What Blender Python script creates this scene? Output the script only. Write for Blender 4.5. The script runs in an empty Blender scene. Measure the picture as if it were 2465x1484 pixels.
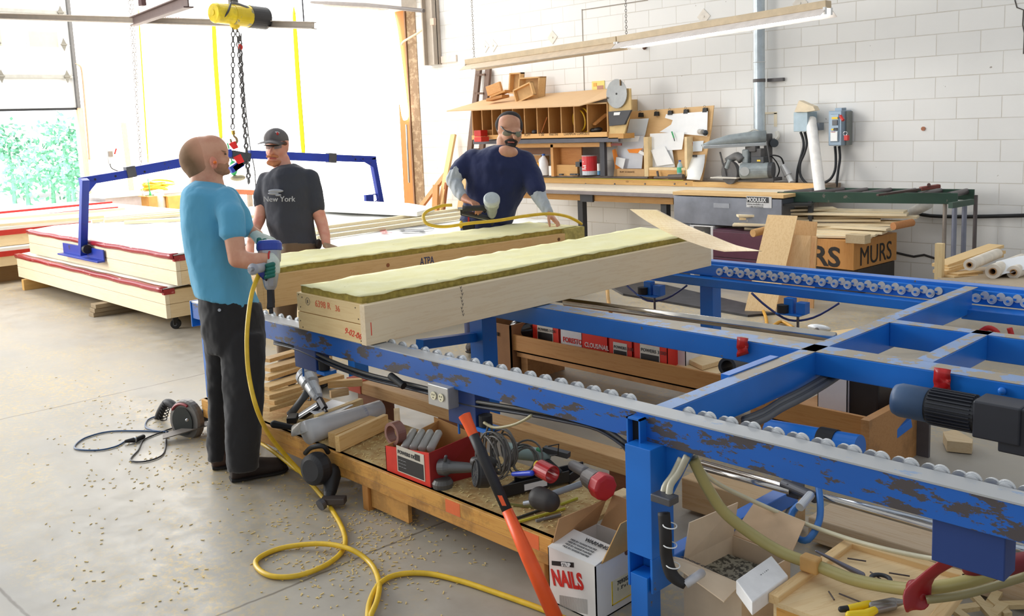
import bpy, bmesh, math, random
from mathutils import Vector, Matrix, Quaternion
random.seed(7)
scene = bpy.context.scene
COL = scene.collection

# ---------------------------------------------------------------- camera
F, CX, CY, EYE = 2250.0, 1232.5, 610.0, 1.72
XA = Vector((0.69434102, 0.07255259, -0.71597951))
YA = Vector((0.71855676, -0.12461717, 0.6842125))
ZA = Vector((-0.03958195, -0.98954873, -0.13865997))
CAM = Vector((0, 0, EYE))
def cam2w(v): return Vector((XA.dot(v), YA.dot(v), ZA.dot(v)))
cam_data = bpy.data.cameras.new('camera')
cam = bpy.data.objects.new('camera', cam_data); COL.objects.link(cam)
rr, uu, bb = cam2w(Vector((1, 0, 0))), cam2w(Vector((0, -1, 0))), cam2w(Vector((0, 0, -1)))
M = Matrix.Identity(4)
for i in range(3):
    M[i][0], M[i][1], M[i][2], M[i][3] = rr[i], uu[i], bb[i], CAM[i]
cam.matrix_world = M
cam_data.sensor_width = 36; cam_data.lens = F / 2465 * 36
cam_data.shift_y = -(742 - CY) / 2465
cam_data.clip_start = 0.05; cam_data.clip_end = 200
scene.camera = cam
scene.view_settings.view_transform = 'Standard'; scene.view_settings.look = 'None'
scene.view_settings.gamma = 1; scene.view_settings.exposure = 0.30
try: scene.view_settings.use_curve_mapping = False
except Exception: pass

# ---------------------------------------------------------------- sky, daylight and added lamps
world = bpy.data.worlds.new('world'); scene.world = world; world.use_nodes = True
wn = world.node_tree; wn.nodes.clear()
wo = wn.nodes.new('ShaderNodeOutputWorld'); wb = wn.nodes.new('ShaderNodeBackground')
wb.inputs[0].default_value = (0.90, 0.95, 1.0, 1); wb.inputs[1].default_value = 0.50
wt = wn.nodes.new('ShaderNodeTexCoord'); wd = wn.nodes.new('ShaderNodeVectorMath'); wd.operation = 'DOT_PRODUCT'; wd.inputs[1].default_value = (-0.985, 0.0, 0.17)
wr = wn.nodes.new('ShaderNodeMapRange')   # hazy bright sky on the side the sun stands
for i_, v_ in ((1, 0.72), (2, 0.97), (3, 0.50), (4, 2.8)): wr.inputs[i_].default_value = v_
wn.links.new(wt.outputs['Generated'], wd.inputs[0]); wn.links.new(wd.outputs['Value'], wr.inputs[0]); wn.links.new(wr.outputs[0], wb.inputs[1])
wn.links.new(wb.outputs[0], wo.inputs[0])
def area(name, loc, target, sx, sy, power, col=(1, 1, 1)):
    l = bpy.data.lights.new(name, 'AREA'); l.shape = 'RECTANGLE'; l.size = sx; l.size_y = sy; l.energy = power; l.color = col
    o = bpy.data.objects.new(name, l); COL.objects.link(o); o.location = loc
    o.rotation_euler = (Vector(target) - Vector(loc)).to_track_quat('-Z', 'Y').to_euler(); return o
# added unseen lamp above the far bay, floods the stacks and the end wall
area('far_bay_fill', (-13.6, 5.6, 6.2), (-14.6, 5.9, 0), 5.5, 6.5, 480, (1, 0.985, 0.96))
# open loading door behind the camera's left shoulder
area('daylight_from_door', (-11.5, -1.5, 3.0), (-4.5, 2.0, 0.4), 4.0, 3.2, 430, (1, 0.97, 0.92))
# added lamp standing in for sun on the yard beyond the overhead door
area('yard_fill', (-19.5, 2, 8), (-27, 2, 0.5), 6, 6, 3500, (1, 1, 1))

def ray(px, py): return cam2w(Vector(((px - CX) / F, (py - CY) / F, 1.0)))
def at(px, py, x=None, y=None, z=None, d=None):
    r = ray(px, py)
    if d is not None: t = d
    elif z is not None: t = (z - EYE) / r.z
    elif y is not None: t = y / r.y
    else: t = x / r.x
    return CAM + r * t

# ---------------------------------------------------------------- materials
def s2l(c): return tuple(((v / 255) / 12.92 if v / 255 <= 0.04045 else ((v / 255 + 0.055) / 1.055) ** 2.4) for v in c)
_mats = {}
def newmat(name):
    m = bpy.data.materials.new(name); m.use_nodes = True
    nt = m.node_tree; b = nt.nodes['Principled BSDF']; return m, nt, b
def setc(sock, c): sock.default_value = (*c, 1)
def mixc(nt, fac, a, b):
    n = nt.nodes.new('ShaderNodeMix'); n.data_type = 'RGBA'
    if isinstance(fac, (int, float)): n.inputs[0].default_value = fac
    else: nt.links.new(fac, n.inputs[0])
    for s, v in ((n.inputs[6], a), (n.inputs[7], b)):
        if isinstance(v, tuple): s.default_value = (*v[:3], 1)
        else: nt.links.new(v, s)
    return n.outputs[2]
def ramp(nt, sock, a, b):
    n = nt.nodes.new('ShaderNodeMapRange'); n.inputs[1].default_value = a; n.inputs[2].default_value = b
    nt.links.new(sock, n.inputs[0]); return n.outputs[0]
def mth(nt, op, a, b=None):
    n = nt.nodes.new('ShaderNodeMath'); n.operation = op
    for i, v in enumerate((a, b)):
        if v is None: continue
        if isinstance(v, (int, float)): n.inputs[i].default_value = v
        else: nt.links.new(v, n.inputs[i])
    return n.outputs[0]
def coords(nt, scale=(1, 1, 1), kind='Object', loc=(0, 0, 0)):
    t = nt.nodes.new('ShaderNodeTexCoord'); m = nt.nodes.new('ShaderNodeMapping')
    m.inputs['Scale'].default_value = scale; m.inputs['Location'].default_value = loc
    nt.links.new(t.outputs[kind], m.inputs[0]); return m.outputs[0]
def noise(nt, vec, scale, detail=4, rough=0.55):
    n = nt.nodes.new('ShaderNodeTexNoise'); n.inputs['Scale'].default_value = scale
    n.inputs['Detail'].default_value = detail; n.inputs['Roughness'].default_value = rough
    nt.links.new(vec, n.inputs['Vector']); return n.outputs[0]
def bump(nt, b, h, strength=0.3, dist=0.01):
    n = nt.nodes.new('ShaderNodeBump'); n.inputs['Strength'].default_value = strength; n.inputs['Distance'].default_value = dist
    nt.links.new(h, n.inputs['Height']); nt.links.new(n.outputs[0], b.inputs['Normal'])
def plain(c, rough=0.5, metal=0.0, var=0.08, scale=12, emit=0, alpha=1, trans=0, sheen=0):
    key = ('p', c, rough, metal, var, scale, emit, alpha, trans, sheen)
    if key in _mats: return _mats[key]
    m, nt, b = newmat('paint_%d_%d_%d' % c); l = s2l(c)
    if var:
        n = noise(nt, coords(nt), scale)
        f = ramp(nt, n, 0.35, 0.7)
        o = mixc(nt, f, tuple(v * (1 - var) for v in l), tuple(min(1, v * (1 + var)) for v in l))
        nt.links.new(o, b.inputs['Base Color'])
    else: setc(b.inputs['Base Color'], l)
    b.inputs['Roughness'].default_value = rough; b.inputs['Metallic'].default_value = metal
    if emit: setc(b.inputs['Emission Color'], l); b.inputs['Emission Strength'].default_value = emit
    if alpha < 1: b.inputs['Alpha'].default_value = alpha
    if trans: b.inputs['Transmission Weight'].default_value = trans
    _mats[key] = m; return m
def wood(c, d=(1, 0, 0), knots=0.5, grain=0.12, rough=0.6, seed=0, c2=None, dirt=0.0):
    d = Vector(d).normalized(); key = ('w', c, tuple(round(v, 2) for v in d), knots, grain, seed, c2, dirt)
    if key in _mats: return _mats[key]
    m, nt, b = newmat('timber_%d_%d_%d' % c); l = s2l(c)
    t = nt.nodes.new('ShaderNodeTexCoord')
    dot = nt.nodes.new('ShaderNodeVectorMath'); dot.operation = 'DOT_PRODUCT'; dot.inputs[1].default_value = d
    nt.links.new(t.outputs['Object'], dot.inputs[0])
    sc = nt.nodes.new('ShaderNodeVectorMath'); sc.operation = 'SCALE'; sc.inputs[0].default_value = d * 0.94
    nt.links.new(dot.outputs['Value'], sc.inputs['Scale'])
    sub = nt.nodes.new('ShaderNodeVectorMath'); sub.operation = 'SUBTRACT'
    nt.links.new(t.outputs['Object'], sub.inputs[0]); nt.links.new(sc.outputs[0], sub.inputs[1])
    ad = nt.nodes.new('ShaderNodeVectorMath'); ad.operation = 'ADD'; ad.inputs[1].default_value = (seed * 3.1, seed * 1.7, seed)
    nt.links.new(sub.outputs[0], ad.inputs[0]); vec = ad.outputs[0]
    n1 = noise(nt, vec, 22, 5, 0.6); n2 = noise(nt, vec, 90, 2)
    rings = mth(nt, 'FRACT', mth(nt, 'MULTIPLY', n1, 7.0))
    l2 = s2l(c2) if c2 else tuple(v * k for v, k in zip(l, (0.80, 0.66, 0.50)))
    f = mth(nt, 'MULTIPLY', ramp(nt, rings, 0.55, 1.0), grain * 4)
    f = mth(nt, 'ADD', f, mth(nt, 'MULTIPLY', n2, grain))
    col = mixc(nt, f, l, l2)
    if knots:
        v = nt.nodes.new('ShaderNodeTexVoronoi'); v.inputs['Scale'].default_value = 3.2
        mp = nt.nodes.new('ShaderNodeVectorMath'); mp.operation = 'SUBTRACT'
        sc2 = nt.nodes.new('ShaderNodeVectorMath'); sc2.operation = 'SCALE'; sc2.inputs[0].default_value = d * 0.5
        nt.links.new(dot.outputs['Value'], sc2.inputs['Scale'])
        nt.links.new(t.outputs['Object'], mp.inputs[0]); nt.links.new(sc2.outputs[0], mp.inputs[1])
        nt.links.new(mp.outputs[0], v.inputs['Vector'])
        k = ramp(nt, v.outputs['Distance'], 0.055, 0.03)
        k = mth(nt, 'MULTIPLY', k, knots)
        col = mixc(nt, k, col, s2l((120, 72, 38)))
    if dirt:
        n3 = ramp(nt, noise(nt, coords(nt), 5, 6, 0.7), 0.5, 0.62)
        col = mixc(nt, mth(nt, 'MULTIPLY', n3, dirt), col, s2l((92, 66, 40)))
    nt.links.new(col, b.inputs['Base Color']); b.inputs['Roughness'].default_value = rough
    bump(nt, b, n1, 0.15, 0.004)
    _mats[key] = m; return m
def chipped(name, base, chips, amount=0.5, rough=0.4, scale=9, extra=None, metal=0.0, stretch=(1, 1, 1)):
    if name in _mats: return _mats[name]
    m, nt, b = newmat(name); v = coords(nt, stretch)
    a = noise(nt, v, scale, 8, 0.68)
    f = ramp(nt, a, 1 - amount, 1 - amount + 0.015)
    fade = ramp(nt, noise(nt, v, 2.3, 3), 0.3, 0.8)
    l = s2l(base)
    body = mixc(nt, fade, tuple(x * 0.85 for x in l), tuple(min(1, x * 1.18) for x in l))
    col = mixc(nt, f, body, s2l(chips))
    if extra:
        e = ramp(nt, noise(nt, coords(nt, stretch, loc=(3, 5, 1)), extra[1], 5, 0.6), extra[2], extra[2] + 0.012)
        col = mixc(nt, e, col, s2l(extra[0]))
    nt.links.new(col, b.inputs['Base Color']); b.inputs['Roughness'].default_value = rough; b.inputs['Metallic'].default_value = metal
    bump(nt, b, f, 0.2, 0.001)
    _mats[name] = m; return m

# ---------------------------------------------------------------- mesh builder
_wm = {}   # object name -> world matrix of the space its vertices live in
def basis(dirv, up=(0, 0, 1)):
    w = Vector(dirv).normalized(); u = Vector(up)
    if abs(w.dot(u.normalized())) > 0.985: u = Vector((1, 0, 0)) if abs(w.x) < 0.9 else Vector((0, 1, 0))
    s = w.cross(u).normalized(); t = s.cross(w).normalized(); return s, t, w
class MB:
    def __init__(s): s.bm = bmesh.new()
    def face(s, vs):
        try: return s.bm.faces.new(vs)
        except ValueError: return None
    def hexa(s, c):
        v = [s.bm.verts.new(p) for p in c]
        for f in ((0, 3, 2, 1), (4, 5, 6, 7), (0, 1, 5, 4), (1, 2, 6, 5), (2, 3, 7, 6), (3, 0, 4, 7)): s.face([v[i] for i in f])
        return s
    def box(s, x0, y0, z0, x1, y1, z1):
        if x0 > x1: x0, x1 = x1, x0
        if y0 > y1: y0, y1 = y1, y0
        if z0 > z1: z0, z1 = z1, z0
        return s.hexa([(x0, y0, z0), (x1, y0, z0), (x1, y1, z0), (x0, y1, z0), (x0, y0, z1), (x1, y0, z1), (x1, y1, z1), (x0, y1, z1)])
    def cbox(s, c, sx, sy, sz): return s.box(c[0] - sx / 2, c[1] - sy / 2, c[2] - sz / 2, c[0] + sx / 2, c[1] + sy / 2, c[2] + sz / 2)
    def obox(s, c, U, V, T):
        c, U, V, T = Vector(c), Vector(U), Vector(V), Vector(T)
        if U.cross(V).dot(T) < 0: U = -U
        return s.hexa([c - U - V - T, c + U - V - T, c + U + V - T, c - U + V - T, c - U - V + T, c + U - V + T, c + U + V + T, c - U + V + T])
    def beam(s, a, b, w, h, up=(0, 0, 1)):
        a, b = Vector(a), Vector(b); S, T, D = basis(b - a, up)
        return s.obox((a + b) / 2, S * w / 2, T * h / 2, (b - a) / 2)
    def prism(s, pts, ext):
        ext = Vector(ext); pts = [Vector(p) for p in pts]
        nrm = sum(((pts[i] - pts[0]).cross(pts[i + 1] - pts[0]) for i in range(1, len(pts) - 1)), Vector())
        if nrm.dot(ext) < 0: pts = pts[::-1]
        a = [s.bm.verts.new(p) for p in pts]; b = [s.bm.verts.new(p + ext) for p in pts]
        s.face(a[::-1]); s.face(b); n = len(a)
        for i in range(n): s.face([a[i], a[(i + 1) % n], b[(i + 1) % n], b[i]])
        return s
    def rings(s, rs, caps=True, closed=False):
        R = [[s.bm.verts.new(p) for p in r] for r in rs]; n = len(R[0])
        m = len(R) if closed else len(R) - 1
        for k in range(m):
            A, B = R[k], R[(k + 1) % len(R)]
            for i in range(n): s.face([A[i], A[(i + 1) % n], B[(i + 1) % n], B[i]])
        if caps and not closed: s.face(R[0][::-1]); s.face(R[-1])
        return s
    def tube(s, pts, r, seg=8, closed=False, res=0, squash=None):
        pts = [Vector(p) for p in pts]
        if res: pts = smooth_path(pts, res, closed)
        n = len(pts); rad = r if isinstance(r, (list, tuple)) else None
        rings = []; S = None
        for i, p in enumerate(pts):
            a = pts[(i - 1) % n] if (closed or i > 0) else p; b = pts[(i + 1) % n] if (closed or i < n - 1) else p
            d = (b - a).normalized() if (b - a).length > 1e-9 else Vector((0, 0, 1))
            if S is None: S, T, _ = basis(d)
            else:
                S = (S - d * S.dot(d)); S = S.normalized() if S.length > 1e-6 else basis(d)[0]; T = S.cross(d).normalized() * -1
            if rad:
                q = i / (n - 1) * (len(rad) - 1); k = min(int(q), len(rad) - 2); ri = rad[k] + (rad[k + 1] - rad[k]) * (q - k)
            else: ri = r
            T = d.cross(S).normalized()
            rings.append([p + (S * math.cos(j * 2 * math.pi / seg) + T * math.sin(j * 2 * math.pi / seg)) * ri for j in range(seg)])
        return s.rings(rings, True, closed)
    def cyl(s, a, b, r0, r1=None, seg=20):
        a, b = Vector(a), Vector(b); r1 = r0 if r1 is None else r1; S, T, D = basis(b - a)
        f = lambda p, r: [p + (T * math.cos(j * 2 * math.pi / seg) + S * math.sin(j * 2 * math.pi / seg)) * r for j in range(seg)]
        return s.rings([f(a, r0)[::-1], f(b, r1)[::-1]])
    def lathe(s, prof, o, axis, seg=24):
        o = Vector(o); S, T, D = basis(axis); rs = []
        for r, h in prof:
            r = max(r, 0.0004)
            rs.append([o + D * h + (S * math.cos(j * 2 * math.pi / seg) + T * math.sin(j * 2 * math.pi / seg)) * r for j in range(seg)])
        return s.rings(rs)
    def pipe(s, a, b, r, t, seg=24):
        L = (Vector(b) - Vector(a)).length
        o = Vector(a); S, T, D = basis(Vector(b) - o); rs = []
        for q, h in ((r, 0), (r, L), (r - t, L), (r - t, 0)):
            rs.append([o + D * h + (S * math.cos(j * 2 * math.pi / seg) + T * math.sin(j * 2 * math.pi / seg)) * q for j in range(seg)])
        return s.rings(rs, closed=True)
    def ell(s, c, r, rot=None, seg=16, rg=10):
        c = Vector(c); r = (r, r, r) if isinstance(r, (int, float)) else r; rot = rot or Matrix.Identity(3); rs = []
        for k in range(1, rg):
            ph = math.pi * k / rg
            rs.append([c + rot @ Vector((r[0] * math.sin(ph) * math.cos(j * 2 * math.pi / seg), r[1] * math.sin(ph) * math.sin(j * 2 * math.pi / seg), -r[2] * math.cos(ph))) for j in range(seg)])
        R = [[s.bm.verts.new(p) for p in q] for q in rs]; n = seg
        for k in range(len(R) - 1):
            for i in range(n): s.face([R[k][i], R[k][(i + 1) % n], R[k + 1][(i + 1) % n], R[k + 1][i]])
        lo = s.bm.verts.new(c + rot @ Vector((0, 0, -r[2]))); hi = s.bm.verts.new(c + rot @ Vector((0, 0, r[2])))
        for i in range(n): s.face([lo, R[0][(i + 1) % n], R[0][i]]); s.face([hi, R[-1][i], R[-1][(i + 1) % n]])
        return s
    def cap(s, a, b, ra, rb=None, seg=14):
        """tapered limb with rounded ends"""
        a, b = Vector(a), Vector(b); rb = ra if rb is None else rb; S, T, D = basis(b - a); L = (b - a).length; prof = []
        for k in range(5): an = math.pi / 2 * k / 5; prof.append((ra * math.sin(an), -ra * math.cos(an)))
        prof.append((ra, 0)); prof.append((rb, L))
        for k in range(1, 6): an = math.pi / 2 * k / 5; prof.append((rb * math.cos(an), L + rb * math.sin(an)))
        return s.lathe(prof, a, D, seg)
    def limb(s, pts, rs, seg=14):
        for i in range(len(pts) - 1): s.cap(pts[i], pts[i + 1], rs[i], rs[i + 1], seg)
        return s
    def loft(s, secs, seg=20):
        """secs: (centre, U half axis, V half axis)"""
        rs = []
        for c, U, V in secs:
            c, U, V = Vector(c), Vector(U), Vector(V)
            rs.append([c + U * math.cos(j * 2 * math.pi / seg) + V * math.sin(j * 2 * math.pi / seg) for j in range(seg)])
        return s.rings(rs)
    def torus(s, c, axis, R, r, seg=32, sg=8, a0=0, a1=2 * math.pi):
        S, T, D = basis(axis); c = Vector(c); full = abs(a1 - a0 - 2 * math.pi) < 1e-6
        n = seg; pts = [c + (S * math.cos(a0 + (a1 - a0) * i / n) + T * math.sin(a0 + (a1 - a0) * i / n)) * R for i in range(n if full else n + 1)]
        return s.tube(pts, r, sg, closed=full)
    def sheet(s, rows, t=0.004):
        """rows: grid of points -> thick sheet"""
        rows = [[Vector(p) for p in r] for r in rows]; m, n = len(rows), len(rows[0])
        def nr(i, j):
            a = rows[min(i + 1, m - 1)][j] - rows[max(i - 1, 0)][j]; b = rows[i][min(j + 1, n - 1)] - rows[i][max(j - 1, 0)]
            v = a.cross(b); return v.normalized() if v.length > 1e-12 else Vector((0, 0, 1))
        A = [[s.bm.verts.new(rows[i][j] + nr(i, j) * t / 2) for j in range(n)] for i in range(m)]
        B = [[s.bm.verts.new(rows[i][j] - nr(i, j) * t / 2) for j in range(n)] for i in range(m)]
        for i in range(m - 1):
            for j in range(n - 1):
                s.face([A[i][j], A[i + 1][j], A[i + 1][j + 1], A[i][j + 1]]); s.face([B[i][j], B[i][j + 1], B[i + 1][j + 1], B[i + 1][j]])
        for i in range(m - 1): s.face([A[i][0], B[i][0], B[i + 1][0], A[i + 1][0]]); s.face([A[i][-1], A[i + 1][-1], B[i + 1][-1], B[i][-1]])
        for j in range(n - 1): s.face([A[0][j], A[0][j + 1], B[0][j + 1], B[0][j]]); s.face([A[-1][j], B[-1][j], B[-1][j + 1], A[-1][j + 1]])
        return s
    def build(s, name, mat, parent=None, bevel=0, smooth=False, remesh=0, relax=0, subsurf=0, local=False, label=None):
        bm = s.bm
        if bevel and not remesh:
            pass
        bmesh.ops.recalc_face_normals(bm, faces=bm.faces[:])
        me = bpy.data.meshes.new(name)
        if parent is not None:
            if not local: bm.transform(_wm[parent.name].inverted())
            W = _wm[parent.name]
        else:
            if local: W = Matrix.Identity(4)
            else:
                xs = [v.co for v in bm.verts]
                lo = Vector((min(v.x for v in xs), min(v.y for v in xs), min(v.z for v in xs))); hi = Vector((max(v.x for v in xs), max(v.y for v in xs), max(v.z for v in xs)))
                W = Matrix.Translation(((lo.x + hi.x) / 2, (lo.y + hi.y) / 2, lo.z)); bm.transform(W.inverted())
        bm.to_mesh(me); bm.free()
        o = bpy.data.objects.new(name, me); COL.objects.link(o); me.materials.append(mat)
        if parent is not None: o.parent = parent
        else: o.matrix_world = W
        _wm[o.name] = W
        if smooth or remesh:
            for p in me.polygons: p.use_smooth = True
        if remesh:
            r = o.modifiers.new('remesh', 'REMESH'); r.mode = 'VOXEL'; r.voxel_size = remesh; r.use_smooth_shade = True
        if relax: q = o.modifiers.new('relax', 'SMOOTH'); q.factor = 0.6; q.iterations = relax
        if bevel: q = o.modifiers.new('bevel', 'BEVEL'); q.width = bevel; q.segments = 2; q.limit_method = 'ANGLE'; q.angle_limit = math.radians(40)
        if subsurf: q = o.modifiers.new('sub', 'SUBSURF'); q.levels = subsurf; q.render_levels = subsurf
        if label: o['label'] = label
        return o
def smooth_path(p, res, closed=False):
    out = []; n = len(p); m = n if closed else n - 1
    for i in range(m):
        a = p[(i - 1) % n] if (closed or i > 0) else p[0]; b = p[i]; c = p[(i + 1) % n]; d = p[(i + 2) % n] if (closed or i + 2 < n) else p[-1]
        for k in range(res):
            t = k / res
            out.append(0.5 * ((2 * b) + (c - a) * t + (2 * a - 5 * b + 4 * c - d) * t * t + (3 * b - a - 3 * c + d) * t ** 3))
    if not closed: out.append(p[-1])
    return out
def tag(o, label, cat, group=None, kind=None):
    o['label'] = label; o['category'] = cat
    if group: o['group'] = group
    if kind: o['kind'] = kind
    return o
def thing(name, label, cat, loc=(0, 0, 0), rot=None, group=None):
    o = bpy.data.objects.new(name, None); COL.objects.link(o); o.empty_display_size = 0.1
    Mw = Matrix.Translation(loc)
    if rot is not None: Mw = Mw @ rot.to_4x4()
    o.matrix_world = Mw; _wm[o.name] = Mw
    return tag(o, label, cat, group)
def frame3(X, Y):
    """rotation matrix whose columns are X, Y, XxY"""
    X = Vector(X).normalized(); Y = Vector(Y); Y = (Y - X * X.dot(Y)).normalized(); Z = X.cross(Y)
    return Matrix((X, Y, Z)).transposed()
def struct(name, mb, mat, **k):
    o = mb.build(name, mat, **k); o['kind'] = 'structure'; return o
def copy_tree(o, parent=None):
    c = o.copy(); COL.objects.link(c); c.parent = parent
    for ch in [x for x in bpy.data.objects if x.parent == o]: copy_tree(ch, c)
    _wm[c.name] = _wm.get(o.name, Matrix.Identity(4)); return c
def writing(text, size, mat, parent, origin, right, up, name='lettering', depth=0.0008, off=0.001, bold=0.0, shear=0, squeeze=1.0, align='LEFT'):
    cu = bpy.data.curves.new('txt', 'FONT'); cu.body = text; cu.size = size; cu.extrude = depth; cu.offset = bold; cu.shear = shear; cu.align_x = align
    cu.resolution_u = 3
    t = bpy.data.objects.new('txt', cu); COL.objects.link(t)
    dg = bpy.context.evaluated_depsgraph_get(); me = bpy.data.meshes.new_from_object(t.evaluated_get(dg))
    bpy.data.objects.remove(t); me.materials.clear(); me.materials.append(mat)
    R = frame3(right, up); nrm = R @ Vector((0, 0, 1))
    Mx = Matrix.Translation(Vector(origin) + nrm * off) @ R.to_4x4() @ Matrix.Diagonal((squeeze, 1, 1, 1))
    me.transform(_wm[parent.name].inverted() @ Mx)
    o = bpy.data.objects.new(name, me); COL.objects.link(o); o.parent = parent; _wm[o.name] = _wm[parent.name]; return o
# ---------------------------------------------------------------- shared materials
SPR = (232, 212, 172); PLY = (214, 180, 128); OLD = (196, 148, 84); DARKW = (110, 86, 70)
BLUE = chipped('blue_paint', (24, 92, 178), (74, 68, 70), 0.465, 0.34, 13, extra=((150, 48, 42), 3.1, 0.685), stretch=(0.6, 1, 1.6))
BLUE2 = chipped('blue_paint_clean', (28, 112, 204), (100, 96, 88), 0.33, 0.3, 13)
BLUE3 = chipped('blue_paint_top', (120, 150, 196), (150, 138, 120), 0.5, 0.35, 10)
WORN = chipped('worn_steel_strip', (176, 178, 180), (138, 160, 190), 0.40, 0.38, 12, metal=0.25, stretch=(0.5, 1, 1))
LIFTB = chipped('lifting_frame_blue', (36, 62, 168), (60, 58, 60), 0.36, 0.35, 14)
BLACK = plain((24, 24, 26), 0.5); RUBBER = plain((30, 30, 32), 0.75); DGREY = plain((62, 64, 68), 0.5)
STEEL = plain((176, 178, 182), 0.28, 0.85); DSTEEL = plain((96, 96, 100), 0.42, 0.6); ZINC = plain((214, 216, 218), 0.35, 0.45)
WHITE = plain((236, 236, 234), 0.6, var=0.02); PAPER = plain((244, 244, 242), 0.8, var=0.02)
RED = plain((196, 40, 34), 0.4); DRED = plain((140, 34, 36), 0.5); YEL = plain((232, 196, 40), 0.42); ORG = plain((250, 92, 30), 0.4)
CARD = plain((176, 136, 92), 0.85, var=0.06, scale=6); CARDL = plain((222, 200, 172), 0.85, var=0.05)
HOSE = plain((226, 186, 44), 0.4, var=0.1, scale=20); BRASS = plain((190, 150, 70), 0.3, 0.9)
CLEAR = plain((225, 230, 232), 0.25, var=0, alpha=0.45)

# ---------------------------------------------------------------- room
def floor_mat():
    m, nt, b = newmat('concrete_floor'); v = coords(nt)
    a = ramp(nt, noise(nt, v, 0.7, 6, 0.6), 0.3, 0.7); c = ramp(nt, noise(nt, v, 6, 6, 0.7), 0.35, 0.75)
    col = mixc(nt, a, s2l((146, 141, 132)), s2l((172, 163, 146)))
    col = mixc(nt, mth(nt, 'MULTIPLY', c, 0.35), col, s2l((196, 190, 180)))
    # sawdust drifts
    d = ramp(nt, noise(nt, coords(nt, (1, 2.2, 1), loc=(4, 2, 0)), 0.55, 4, 0.6), 0.44, 0.62)
    d2 = ramp(nt, noise(nt, v, 30, 4, 0.8), 0.46, 0.62)
    col = mixc(nt, mth(nt, 'MULTIPLY', mth(nt, 'MULTIPLY', d, d2), 0.85), col, s2l((206, 178, 112)))
    # joints and cracks
    sx = nt.nodes.new('ShaderNodeSeparateXYZ'); nt.links.new(v, sx.inputs[0])
    w = mth(nt, 'MULTIPLY', mth(nt, 'SUBTRACT', noise(nt, v, 1.1, 5, 0.65), 0.5), 0.35)
    for ax, p in ((0, -6.35), (1, 0.9), (0, -3.05)):
        t = mth(nt, 'ABSOLUTE', mth(nt, 'SUBTRACT', mth(nt, 'ADD', sx.outputs[ax], mth(nt, 'MULTIPLY', w, 0.25)), p))
        col = mixc(nt, mth(nt, 'MULTIPLY', ramp(nt, t, 0.009, 0.003), 0.75), col, s2l((92, 82, 68)))
    t = mth(nt, 'ABSOLUTE', mth(nt, 'SUBTRACT', mth(nt, 'ADD', mth(nt, 'MULTIPLY', sx.outputs[1], 1.0), mth(nt, 'ADD', mth(nt, 'MULTIPLY', sx.outputs[0], 0.25), mth(nt, 'MULTIPLY', w, 1.6))), -0.7))
    col = mixc(nt, mth(nt, 'MULTIPLY', ramp(nt, t, 0.012, 0.003), 0.6), col, s2l((120, 108, 88)))
    nt.links.new(col, b.inputs['Base Color']); b.inputs['Specular IOR Level'].default_value = 0.45
    nt.links.new(ramp(nt, c, -0.5, 1.6), b.inputs['Roughness']); b.inputs['Roughness'].default_value = 0.45
    r = nt.nodes.new('ShaderNodeMapRange'); r.inputs[3].default_value = 0.34; r.inputs[4].default_value = 0.62; nt.links.new(c, r.inputs[0]); nt.links.new(r.outputs[0], b.inputs['Roughness'])
    bump(nt, b, noise(nt, v, 25, 6, 0.7), 0.08, 0.004)
    return m
struct('floor', MB().box(-18, -6, -0.2, 9, 10.2, 0), floor_mat(), local=True)

WY, WX = 9.35, -11.95
def block_mat(name='painted_block', paint=(236, 234, 230), rot=False, bare=None, bump_s=0.6):
    m, nt, b = newmat(name)
    t = nt.nodes.new('ShaderNodeTexCoord'); s = nt.nodes.new('ShaderNodeSeparateXYZ'); nt.links.new(t.outputs['Object'], s.inputs[0])
    c = nt.nodes.new('ShaderNodeCombineXYZ')
    nt.links.new(mth(nt, 'ADD', s.outputs[1 if rot else 0], 0.10), c.inputs[0]); nt.links.new(mth(nt, 'ADD', s.outputs[2], 0.045), c.inputs[1])
    br = nt.nodes.new('ShaderNodeTexBrick'); nt.links.new(c.outputs[0], br.inputs['Vector'])
    br.inputs['Scale'].default_value = 1; br.inputs['Brick Width'].default_value = 0.406; br.inputs['Row Height'].default_value = 0.2035
    br.inputs['Mortar Size'].default_value = 0.0045; br.inputs['Mortar Smooth'].default_value = 0.35; br.inputs['Bias'].default_value = 0
    P = s2l(paint)
    br.inputs['Color1'].default_value = (*P, 1); br.inputs['Color2'].default_value = (*[v * 0.93 for v in P], 1)
    br.inputs['Mortar'].default_value = (*[v * k for v, k in zip(P, (0.74, 0.70, 0.64))], 1)
    n = noise(nt, coords(nt), 1.3, 5, 0.6); keep = ramp(nt, n, 0.42, 0.6)
    col = mixc(nt, mth(nt, 'MULTIPLY', keep, 0.55), br.outputs['Color'], P)
    if bare:
        q = ramp(nt, noise(nt, coords(nt), 9, 6, 0.7), 0.42, 0.5); col = mixc(nt, q, br.outputs['Color'], s2l(bare))
    sp = ramp(nt, noise(nt, coords(nt, loc=(9, 3, 2)), 7, 3, 0.8), 0.735, 0.75)
    col = mixc(nt, mth(nt, 'MULTIPLY', sp, 0.7), col, s2l((130, 112, 92)))
    nt.links.new(col, b.inputs['Base Color']); b.inputs['Roughness'].default_value = 0.7
    h = mth(nt, 'ADD', mth(nt, 'MULTIPLY', br.outputs['Fac'], -1.0), mth(nt, 'MULTIPLY', noise(nt, coords(nt), 14, 6, 0.7), 0.35))
    bump(nt, b, h, bump_s, 0.006)
    return m
WALL = block_mat()
wb_ = MB().box(WX, WY, 0, 8, WY + 0.3, 5.2)
struct('wall_back', wb_, WALL, local=True)
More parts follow.
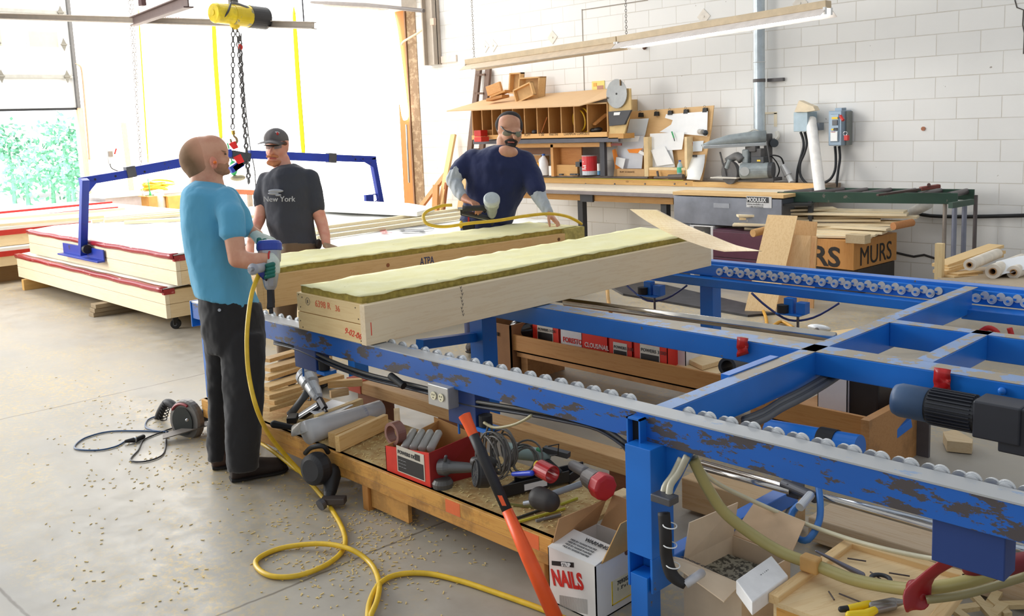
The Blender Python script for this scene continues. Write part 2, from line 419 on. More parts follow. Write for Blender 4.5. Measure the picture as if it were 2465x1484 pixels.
# concrete edge left bare beside the timber jamb
struct('trim_1', MB().box(WX - 0.02, WY - 0.012, 0, WX + 0.20, WY + 0.31, 5.2), block_mat('bare_block', (186, 160, 128), bare=(150, 122, 92)), local=True)
p0 = at(985, 480, y=WY); 
struct('trim_2', MB().box(WX - 0.32, WY - 0.02, 0, WX - 0.06, WY + 0.26, 5.2), wood((198, 132, 62), (0, 0, 1), 0.2, 0.12, seed=2), local=True)
struct('trim_3', MB().box(WX - 0.06, WY - 0.03, 0, WX - 0.03, WY + 0.26, 5.2), plain((150, 110, 80), 0.6), local=True)
# white sheeting from the jamb to the end wall, slightly slack
EX = -17.0
SHEET = plain((246, 245, 242), 0.7, var=0, emit=4.5)   # emission put in to stand for daylight through the sheeting
rows = []
for i in range(9):
    z = 5.2 * i / 8
    rows.append([Vector((WX - 0.30 + (EX - WX + 0.3) * j / 16, WY + 0.0 - 0.9 * j / 16 + 0.03 * math.sin(j * 1.7 + i), z)) for j in range(17)])
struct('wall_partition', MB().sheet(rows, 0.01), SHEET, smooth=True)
# loose corner of the sheet hanging over the jamb
a = [at(952, 30, y=WY - .05), at(962, 100, y=WY - .06), at(972, 170, y=WY - .06), at(980, 240, y=WY - .07), at(988, 290, y=WY - .08)]
b_ = [at(935, 30, y=WY + .0), at(940, 100, y=WY), at(946, 170, y=WY - .02), at(956, 210, y=WY - .04), at(968, 296, y=WY - .07)]
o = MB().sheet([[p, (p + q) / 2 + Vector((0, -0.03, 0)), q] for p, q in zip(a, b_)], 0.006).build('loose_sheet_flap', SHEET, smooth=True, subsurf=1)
tag(o, 'loose white sheet corner peeling off the timber door jamb', 'sheet')
# end wall with the sectional overhead door
dy1 = at(178, 200, x=EX).y; dz0 = at(100, 262, x=EX).z
sh = MB().box(EX - .2, dy1 + 0.02, 0, EX, 9.2, 6.2); struct('wall_end', sh, plain((250, 246, 240), .7, var=0, emit=2.5), local=True)  # emission put into the wall colour stands in for daylight glow
dr = MB(); dw = at(0, 200, x=EX).y
H1 = 0.535
door = None
dm = MB(); y0, y1 = dy1 - 4.4, dy1
for k in range(6):
    z = dz0 + k * H1
    dm.box(EX - 0.05, y0, z + 0.004, EX, y1, z + H1 - 0.004)
door = struct('door_1', dm, plain((222, 222, 220), 0.5, var=0.01), local=True, bevel=0.006)
st = MB()
for k in (1, 3, 5): st.box(EX, y0, dz0 + k * H1 - 0.035, EX + 0.05, y1 - 0.03, dz0 + k * H1 + 0.035)
st.build('strut', plain((160, 158, 150), 0.45), door, local=True, bevel=0.01)
for k in range(1, 6):
    for yy in (y1 - 0.12, y1 - 1.15, y1 - 2.3):
        h = MB(); z = dz0 + k * H1
        h.prism([(EX + .052, yy - 0.045, z), (EX + .052, yy, z + 0.11), (EX + .052, yy + 0.045, z), (EX + .052, yy, z - 0.11)], (0.012, 0, 0))
        h.cyl((EX + .06, yy - .05, z), (EX + .06, yy + .05, z), 0.014)
        h.build('hinge', plain((130, 126, 116), 0.4, 0.4), door, local=True)
wz = at(105, 95, x=EX); wl = at(70, 95, x=EX).y; wr = at(138, 95, x=EX).y
MB().box(EX + .002, wl - .05, wz.z - .18, EX + .02, wr + .05, wz.z + .18).build('window_frame', WHITE, door, local=True, bevel=.006)
MB().box(EX + .012, wl, wz.z - .125, EX + .026, wr, wz.z + .125).build('window_pane', plain((178, 178, 164), 0.15, var=.03), door, local=True)
wl2 = at(-66, 95, x=EX).y; wr2 = at(3, 95, x=EX).y
MB().box(EX + .002, wl2 - .05, wz.z - .18, EX + .02, wr2 + .05, wz.z + .18).build('window_frame', WHITE, door, local=True, bevel=.006)
MB().box(EX + .012, wl2, wz.z - .125, EX + .026, wr2, wz.z + .125).build('window_pane', plain((178, 178, 164), 0.15, var=.03), door, local=True)
MB().box(EX - .02, y0, dz0 - .03, EX + .02, y1, dz0 + .004).build('bottom_seal', BLACK, door, local=True)
struct('trim_4', MB().box(EX - .02, dy1, dz0 - .0, EX + .07, dy1 + .05, 6.2), plain((120, 118, 116), .4, .5), local=True)
struct('trim_5', MB().box(EX - .05, dy1, 0, EX + .05, dy1 + .09, dz0), wood((236, 196, 160), (0, 0, 1), 0), local=True)
# ground and greenery outside the door
ow = MB().box(-34, -8, -0.25, -17.2, 12, -0.05); struct('ground_outside', ow, plain((228, 228, 220), 0.9), local=True)
GREEN = plain((132, 200, 162), 0.8, var=0.3, scale=5)
random.seed(3)
for i, (px, py, d, r) in enumerate(((60, 420, 24, 1.0), (150, 330, 25, 0.8), (120, 400, 26, 1.0), (20, 350, 27, .8), (170, 415, 23, .7))):
    m_ = MB(); c = at(px, py, d=d)
    for k in range(240):
        v = Vector((random.gauss(0, 1), random.gauss(0, 1), random.gauss(0, .8))).normalized() * r * random.uniform(.3, 1)
        q = Matrix.Rotation(random.uniform(0, 6), 3, Vector((random.random(), random.random(), random.random() + .1)).normalized())
        p = c + v; a_, b2 = q @ Vector((.05, 0, 0)), q @ Vector((0, .09, 0))
        m_.prism([p - b2, p + a_, p + b2, p - a_], (q @ Vector((0, 0, .004))))
    m_.tube([(c.x, c.y, -.05), (c.x + .05, c.y, c.z * .5), (c.x, c.y, c.z)], [.06, .03], 6)
    o = m_.build('garden_tree', GREEN)
    tag(o, ['low green shrub outside the half raised door, lowest and widest', 'tall pale green tree outside, top right in the door opening', 'pale green tree in the middle of the door opening', 'pale green tree at the far left of the door opening', 'low green shrub outside close to the right door edge'][i], 'tree', 'greenery outside the overhead door')
# overhead beams and steel column
tt = MB(); A, B = at(-60, 31, d=13.0), at(756, 54, d=10.8)
tt.beam(A, B, 0.10, 0.012).beam(A + Vector((0, 0, -.07)), B + Vector((0, 0, -.07)), 0.10, 0.012).beam(A + Vector((0, 0, -.035)), B + Vector((0, 0, -.035)), 0.012, 0.06)
BEIGE = plain((178, 166, 152), 0.5, var=.06)
hb = tt.build('hoist_rail', BEIGE, bevel=.003)
tag(hb, 'beige steel hoist rail running level across the top left', 'beam')
writing('1000 LBS', 0.075, plain((190, 90, 90), .6), hb, at(396, 52, d=13.0 - 2.2 * (456 / 816)) + Vector((.045, -.05, 0)), B - A, (0, 0, 1), 'lettering')
d0, d1 = at(320, 42, d=11.85), at(452, -10, d=8.6)
mm = MB(); mm.beam(d0, d1, 0.09, 0.012).beam(d0 + Vector((0, 0, -.1)), d1 + Vector((0, 0, -.1)), 0.09, 0.012).beam(d0 + Vector((0, 0, -.05)), d1 + Vector((0, 0, -.05)), 0.012, 0.1)
tag(mm.build('trolley_rail', plain((96, 72, 66), .6)), 'dark rusty crossing rail meeting the beige hoist rail', 'beam')
mm = MB(); q = at(343, 14, d=11.6); mm.box(q.x - .05, q.y - .03, q.z, q.x + .05, q.y + .03, q.z + .6)
tag(mm.build('hanger_post', plain((84, 56, 56), .6)), 'short dark steel hanger above the rusty rail joint', 'post')
# rod the rail end hangs on
q = at(732, 62, d=10.9); mm = MB().cyl(q, q + Vector((0, 0, .5)), .009).cyl(q - Vector((0, 0, .03)), q + Vector((0, 0, .0)), .025)
tag(mm.build('hanger_rod', DSTEEL), 'thin threaded rod carrying the right end of the hoist rail', 'rod')
# roof edge strip above the sheeting
e0, e1 = at(440, -16, y=WY - .1), at(1052, 16, y=WY - .1)
zt = at(1050, 8, y=WY - .1).z
struct('trim_6', MB().box(-17, WY - .3, zt, WX + .25, WY + .3, zt + .5), plain((226, 216, 204), .6), local=True)
mm = MB().tube([at(640, -2, y=WY - .35), at(760, 6, y=WY - .35), at(880, 12, y=WY - .34), at(960, 20, y=WY - .34), at(1020, 26, y=WY - .3)], .03, 8)
tag(mm.build('roof_pipe', plain((96, 88, 84), .5)), 'dark pipe clipped under the roof edge above the white sheet', 'pipe')
pts = [at(1030, 60, y=WY - .06), at(1008, 78, y=WY - .08), at(985, 92, y=WY - .1), at(972, 100, y=WY - .1), at(967, 108, y=WY - .1)]
tag(MB().tube(pts, .018, 8, res=4).build('power_cable', plain((232, 214, 184), .5), smooth=True), 'cream cable curving from the steel column to the timber jamb', 'cable')
pts = [at(978, 300, y=WY - .1), at(982, 380, y=WY - .1), at(985, 440, y=WY - .1)]
tag(MB().tube(pts, .014, 8).build('jamb_conduit', STEEL, smooth=True), 'thin grey conduit clipped to the timber jamb', 'conduit')
c0, c1 = at(1031, 158, y=WY - .06), at(1057, 158, y=WY - .06)
cb = MB().box(c0.x, WY - .13, c0.z, c1.x, WY, c0.z + 2.2)
co = thing('steel_column', 'short beige steel column fixed high on the block wall corner', 'column', (c0.x, WY - .07, c0.z))
mm = MB().box(c0.x, WY - .15, c0.z, c0.x + .03, WY - .002, c0.z + 2.0).box(c1.x - .03, WY - .15, c0.z, c1.x, WY - .002, c0.z + 2.0).box(c0.x, WY - .08, c0.z, c1.x, WY - .06, c0.z + 2.0)
mm.build('column_shaft', BEIGE, co, bevel=.003)
r1 = at(1101, 140, y=WY); MB().box(c1.x + .01, WY - .03, r1.z - .05, r1.x, WY - .002, r1.z + .05).build('bearing_plate', plain((236, 222, 208), .6), co, bevel=.003)
pb = at(1048, 52, y=WY - .15); MB().cbox((pb.x - .03, WY - .17, pb.z), .09, .05, .1).build('junction_box', plain((206, 180, 160), .5), co, bevel=.005)

# ---------------------------------------------------------------- roller table
TX0, TX1, TZ = -5.22, 0.35, 0.75
table = thing('roller_table', 'blue steel framed roller table with rows of small wheels', 'table', (-2.3, 3.8, 0))
m = MB().box(TX0, 2.368, .652, TX1, 2.38, .748).box(TX0, 2.38, .652, TX1, 2.45, .662).box(TX0, 2.440, .66, TX1, 2.452, .735)
m.build('front_rail', BLUE, table, bevel=.002)
MB().box(TX0, 2.366, .748, TX1, 2.450, .7535).build('rail_cap', WORN, table)
m = MB().box(TX0, 3.42, .655, TX1, 3.535, .75); m.build('middle_rail', BLUE2, table, bevel=.004)
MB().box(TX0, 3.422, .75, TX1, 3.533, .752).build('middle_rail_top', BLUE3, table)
m = MB().box(TX0, 5.20, .66, TX1, 5.28, .753).box(TX0, 5.165, .66, TX1, 5.2, .735)
m.build('back_rail', BLUE2, table, bevel=.003)
MB().box(TX0, 5.085, .6, -2.06, 5.165, .655).box(-1.86, 5.03, .6, TX1, 5.165, .655).build('lower_back_rail', BLUE2, table, bevel=.004)
m = MB().box(-1.893, 2.43, .625, -1.827, 5.09, .75); m.build('cross_bar', BLUE2, table, bevel=.004)
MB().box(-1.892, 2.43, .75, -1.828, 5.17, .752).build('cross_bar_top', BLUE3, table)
MB().box(-1.475, 3.535, .645, -1.405, 4.10, .75).build('cross_bar', BLUE2, table, bevel=.004)
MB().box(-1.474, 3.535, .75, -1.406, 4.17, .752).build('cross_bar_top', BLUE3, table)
MB().box(-1.827, 4.10, .64, TX1, 4.17, .75).build('short_rail', BLUE2, table, bevel=.004)
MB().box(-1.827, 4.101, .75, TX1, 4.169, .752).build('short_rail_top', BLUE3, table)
MB().box(-1.93, 2.9, .755 - .02, -1.893, 3.25, .757).build('side_plate', BLUE2, table)
# posts
def post(x0, x1, y0, y1, z1, nm='leg'): return MB().box(x0, y0, 0, x1, y1, z1).build(nm, BLUE2, table, bevel=.003)
lg = MB().box(-1.905, 2.3, .28, -1.80, 2.42, .655).box(-1.905, 2.3, .16, -1.895, 2.42, .28).box(-1.81, 2.3, .16, -1.80, 2.42, .28).box(-1.895, 2.37, 0.16, -1.81, 2.42, .28)
lg.build('leg', BLUE2, table, bevel=.002)
MB().box(-1.885, 2.29, 0, -1.815, 2.36, .215).build('leg_foot', BLUE2, table, bevel=.002)
# open tube end through the rail
m = MB(); a, b_ = -1.925, -1.868
m.box(a, 2.335, .64, a + .006, 2.37, .735).box(b_ - .006, 2.335, .64, b_, 2.37, .735).box(a, 2.335, .64, b_, 2.37, .646).box(a, 2.335, .729, b_, 2.37, .735)
m.build('tube_end', BLUE2, table); MB().box(a + .006, 2.36, .646, b_ - .006, 2.367, .729).build('tube_opening', plain((12, 12, 14), .8), table)
m = MB().prism([(-1.80, 2.385, .66), (-1.80, 2.385, .45), (-1.69, 2.385, .66)], (0, .012, 0)); m.build('gusset', BLUE2, table)
p = at(1158, 800, y=3.48); post(p.x - .03, p.x + .08, 3.42, 3.53, .66)
p = at(497, 850, y=3.45); post(TX0, TX0 + .08, 3.42, 3.53, .66)
post(TX0, TX0 + .08, 5.17, 5.27, .66); post(-3.6, -3.5, 5.17, 5.27, .66); post(-.4, -.3, 5.17, 5.27, .66); post(-.25, -.15, 3.42, 3.53, .66); post(-.1, .0, 2.38, 2.43, .66)
p = at(480, 760, y=2.4)
MB().box(TX0 - .012, 2.362, .60, TX0, 2.46, .756).build('end_plate', BLUE2, table, bevel=.003)
MB().box(-5.175, 2.39, 0.0, -5.115, 2.44, .655).build('leg', BLUE2, table, bevel=.003)
# braces under the middle
p = at(1040, 845, y=3.0); q = at(1130, 800, y=3.45)
MB().beam(at(1010, 830, y=2.95), at(1140, 812, y=3.42), .05, .05).build('brace', BLUE2, table)
MB().beam(at(1605, 1352, y=2.44), at(1905, 1188, y=3.15), .06, .06).build('lower_brace', chipped('blue_paint_pale', (60, 120, 208), (120, 120, 124), .3, .3, 14), table, bevel=.003)
MB().beam(at(2085, 1085, z=.12), at(2180, 1015, z=.2), .07, .045).build('lower_brace', BLUE2, table, bevel=.003)
c = at(1920, 1085, z=.12)
MB().cyl(at(1850, 1040, y=3.2), at(2070, 1080, y=3.2), .05).build('air_cylinder', BLUE2, table, smooth=False)
MB().cyl(at(1975, 1060, y=3.2), at(2015, 1068, y=3.2), .0515).build('cylinder_band', BLACK, table)
# hanging side box and pneumatic stops
for (px0, px1, pyt, pyb, yy, nm) in ((2250, 2425, 1225, 1370, 2.41, 'side_box'), (1088, 1155, 955, 1022, 2.41, 'side_box'), (718, 770, 845, 888, 2.41, 'side_box')):
    a, b_ = at(px0, (pyt + pyb) / 2, y=yy), at(px1, pyb, y=yy); zl = at((px0 + px1) / 2, pyb, y=yy).z
    MB().box(a.x, yy - .02, zl, b_.x, yy + .06, .655).build(nm, chipped('box_blue', (28, 58, 120), (40, 44, 60), .3, .5, 10), table, bevel=.003)
    if px0 < 2000:
        MB().cyl((b_.x + .025, yy + .01, zl + .015), (b_.x + .025, yy + .01, zl + .06), .028).build('stop_puck', RUBBER, table)
        MB().box(b_.x, yy - .02, zl - .005, b_.x + .07, yy + .05, zl + .012).cyl((a.x + .04, yy, zl - .05), (a.x + .04, yy, zl), .005).build('stop_bracket', BLUE2, table)
for px, py in ((1565, 700), (1905, 745)):
    a = at(px, py, y=5.05)
    MB().box(a.x - .04, 5.03, .50, a.x + .02, 5.08, .60).box(a.x - .08, 5.0, .50, a.x + .08, 5.1, .51).box(a.x + .04, 5.03, .51, a.x + .1, 5.09, .58).build('stop_bracket', BLUE2, table, bevel=.002)
    MB().cyl((a.x - .04, 5.02, .513), (a.x - .04, 5.02, .56), .035).build('stop_puck', RUBBER, table)
    MB().tube([(a.x - .28, 5.06, .6), (a.x - .16, 5.04, .53), (a.x, 5.02, .47), (a.x + .15, 5.04, .50), (a.x + .3, 5.06, .6)], .007, 6, res=4).build('air_line', plain((26, 44, 110), .4), table, smooth=True)
    MB().cyl((a.x + .06, 5.02, .40), (a.x + .06, 5.02, .5), .008).build('air_fitting', DSTEEL, table)
# skate wheels
def wheel_mesh():
    w = MB(); w.lathe([(.0035, 0), (.017, .0), (.0175, .004), (.021, .004), (.024, .002), (.024, .012), (.021, .014), (.019, .010), (.008, .010), (.008, .015), (.0035, .015)], (0, -.007, 0), (0, 1, 0), 20)
    return w
wproto = None
def put_wheel(x, y, z):
    global wproto
    if wproto is None:
        w = wheel_mesh(); wproto = w.build('wheel', ZINC, table, local=True)
        wproto.location = Vector((x, y, z)) - Vector((-2.3, 3.8, 0)); _wm[wproto.name] = _wm[table.name]
        for p in wproto.data.polygons: p.use_smooth = False
    else:
        c = wproto.copy(); COL.objects.link(c); c.location = Vector((x, y, z)) - Vector((-2.3, 3.8, 0))
x = -4.93; n = 0; bx = []
while x < -.62:
    if not (-1.96 < x < -1.77) and not (-4.0 < x < -3.43): put_wheel(x, 2.462, .744); n += 1
    bx.append(x + .0405); x += .0812
x = -3.43
xs = []
while x < -1.3:
    if not (-2.04 < x < -1.86): put_wheel(x, 5.150, .697); xs.append(x)
    x += .080
sm = MB()
for x in bx:
    if -1.98 < x < -1.8 or -4.05 < x < -3.43: continue
    sm.cyl((x, 2.482, .732), (x, 2.492, .732), .0235, seg=16)
for x in xs: sm.cyl((x + .04, 5.158, .712), (x + .04, 5.164, .712), .022, seg=16)
s_ = sm.build('wheel_row', ZINC, table); s_['kind'] = 'stuff'
ax = MB()
for x in xs: ax.cyl((x, 5.135, .697), (x, 5.165, .697), .007, seg=8).box(x + .012, 5.155, .70, x + .035, 5.165, .712)
ax.build('wheel_bolt_row', BLUE2, table)['kind'] = 'stuff'
# steel rods
MB().cyl(at(1360, 727, y=3.85), at(2010, 812, y=3.85), .022).build('shaft', plain((196, 190, 180), .2, .95), table, smooth=True)
MB().cyl(at(1330, 722, y=3.95), at(1980, 806, y=3.95), .012).build('shaft', plain((70, 68, 66), .4, .8), table, smooth=True)
z_ = .18
MB().cyl(at(1690, 1115, z=.34), at(2262, 1278, z=.34), .012).cyl(at(1690, 1128, z=.34), at(1900, 1185, z=.34), .010).build('shaft', plain((206, 200, 192), .18, .95), table, smooth=True)
MB().cyl(at(1985, 1195, z=.34), at(2262, 1262, z=.34), .009).cyl(at(2410, 1310, z=.34), at(2500, 1335, z=.34), .014).build('shaft', plain((190, 196, 204), .2, .9), table, smooth=True)
q = at(1915, 1180, z=.34); MB().cbox(q, .05, .05, .05).cyl(at(1885, 1165, z=.35), at(1965, 1200, z=.35), .02).build('shaft_coupling', DSTEEL, table, bevel=.004)
c_ = [at(1968, 1160, z=.4), at(1974, 1200, z=.36), at(1972, 1255, z=.3), at(1945, 1300, z=.25), at(1915, 1290, z=.25), at(1905, 1240, z=.3), at(1925, 1215, z=.34)]
MB().tube(c_, .012, 8, res=4).build('pressure_hose', plain((56, 120, 196), .35), table, smooth=True)
MB().cyl(at(1925, 1222, z=.34), at(1952, 1192, z=.36), .016).build('hose_fitting', ZINC, table)
# motor under the right end
mx0, mx1 = at(2135, 960, y=3.25), at(2215, 975, y=3.25)
ma, mb_ = at(2150, 960, y=3.3), at(2440, 1015, y=3.3); D = (mb_ - ma)
mo = MB().lathe([(.02, 0), (.055, .01), (.062, .03), (.062, .13)], ma, D); mo.build('motor_cowl', plain((62, 88, 122), .45), table, smooth=True)
MB().lathe([(.058, .13), (.058, .30)], ma, D, 28).build('motor_body', plain((34, 36, 42), .45), table)
m = MB(); S, T, Dn = basis(D)
for k in range(28):
    an = k * 2 * math.pi / 28; v = S * math.cos(an) + T * math.sin(an); c = ma + Dn * .215 + v * .062; m.obox(c, v * .006, Dn.cross(v) * .0018, Dn * .075)
m.build('cooling_fins', plain((44, 46, 54), .4), table)
m = MB().obox(ma + Dn * .375, S * .06, T * .065, Dn * .075).obox(ma + Dn * .43 - T * .02, S * .05, T * .08, Dn * .05); m.build('gearbox', plain((44, 46, 54), .5), table, bevel=.006)
sp = MB(); c = ma + Dn * .52; sp.cyl(c, c + Dn * .012, .045)
for k in range(14):
    an = k * 2 * math.pi / 14; v = S * math.cos(an) + T * math.sin(an); sp.obox(c + Dn * .006 + v * .05, v * .01, Dn.cross(v) * .006, Dn * .006)
sp.cyl(c, c + Dn * .04, .02); sp.build('sprocket', plain((70, 62, 56), .5, .4), table)
for px, py, s1 in ((2268, 920, 1.0), (1788, 838, .9)):
    a = at(px, py, y=3.405); k = s1
    o_ = MB().sheet([[a + Vector(((-.03 + .06 * j / 3) * k, .004 * math.sin(i * 1.9 + j) - .004 * (i % 2), (.05 - .10 * i / 6) * k + .008 * j * (1 if i > 3 else 0))) for j in range(4)] for i in range(7)], .003)
    o_.build('warning_rag', plain((176, 28, 28), .3), table, smooth=True)
q = at(2412, 942, y=3.41); MB().ell(q, .014).build('bolt_head', BLUE2, table)
# outlet box
a, b_ = at(1040, 940, y=2.355), at(1080, 960, y=2.355)
qx0, qx1, qz0, qz1 = at(1037, 950, y=2.35).x, at(1085, 950, y=2.35).x, at(1060, 978, y=2.35).z, at(1060, 928, y=2.35).z
ob = MB().box(qx0, 2.335, qz0, qx1, 2.40, qz1).build('outlet_box', plain((186, 184, 180), .35, .5), table, bevel=.003)
for k in (-1, 1):
    c = ((qx0 + qx1) / 2 + k * .024, 2.333, (qz0 + qz1) / 2); fz = MB().lathe([(.017, 0), (.017, .004)], c, (0, -1, 0), 16); fz.build('outlet_face', plain((236, 228, 196), .4), ob)
    MB().box(c[0] - .007, 2.3275, c[2] + .002, c[0] - .005, 2.3285, c[2] + .009).box(c[0] + .005, 2.3275, c[2] + .002, c[0] + .007, 2.3285, c[2] + .009).box(c[0] - .002, 2.3275, c[2] - .009, c[0] + .002, 2.3285, c[2] - .005).build('outlet_slots', BLACK, ob)
# cable bundle under the front rail
for k, (dy, dz, col, r) in enumerate(((0, 0, (86, 84, 80), .008), (.02, -.01, (60, 90, 130), .006), (.03, .005, (150, 150, 140), .006), (.012, -.02, (70, 66, 60), .006), (-.006, .004, (40, 44, 56), .006))):
    pts = [at(x, y + (k * 3 - 6), y=2.40 + dy) for x, y in ((660, 822), (720, 838), (800, 876), (880, 905), (960, 925), (1030, 942), (1120, 968), (1250, 990), (1350, 1008), (1440, 1030), (1510, 1075))]
    MB().tube(pts, r, 6, res=4).build('cable', plain(col, .45), table, smooth=True)
MB().cyl(at(940, 905, y=2.36), at(972, 930, y=2.36), .016).build('cable_plug', BLACK, table)
pts = [at(x, y, y=2.36) for x, y in ((1165, 1018), (1190, 1030), (1230, 1025), (1262, 1012), (1280, 1000))]
MB().tube(pts, .006, 6, res=4).build('cable', plain((168, 158, 120), .4), table, smooth=True)
pts = [at(x, y, y=2.42) for x, y in ((1490, 1060), (1512, 1090), (1525, 1125), (1530, 1160), (1530, 1200))]
MB().tube(pts, .008, 6, res=4).build('cable', plain((60, 60, 60), .5), table, smooth=True)
# bundle below the rail on the right: conduits along the crossbar
for k in range(4):
    pts = [at(x, y + k * 7 - 10, x=-1.80 + .01 * k) for x, y in ((1790, 1020), (1840, 1000), (1880, 975), (1930, 950), (1985, 918), (2020, 895))]
    MB().tube(pts, .012, 8, res=3).build('cable', plain((88, 88, 90) if k % 2 else (60, 60, 62), .5), table, smooth=True)
# sleeved loom down the front post
zz = [(1640, 1105, 2.36), (1620, 1145, 2.34), (1600, 1175, 2.31), (1596, 1210, 2.29)]
for k in range(2): MB().tube([at(x + k * 14, y - k * 6, y=yy) for x, y, yy in zz], .012, 8, res=4).build('cable', plain((188, 182, 160), .35), table, smooth=True)
pts = [at(x, y, y=yy) for x, y, yy in ((1598, 1235, 2.28), (1602, 1290, 2.27), (1604, 1340, 2.27), (1618, 1385, 2.27), (1650, 1410, 2.28))]
MB().tube(pts, [.020, .021, .020, .021, .014], 10, res=5).build('cable_sleeve', plain((28, 24, 24), .6), table, smooth=True)
for p_, q_ in (((1585, 1272), (1622, 1270)), ((1587, 1318), (1620, 1317)), ((1592, 1372), (1630, 1362))):
    c = (at(*p_, y=2.25) + at(*q_, y=2.25)) / 2; MB().torus(c + Vector((0, .02, 0)), (0.1, 0, 1), .0215, .002, 20, 5).build('cable_tie', WHITE, table)
MB().cbox(at(1600, 1200, y=2.28), .075, .05, .025).build('loom_clamp', DSTEEL, table, bevel=.003)
MB().tube([at(1650, 1408, y=2.28), at(1668, 1395, y=2.3), at(1690, 1380, y=2.36)], .014, 8).build('cable', plain((200, 200, 205), .35), table, smooth=True)

# ---------------------------------------------------------------- insulated wall panels on the table
WOOL = None
def wool_mat():
    m, nt, b = newmat('mineral_wool'); v = coords(nt)
    a = ramp(nt, noise(nt, v, 6, 6, .7), .35, .7); col = mixc(nt, a, s2l((244, 236, 176)), s2l((250, 245, 200)))
    sp = ramp(nt, noise(nt, v, 18, 6, .8), .64, .69); col = mixc(nt, sp, col, s2l((190, 174, 104)))
    g = nt.nodes.new('ShaderNodeNewGeometry'); s = nt.nodes.new('ShaderNodeSeparateXYZ'); nt.links.new(v, s.inputs[0])
    nt.links.new(col, b.inputs['Base Color']); b.inputs['Roughness'].default_value = .95
    bump(nt, b, noise(nt, v, 60, 6, .8), .3, .006); return m
WOOL = wool_mat(); WOOLE = plain((164, 146, 70), .95, var=.25, scale=40)
def wool_slab(x0, x1, y0, y1, z0, z1, parent, edge=True, fx=lambda x, y: (x, y)):
    n, k = 44, 12; random.seed(5); rows = []
    for i in range(n + 1):
        rows.append([Vector((*fx(x0 + (x1 - x0) * j / k + (random.uniform(-.006, .006) if j in (0, k) else 0), y0 + (y1 - y0) * i / n + (random.uniform(-.006, .006) if i in (0, n) else 0)), z1 + random.uniform(-.004, .004))) for j in range(k + 1)])
    MB().sheet(rows, .004).build('insulation_face', WOOL, parent, smooth=True)
    m = MB(); m.prism([Vector((*fx(x, y), z0)) for x, y in ((x0 + .004, y0 + .004), (x1 - .004, y0 + .004), (x1 - .004, y1 - .004), (x0 + .004, y1 - .004))], (0, 0, z1 - z0 - .002))
    return m.build('insulation', WOOLE, parent)
# near panel
NX0, NX1, NY0, NY1 = -3.99, -3.405, 2.345, 5.02
pan = thing('insulated_panel', 'open timber wall panel filled with yellow mineral wool, nearer the camera', 'panel', (-3.7, 3.7, TZ), group='insulated panels on the roller table')
SY = wood((238, 218, 184), (0, 1, 0), .35, .07, seed=1); SX = wood((240, 212, 158), (1, 0, 0), .35, .07, seed=4)
MB().box(NX1 - .038, NY0 - .01, .757, NX1, NY1, .94).build('side_board', SY, pan, bevel=.002)
MB().box(NX0, NY0 + .039, .757, NX0 + .038, NY1 - .039, .94).build('side_board', SY, pan, bevel=.002)
MB().box(NX0, NY0, .757, NX1 - .04, NY0 + .038, .845).build('end_board', SX, pan, bevel=.003)
eb = MB().box(NX0, NY0, .848, NX1 - .04, NY0 + .038, .94).build('end_board', SX, pan, bevel=.003)
MB().box(NX0, NY1 - .038, .757, NX1 - .039, NY1, .94).build('end_board', SX, pan, bevel=.002)
wool_slab(NX0 + .02, NX1 - .045, NY0 + .01, NY1 - .01, .80, .972, pan)
MARK = plain((222, 120, 84), .8, var=0); INK = plain((120, 112, 104), .8, var=0); REDINK = plain((232, 70, 48), .7, var=0)
writing('6398 R', .046, MARK, pan, (NX0 + .165, NY0, .888), (1, 0, 0), (0, 0, 1)); writing('36', .04, MARK, pan, (NX0 + .335, NY0, .886), (1, 0, 0), (0, 0, 1))
MB().torus((NX0 + .10, NY0 - .001, .905), (0, 1, 0), .018, .0012, 20, 4).build('grade_stamp', INK, pan)
writing('B', .024, INK, pan, (NX0 + .092, NY0, .896), (1, 0, 0), (0, 0, 1))
writing('9-02-06', .042, REDINK, pan, (NX0 + .40, NY0, .79), (1, 0, -.1), (0, 0, 1), shear=.3)
MB().box(NX1 + .0002, NY0 + .018, .80, NX1 + .001, NY0 + .022, .86).build('paint_mark', REDINK, pan)
for k in range(9): writing('V', .02, INK, pan, (NX1, NY0 + .55 + .004 * (k % 3), .93 - .017 * k), (0, 1, 0), (0, 0, 1))
nm = MB()
for (xx, zz) in ((.02, .93), (.05, .92), (.03, .87), (.02, .80), (.04, .77), (.5, .92), (.52, .87), (.51, .80), (.53, .77)): nm.cyl((NX0 + xx, NY0 - .001, zz), (NX0 + xx, NY0 + .002, zz), .0035, seg=8)
nm.build('nail_heads', plain((70, 50, 36), .6), pan)
# far panel, a little askew
A0 = Vector((-4.60, 2.50)); B0 = Vector((-4.40, 4.85)); ud = (B0 - A0).normalized(); sd = Vector((-ud.y, ud.x))
def fp(s, l): q = A0 + ud * l + sd * s; return (q.x, q.y)
LF = 2.40; far = thing('insulated_panel', 'open timber wall panel filled with yellow mineral wool, beside the two men behind', 'panel', (-4.8, 3.7, TZ), group='insulated panels on the roller table')
def fbox(s0, s1, l0, l1, z0, z1): return MB().prism([Vector((*fp(s, l), z0)) for s, l in ((s0, l0), (s1, l0), (s1, l1), (s0, l1))], (0, 0, z1 - z0))
SY2 = wood((222, 184, 128), (ud.x, ud.y, 0), .4, .10, seed=3)
fbox(0, .038, 0, LF - .16, .757, .94).build('side_board', SY2, far, bevel=.002)
fbox(.545, .583, .001, LF, .757, .94).build('side_board', SY2, far, bevel=.002)
fbox(0, .583, -.038, 0, .757, .94).build('end_board', SY2, far, bevel=.002)
wool_slab(.03, .56, .01, LF - .01, .80, .972, far, fx=fp)
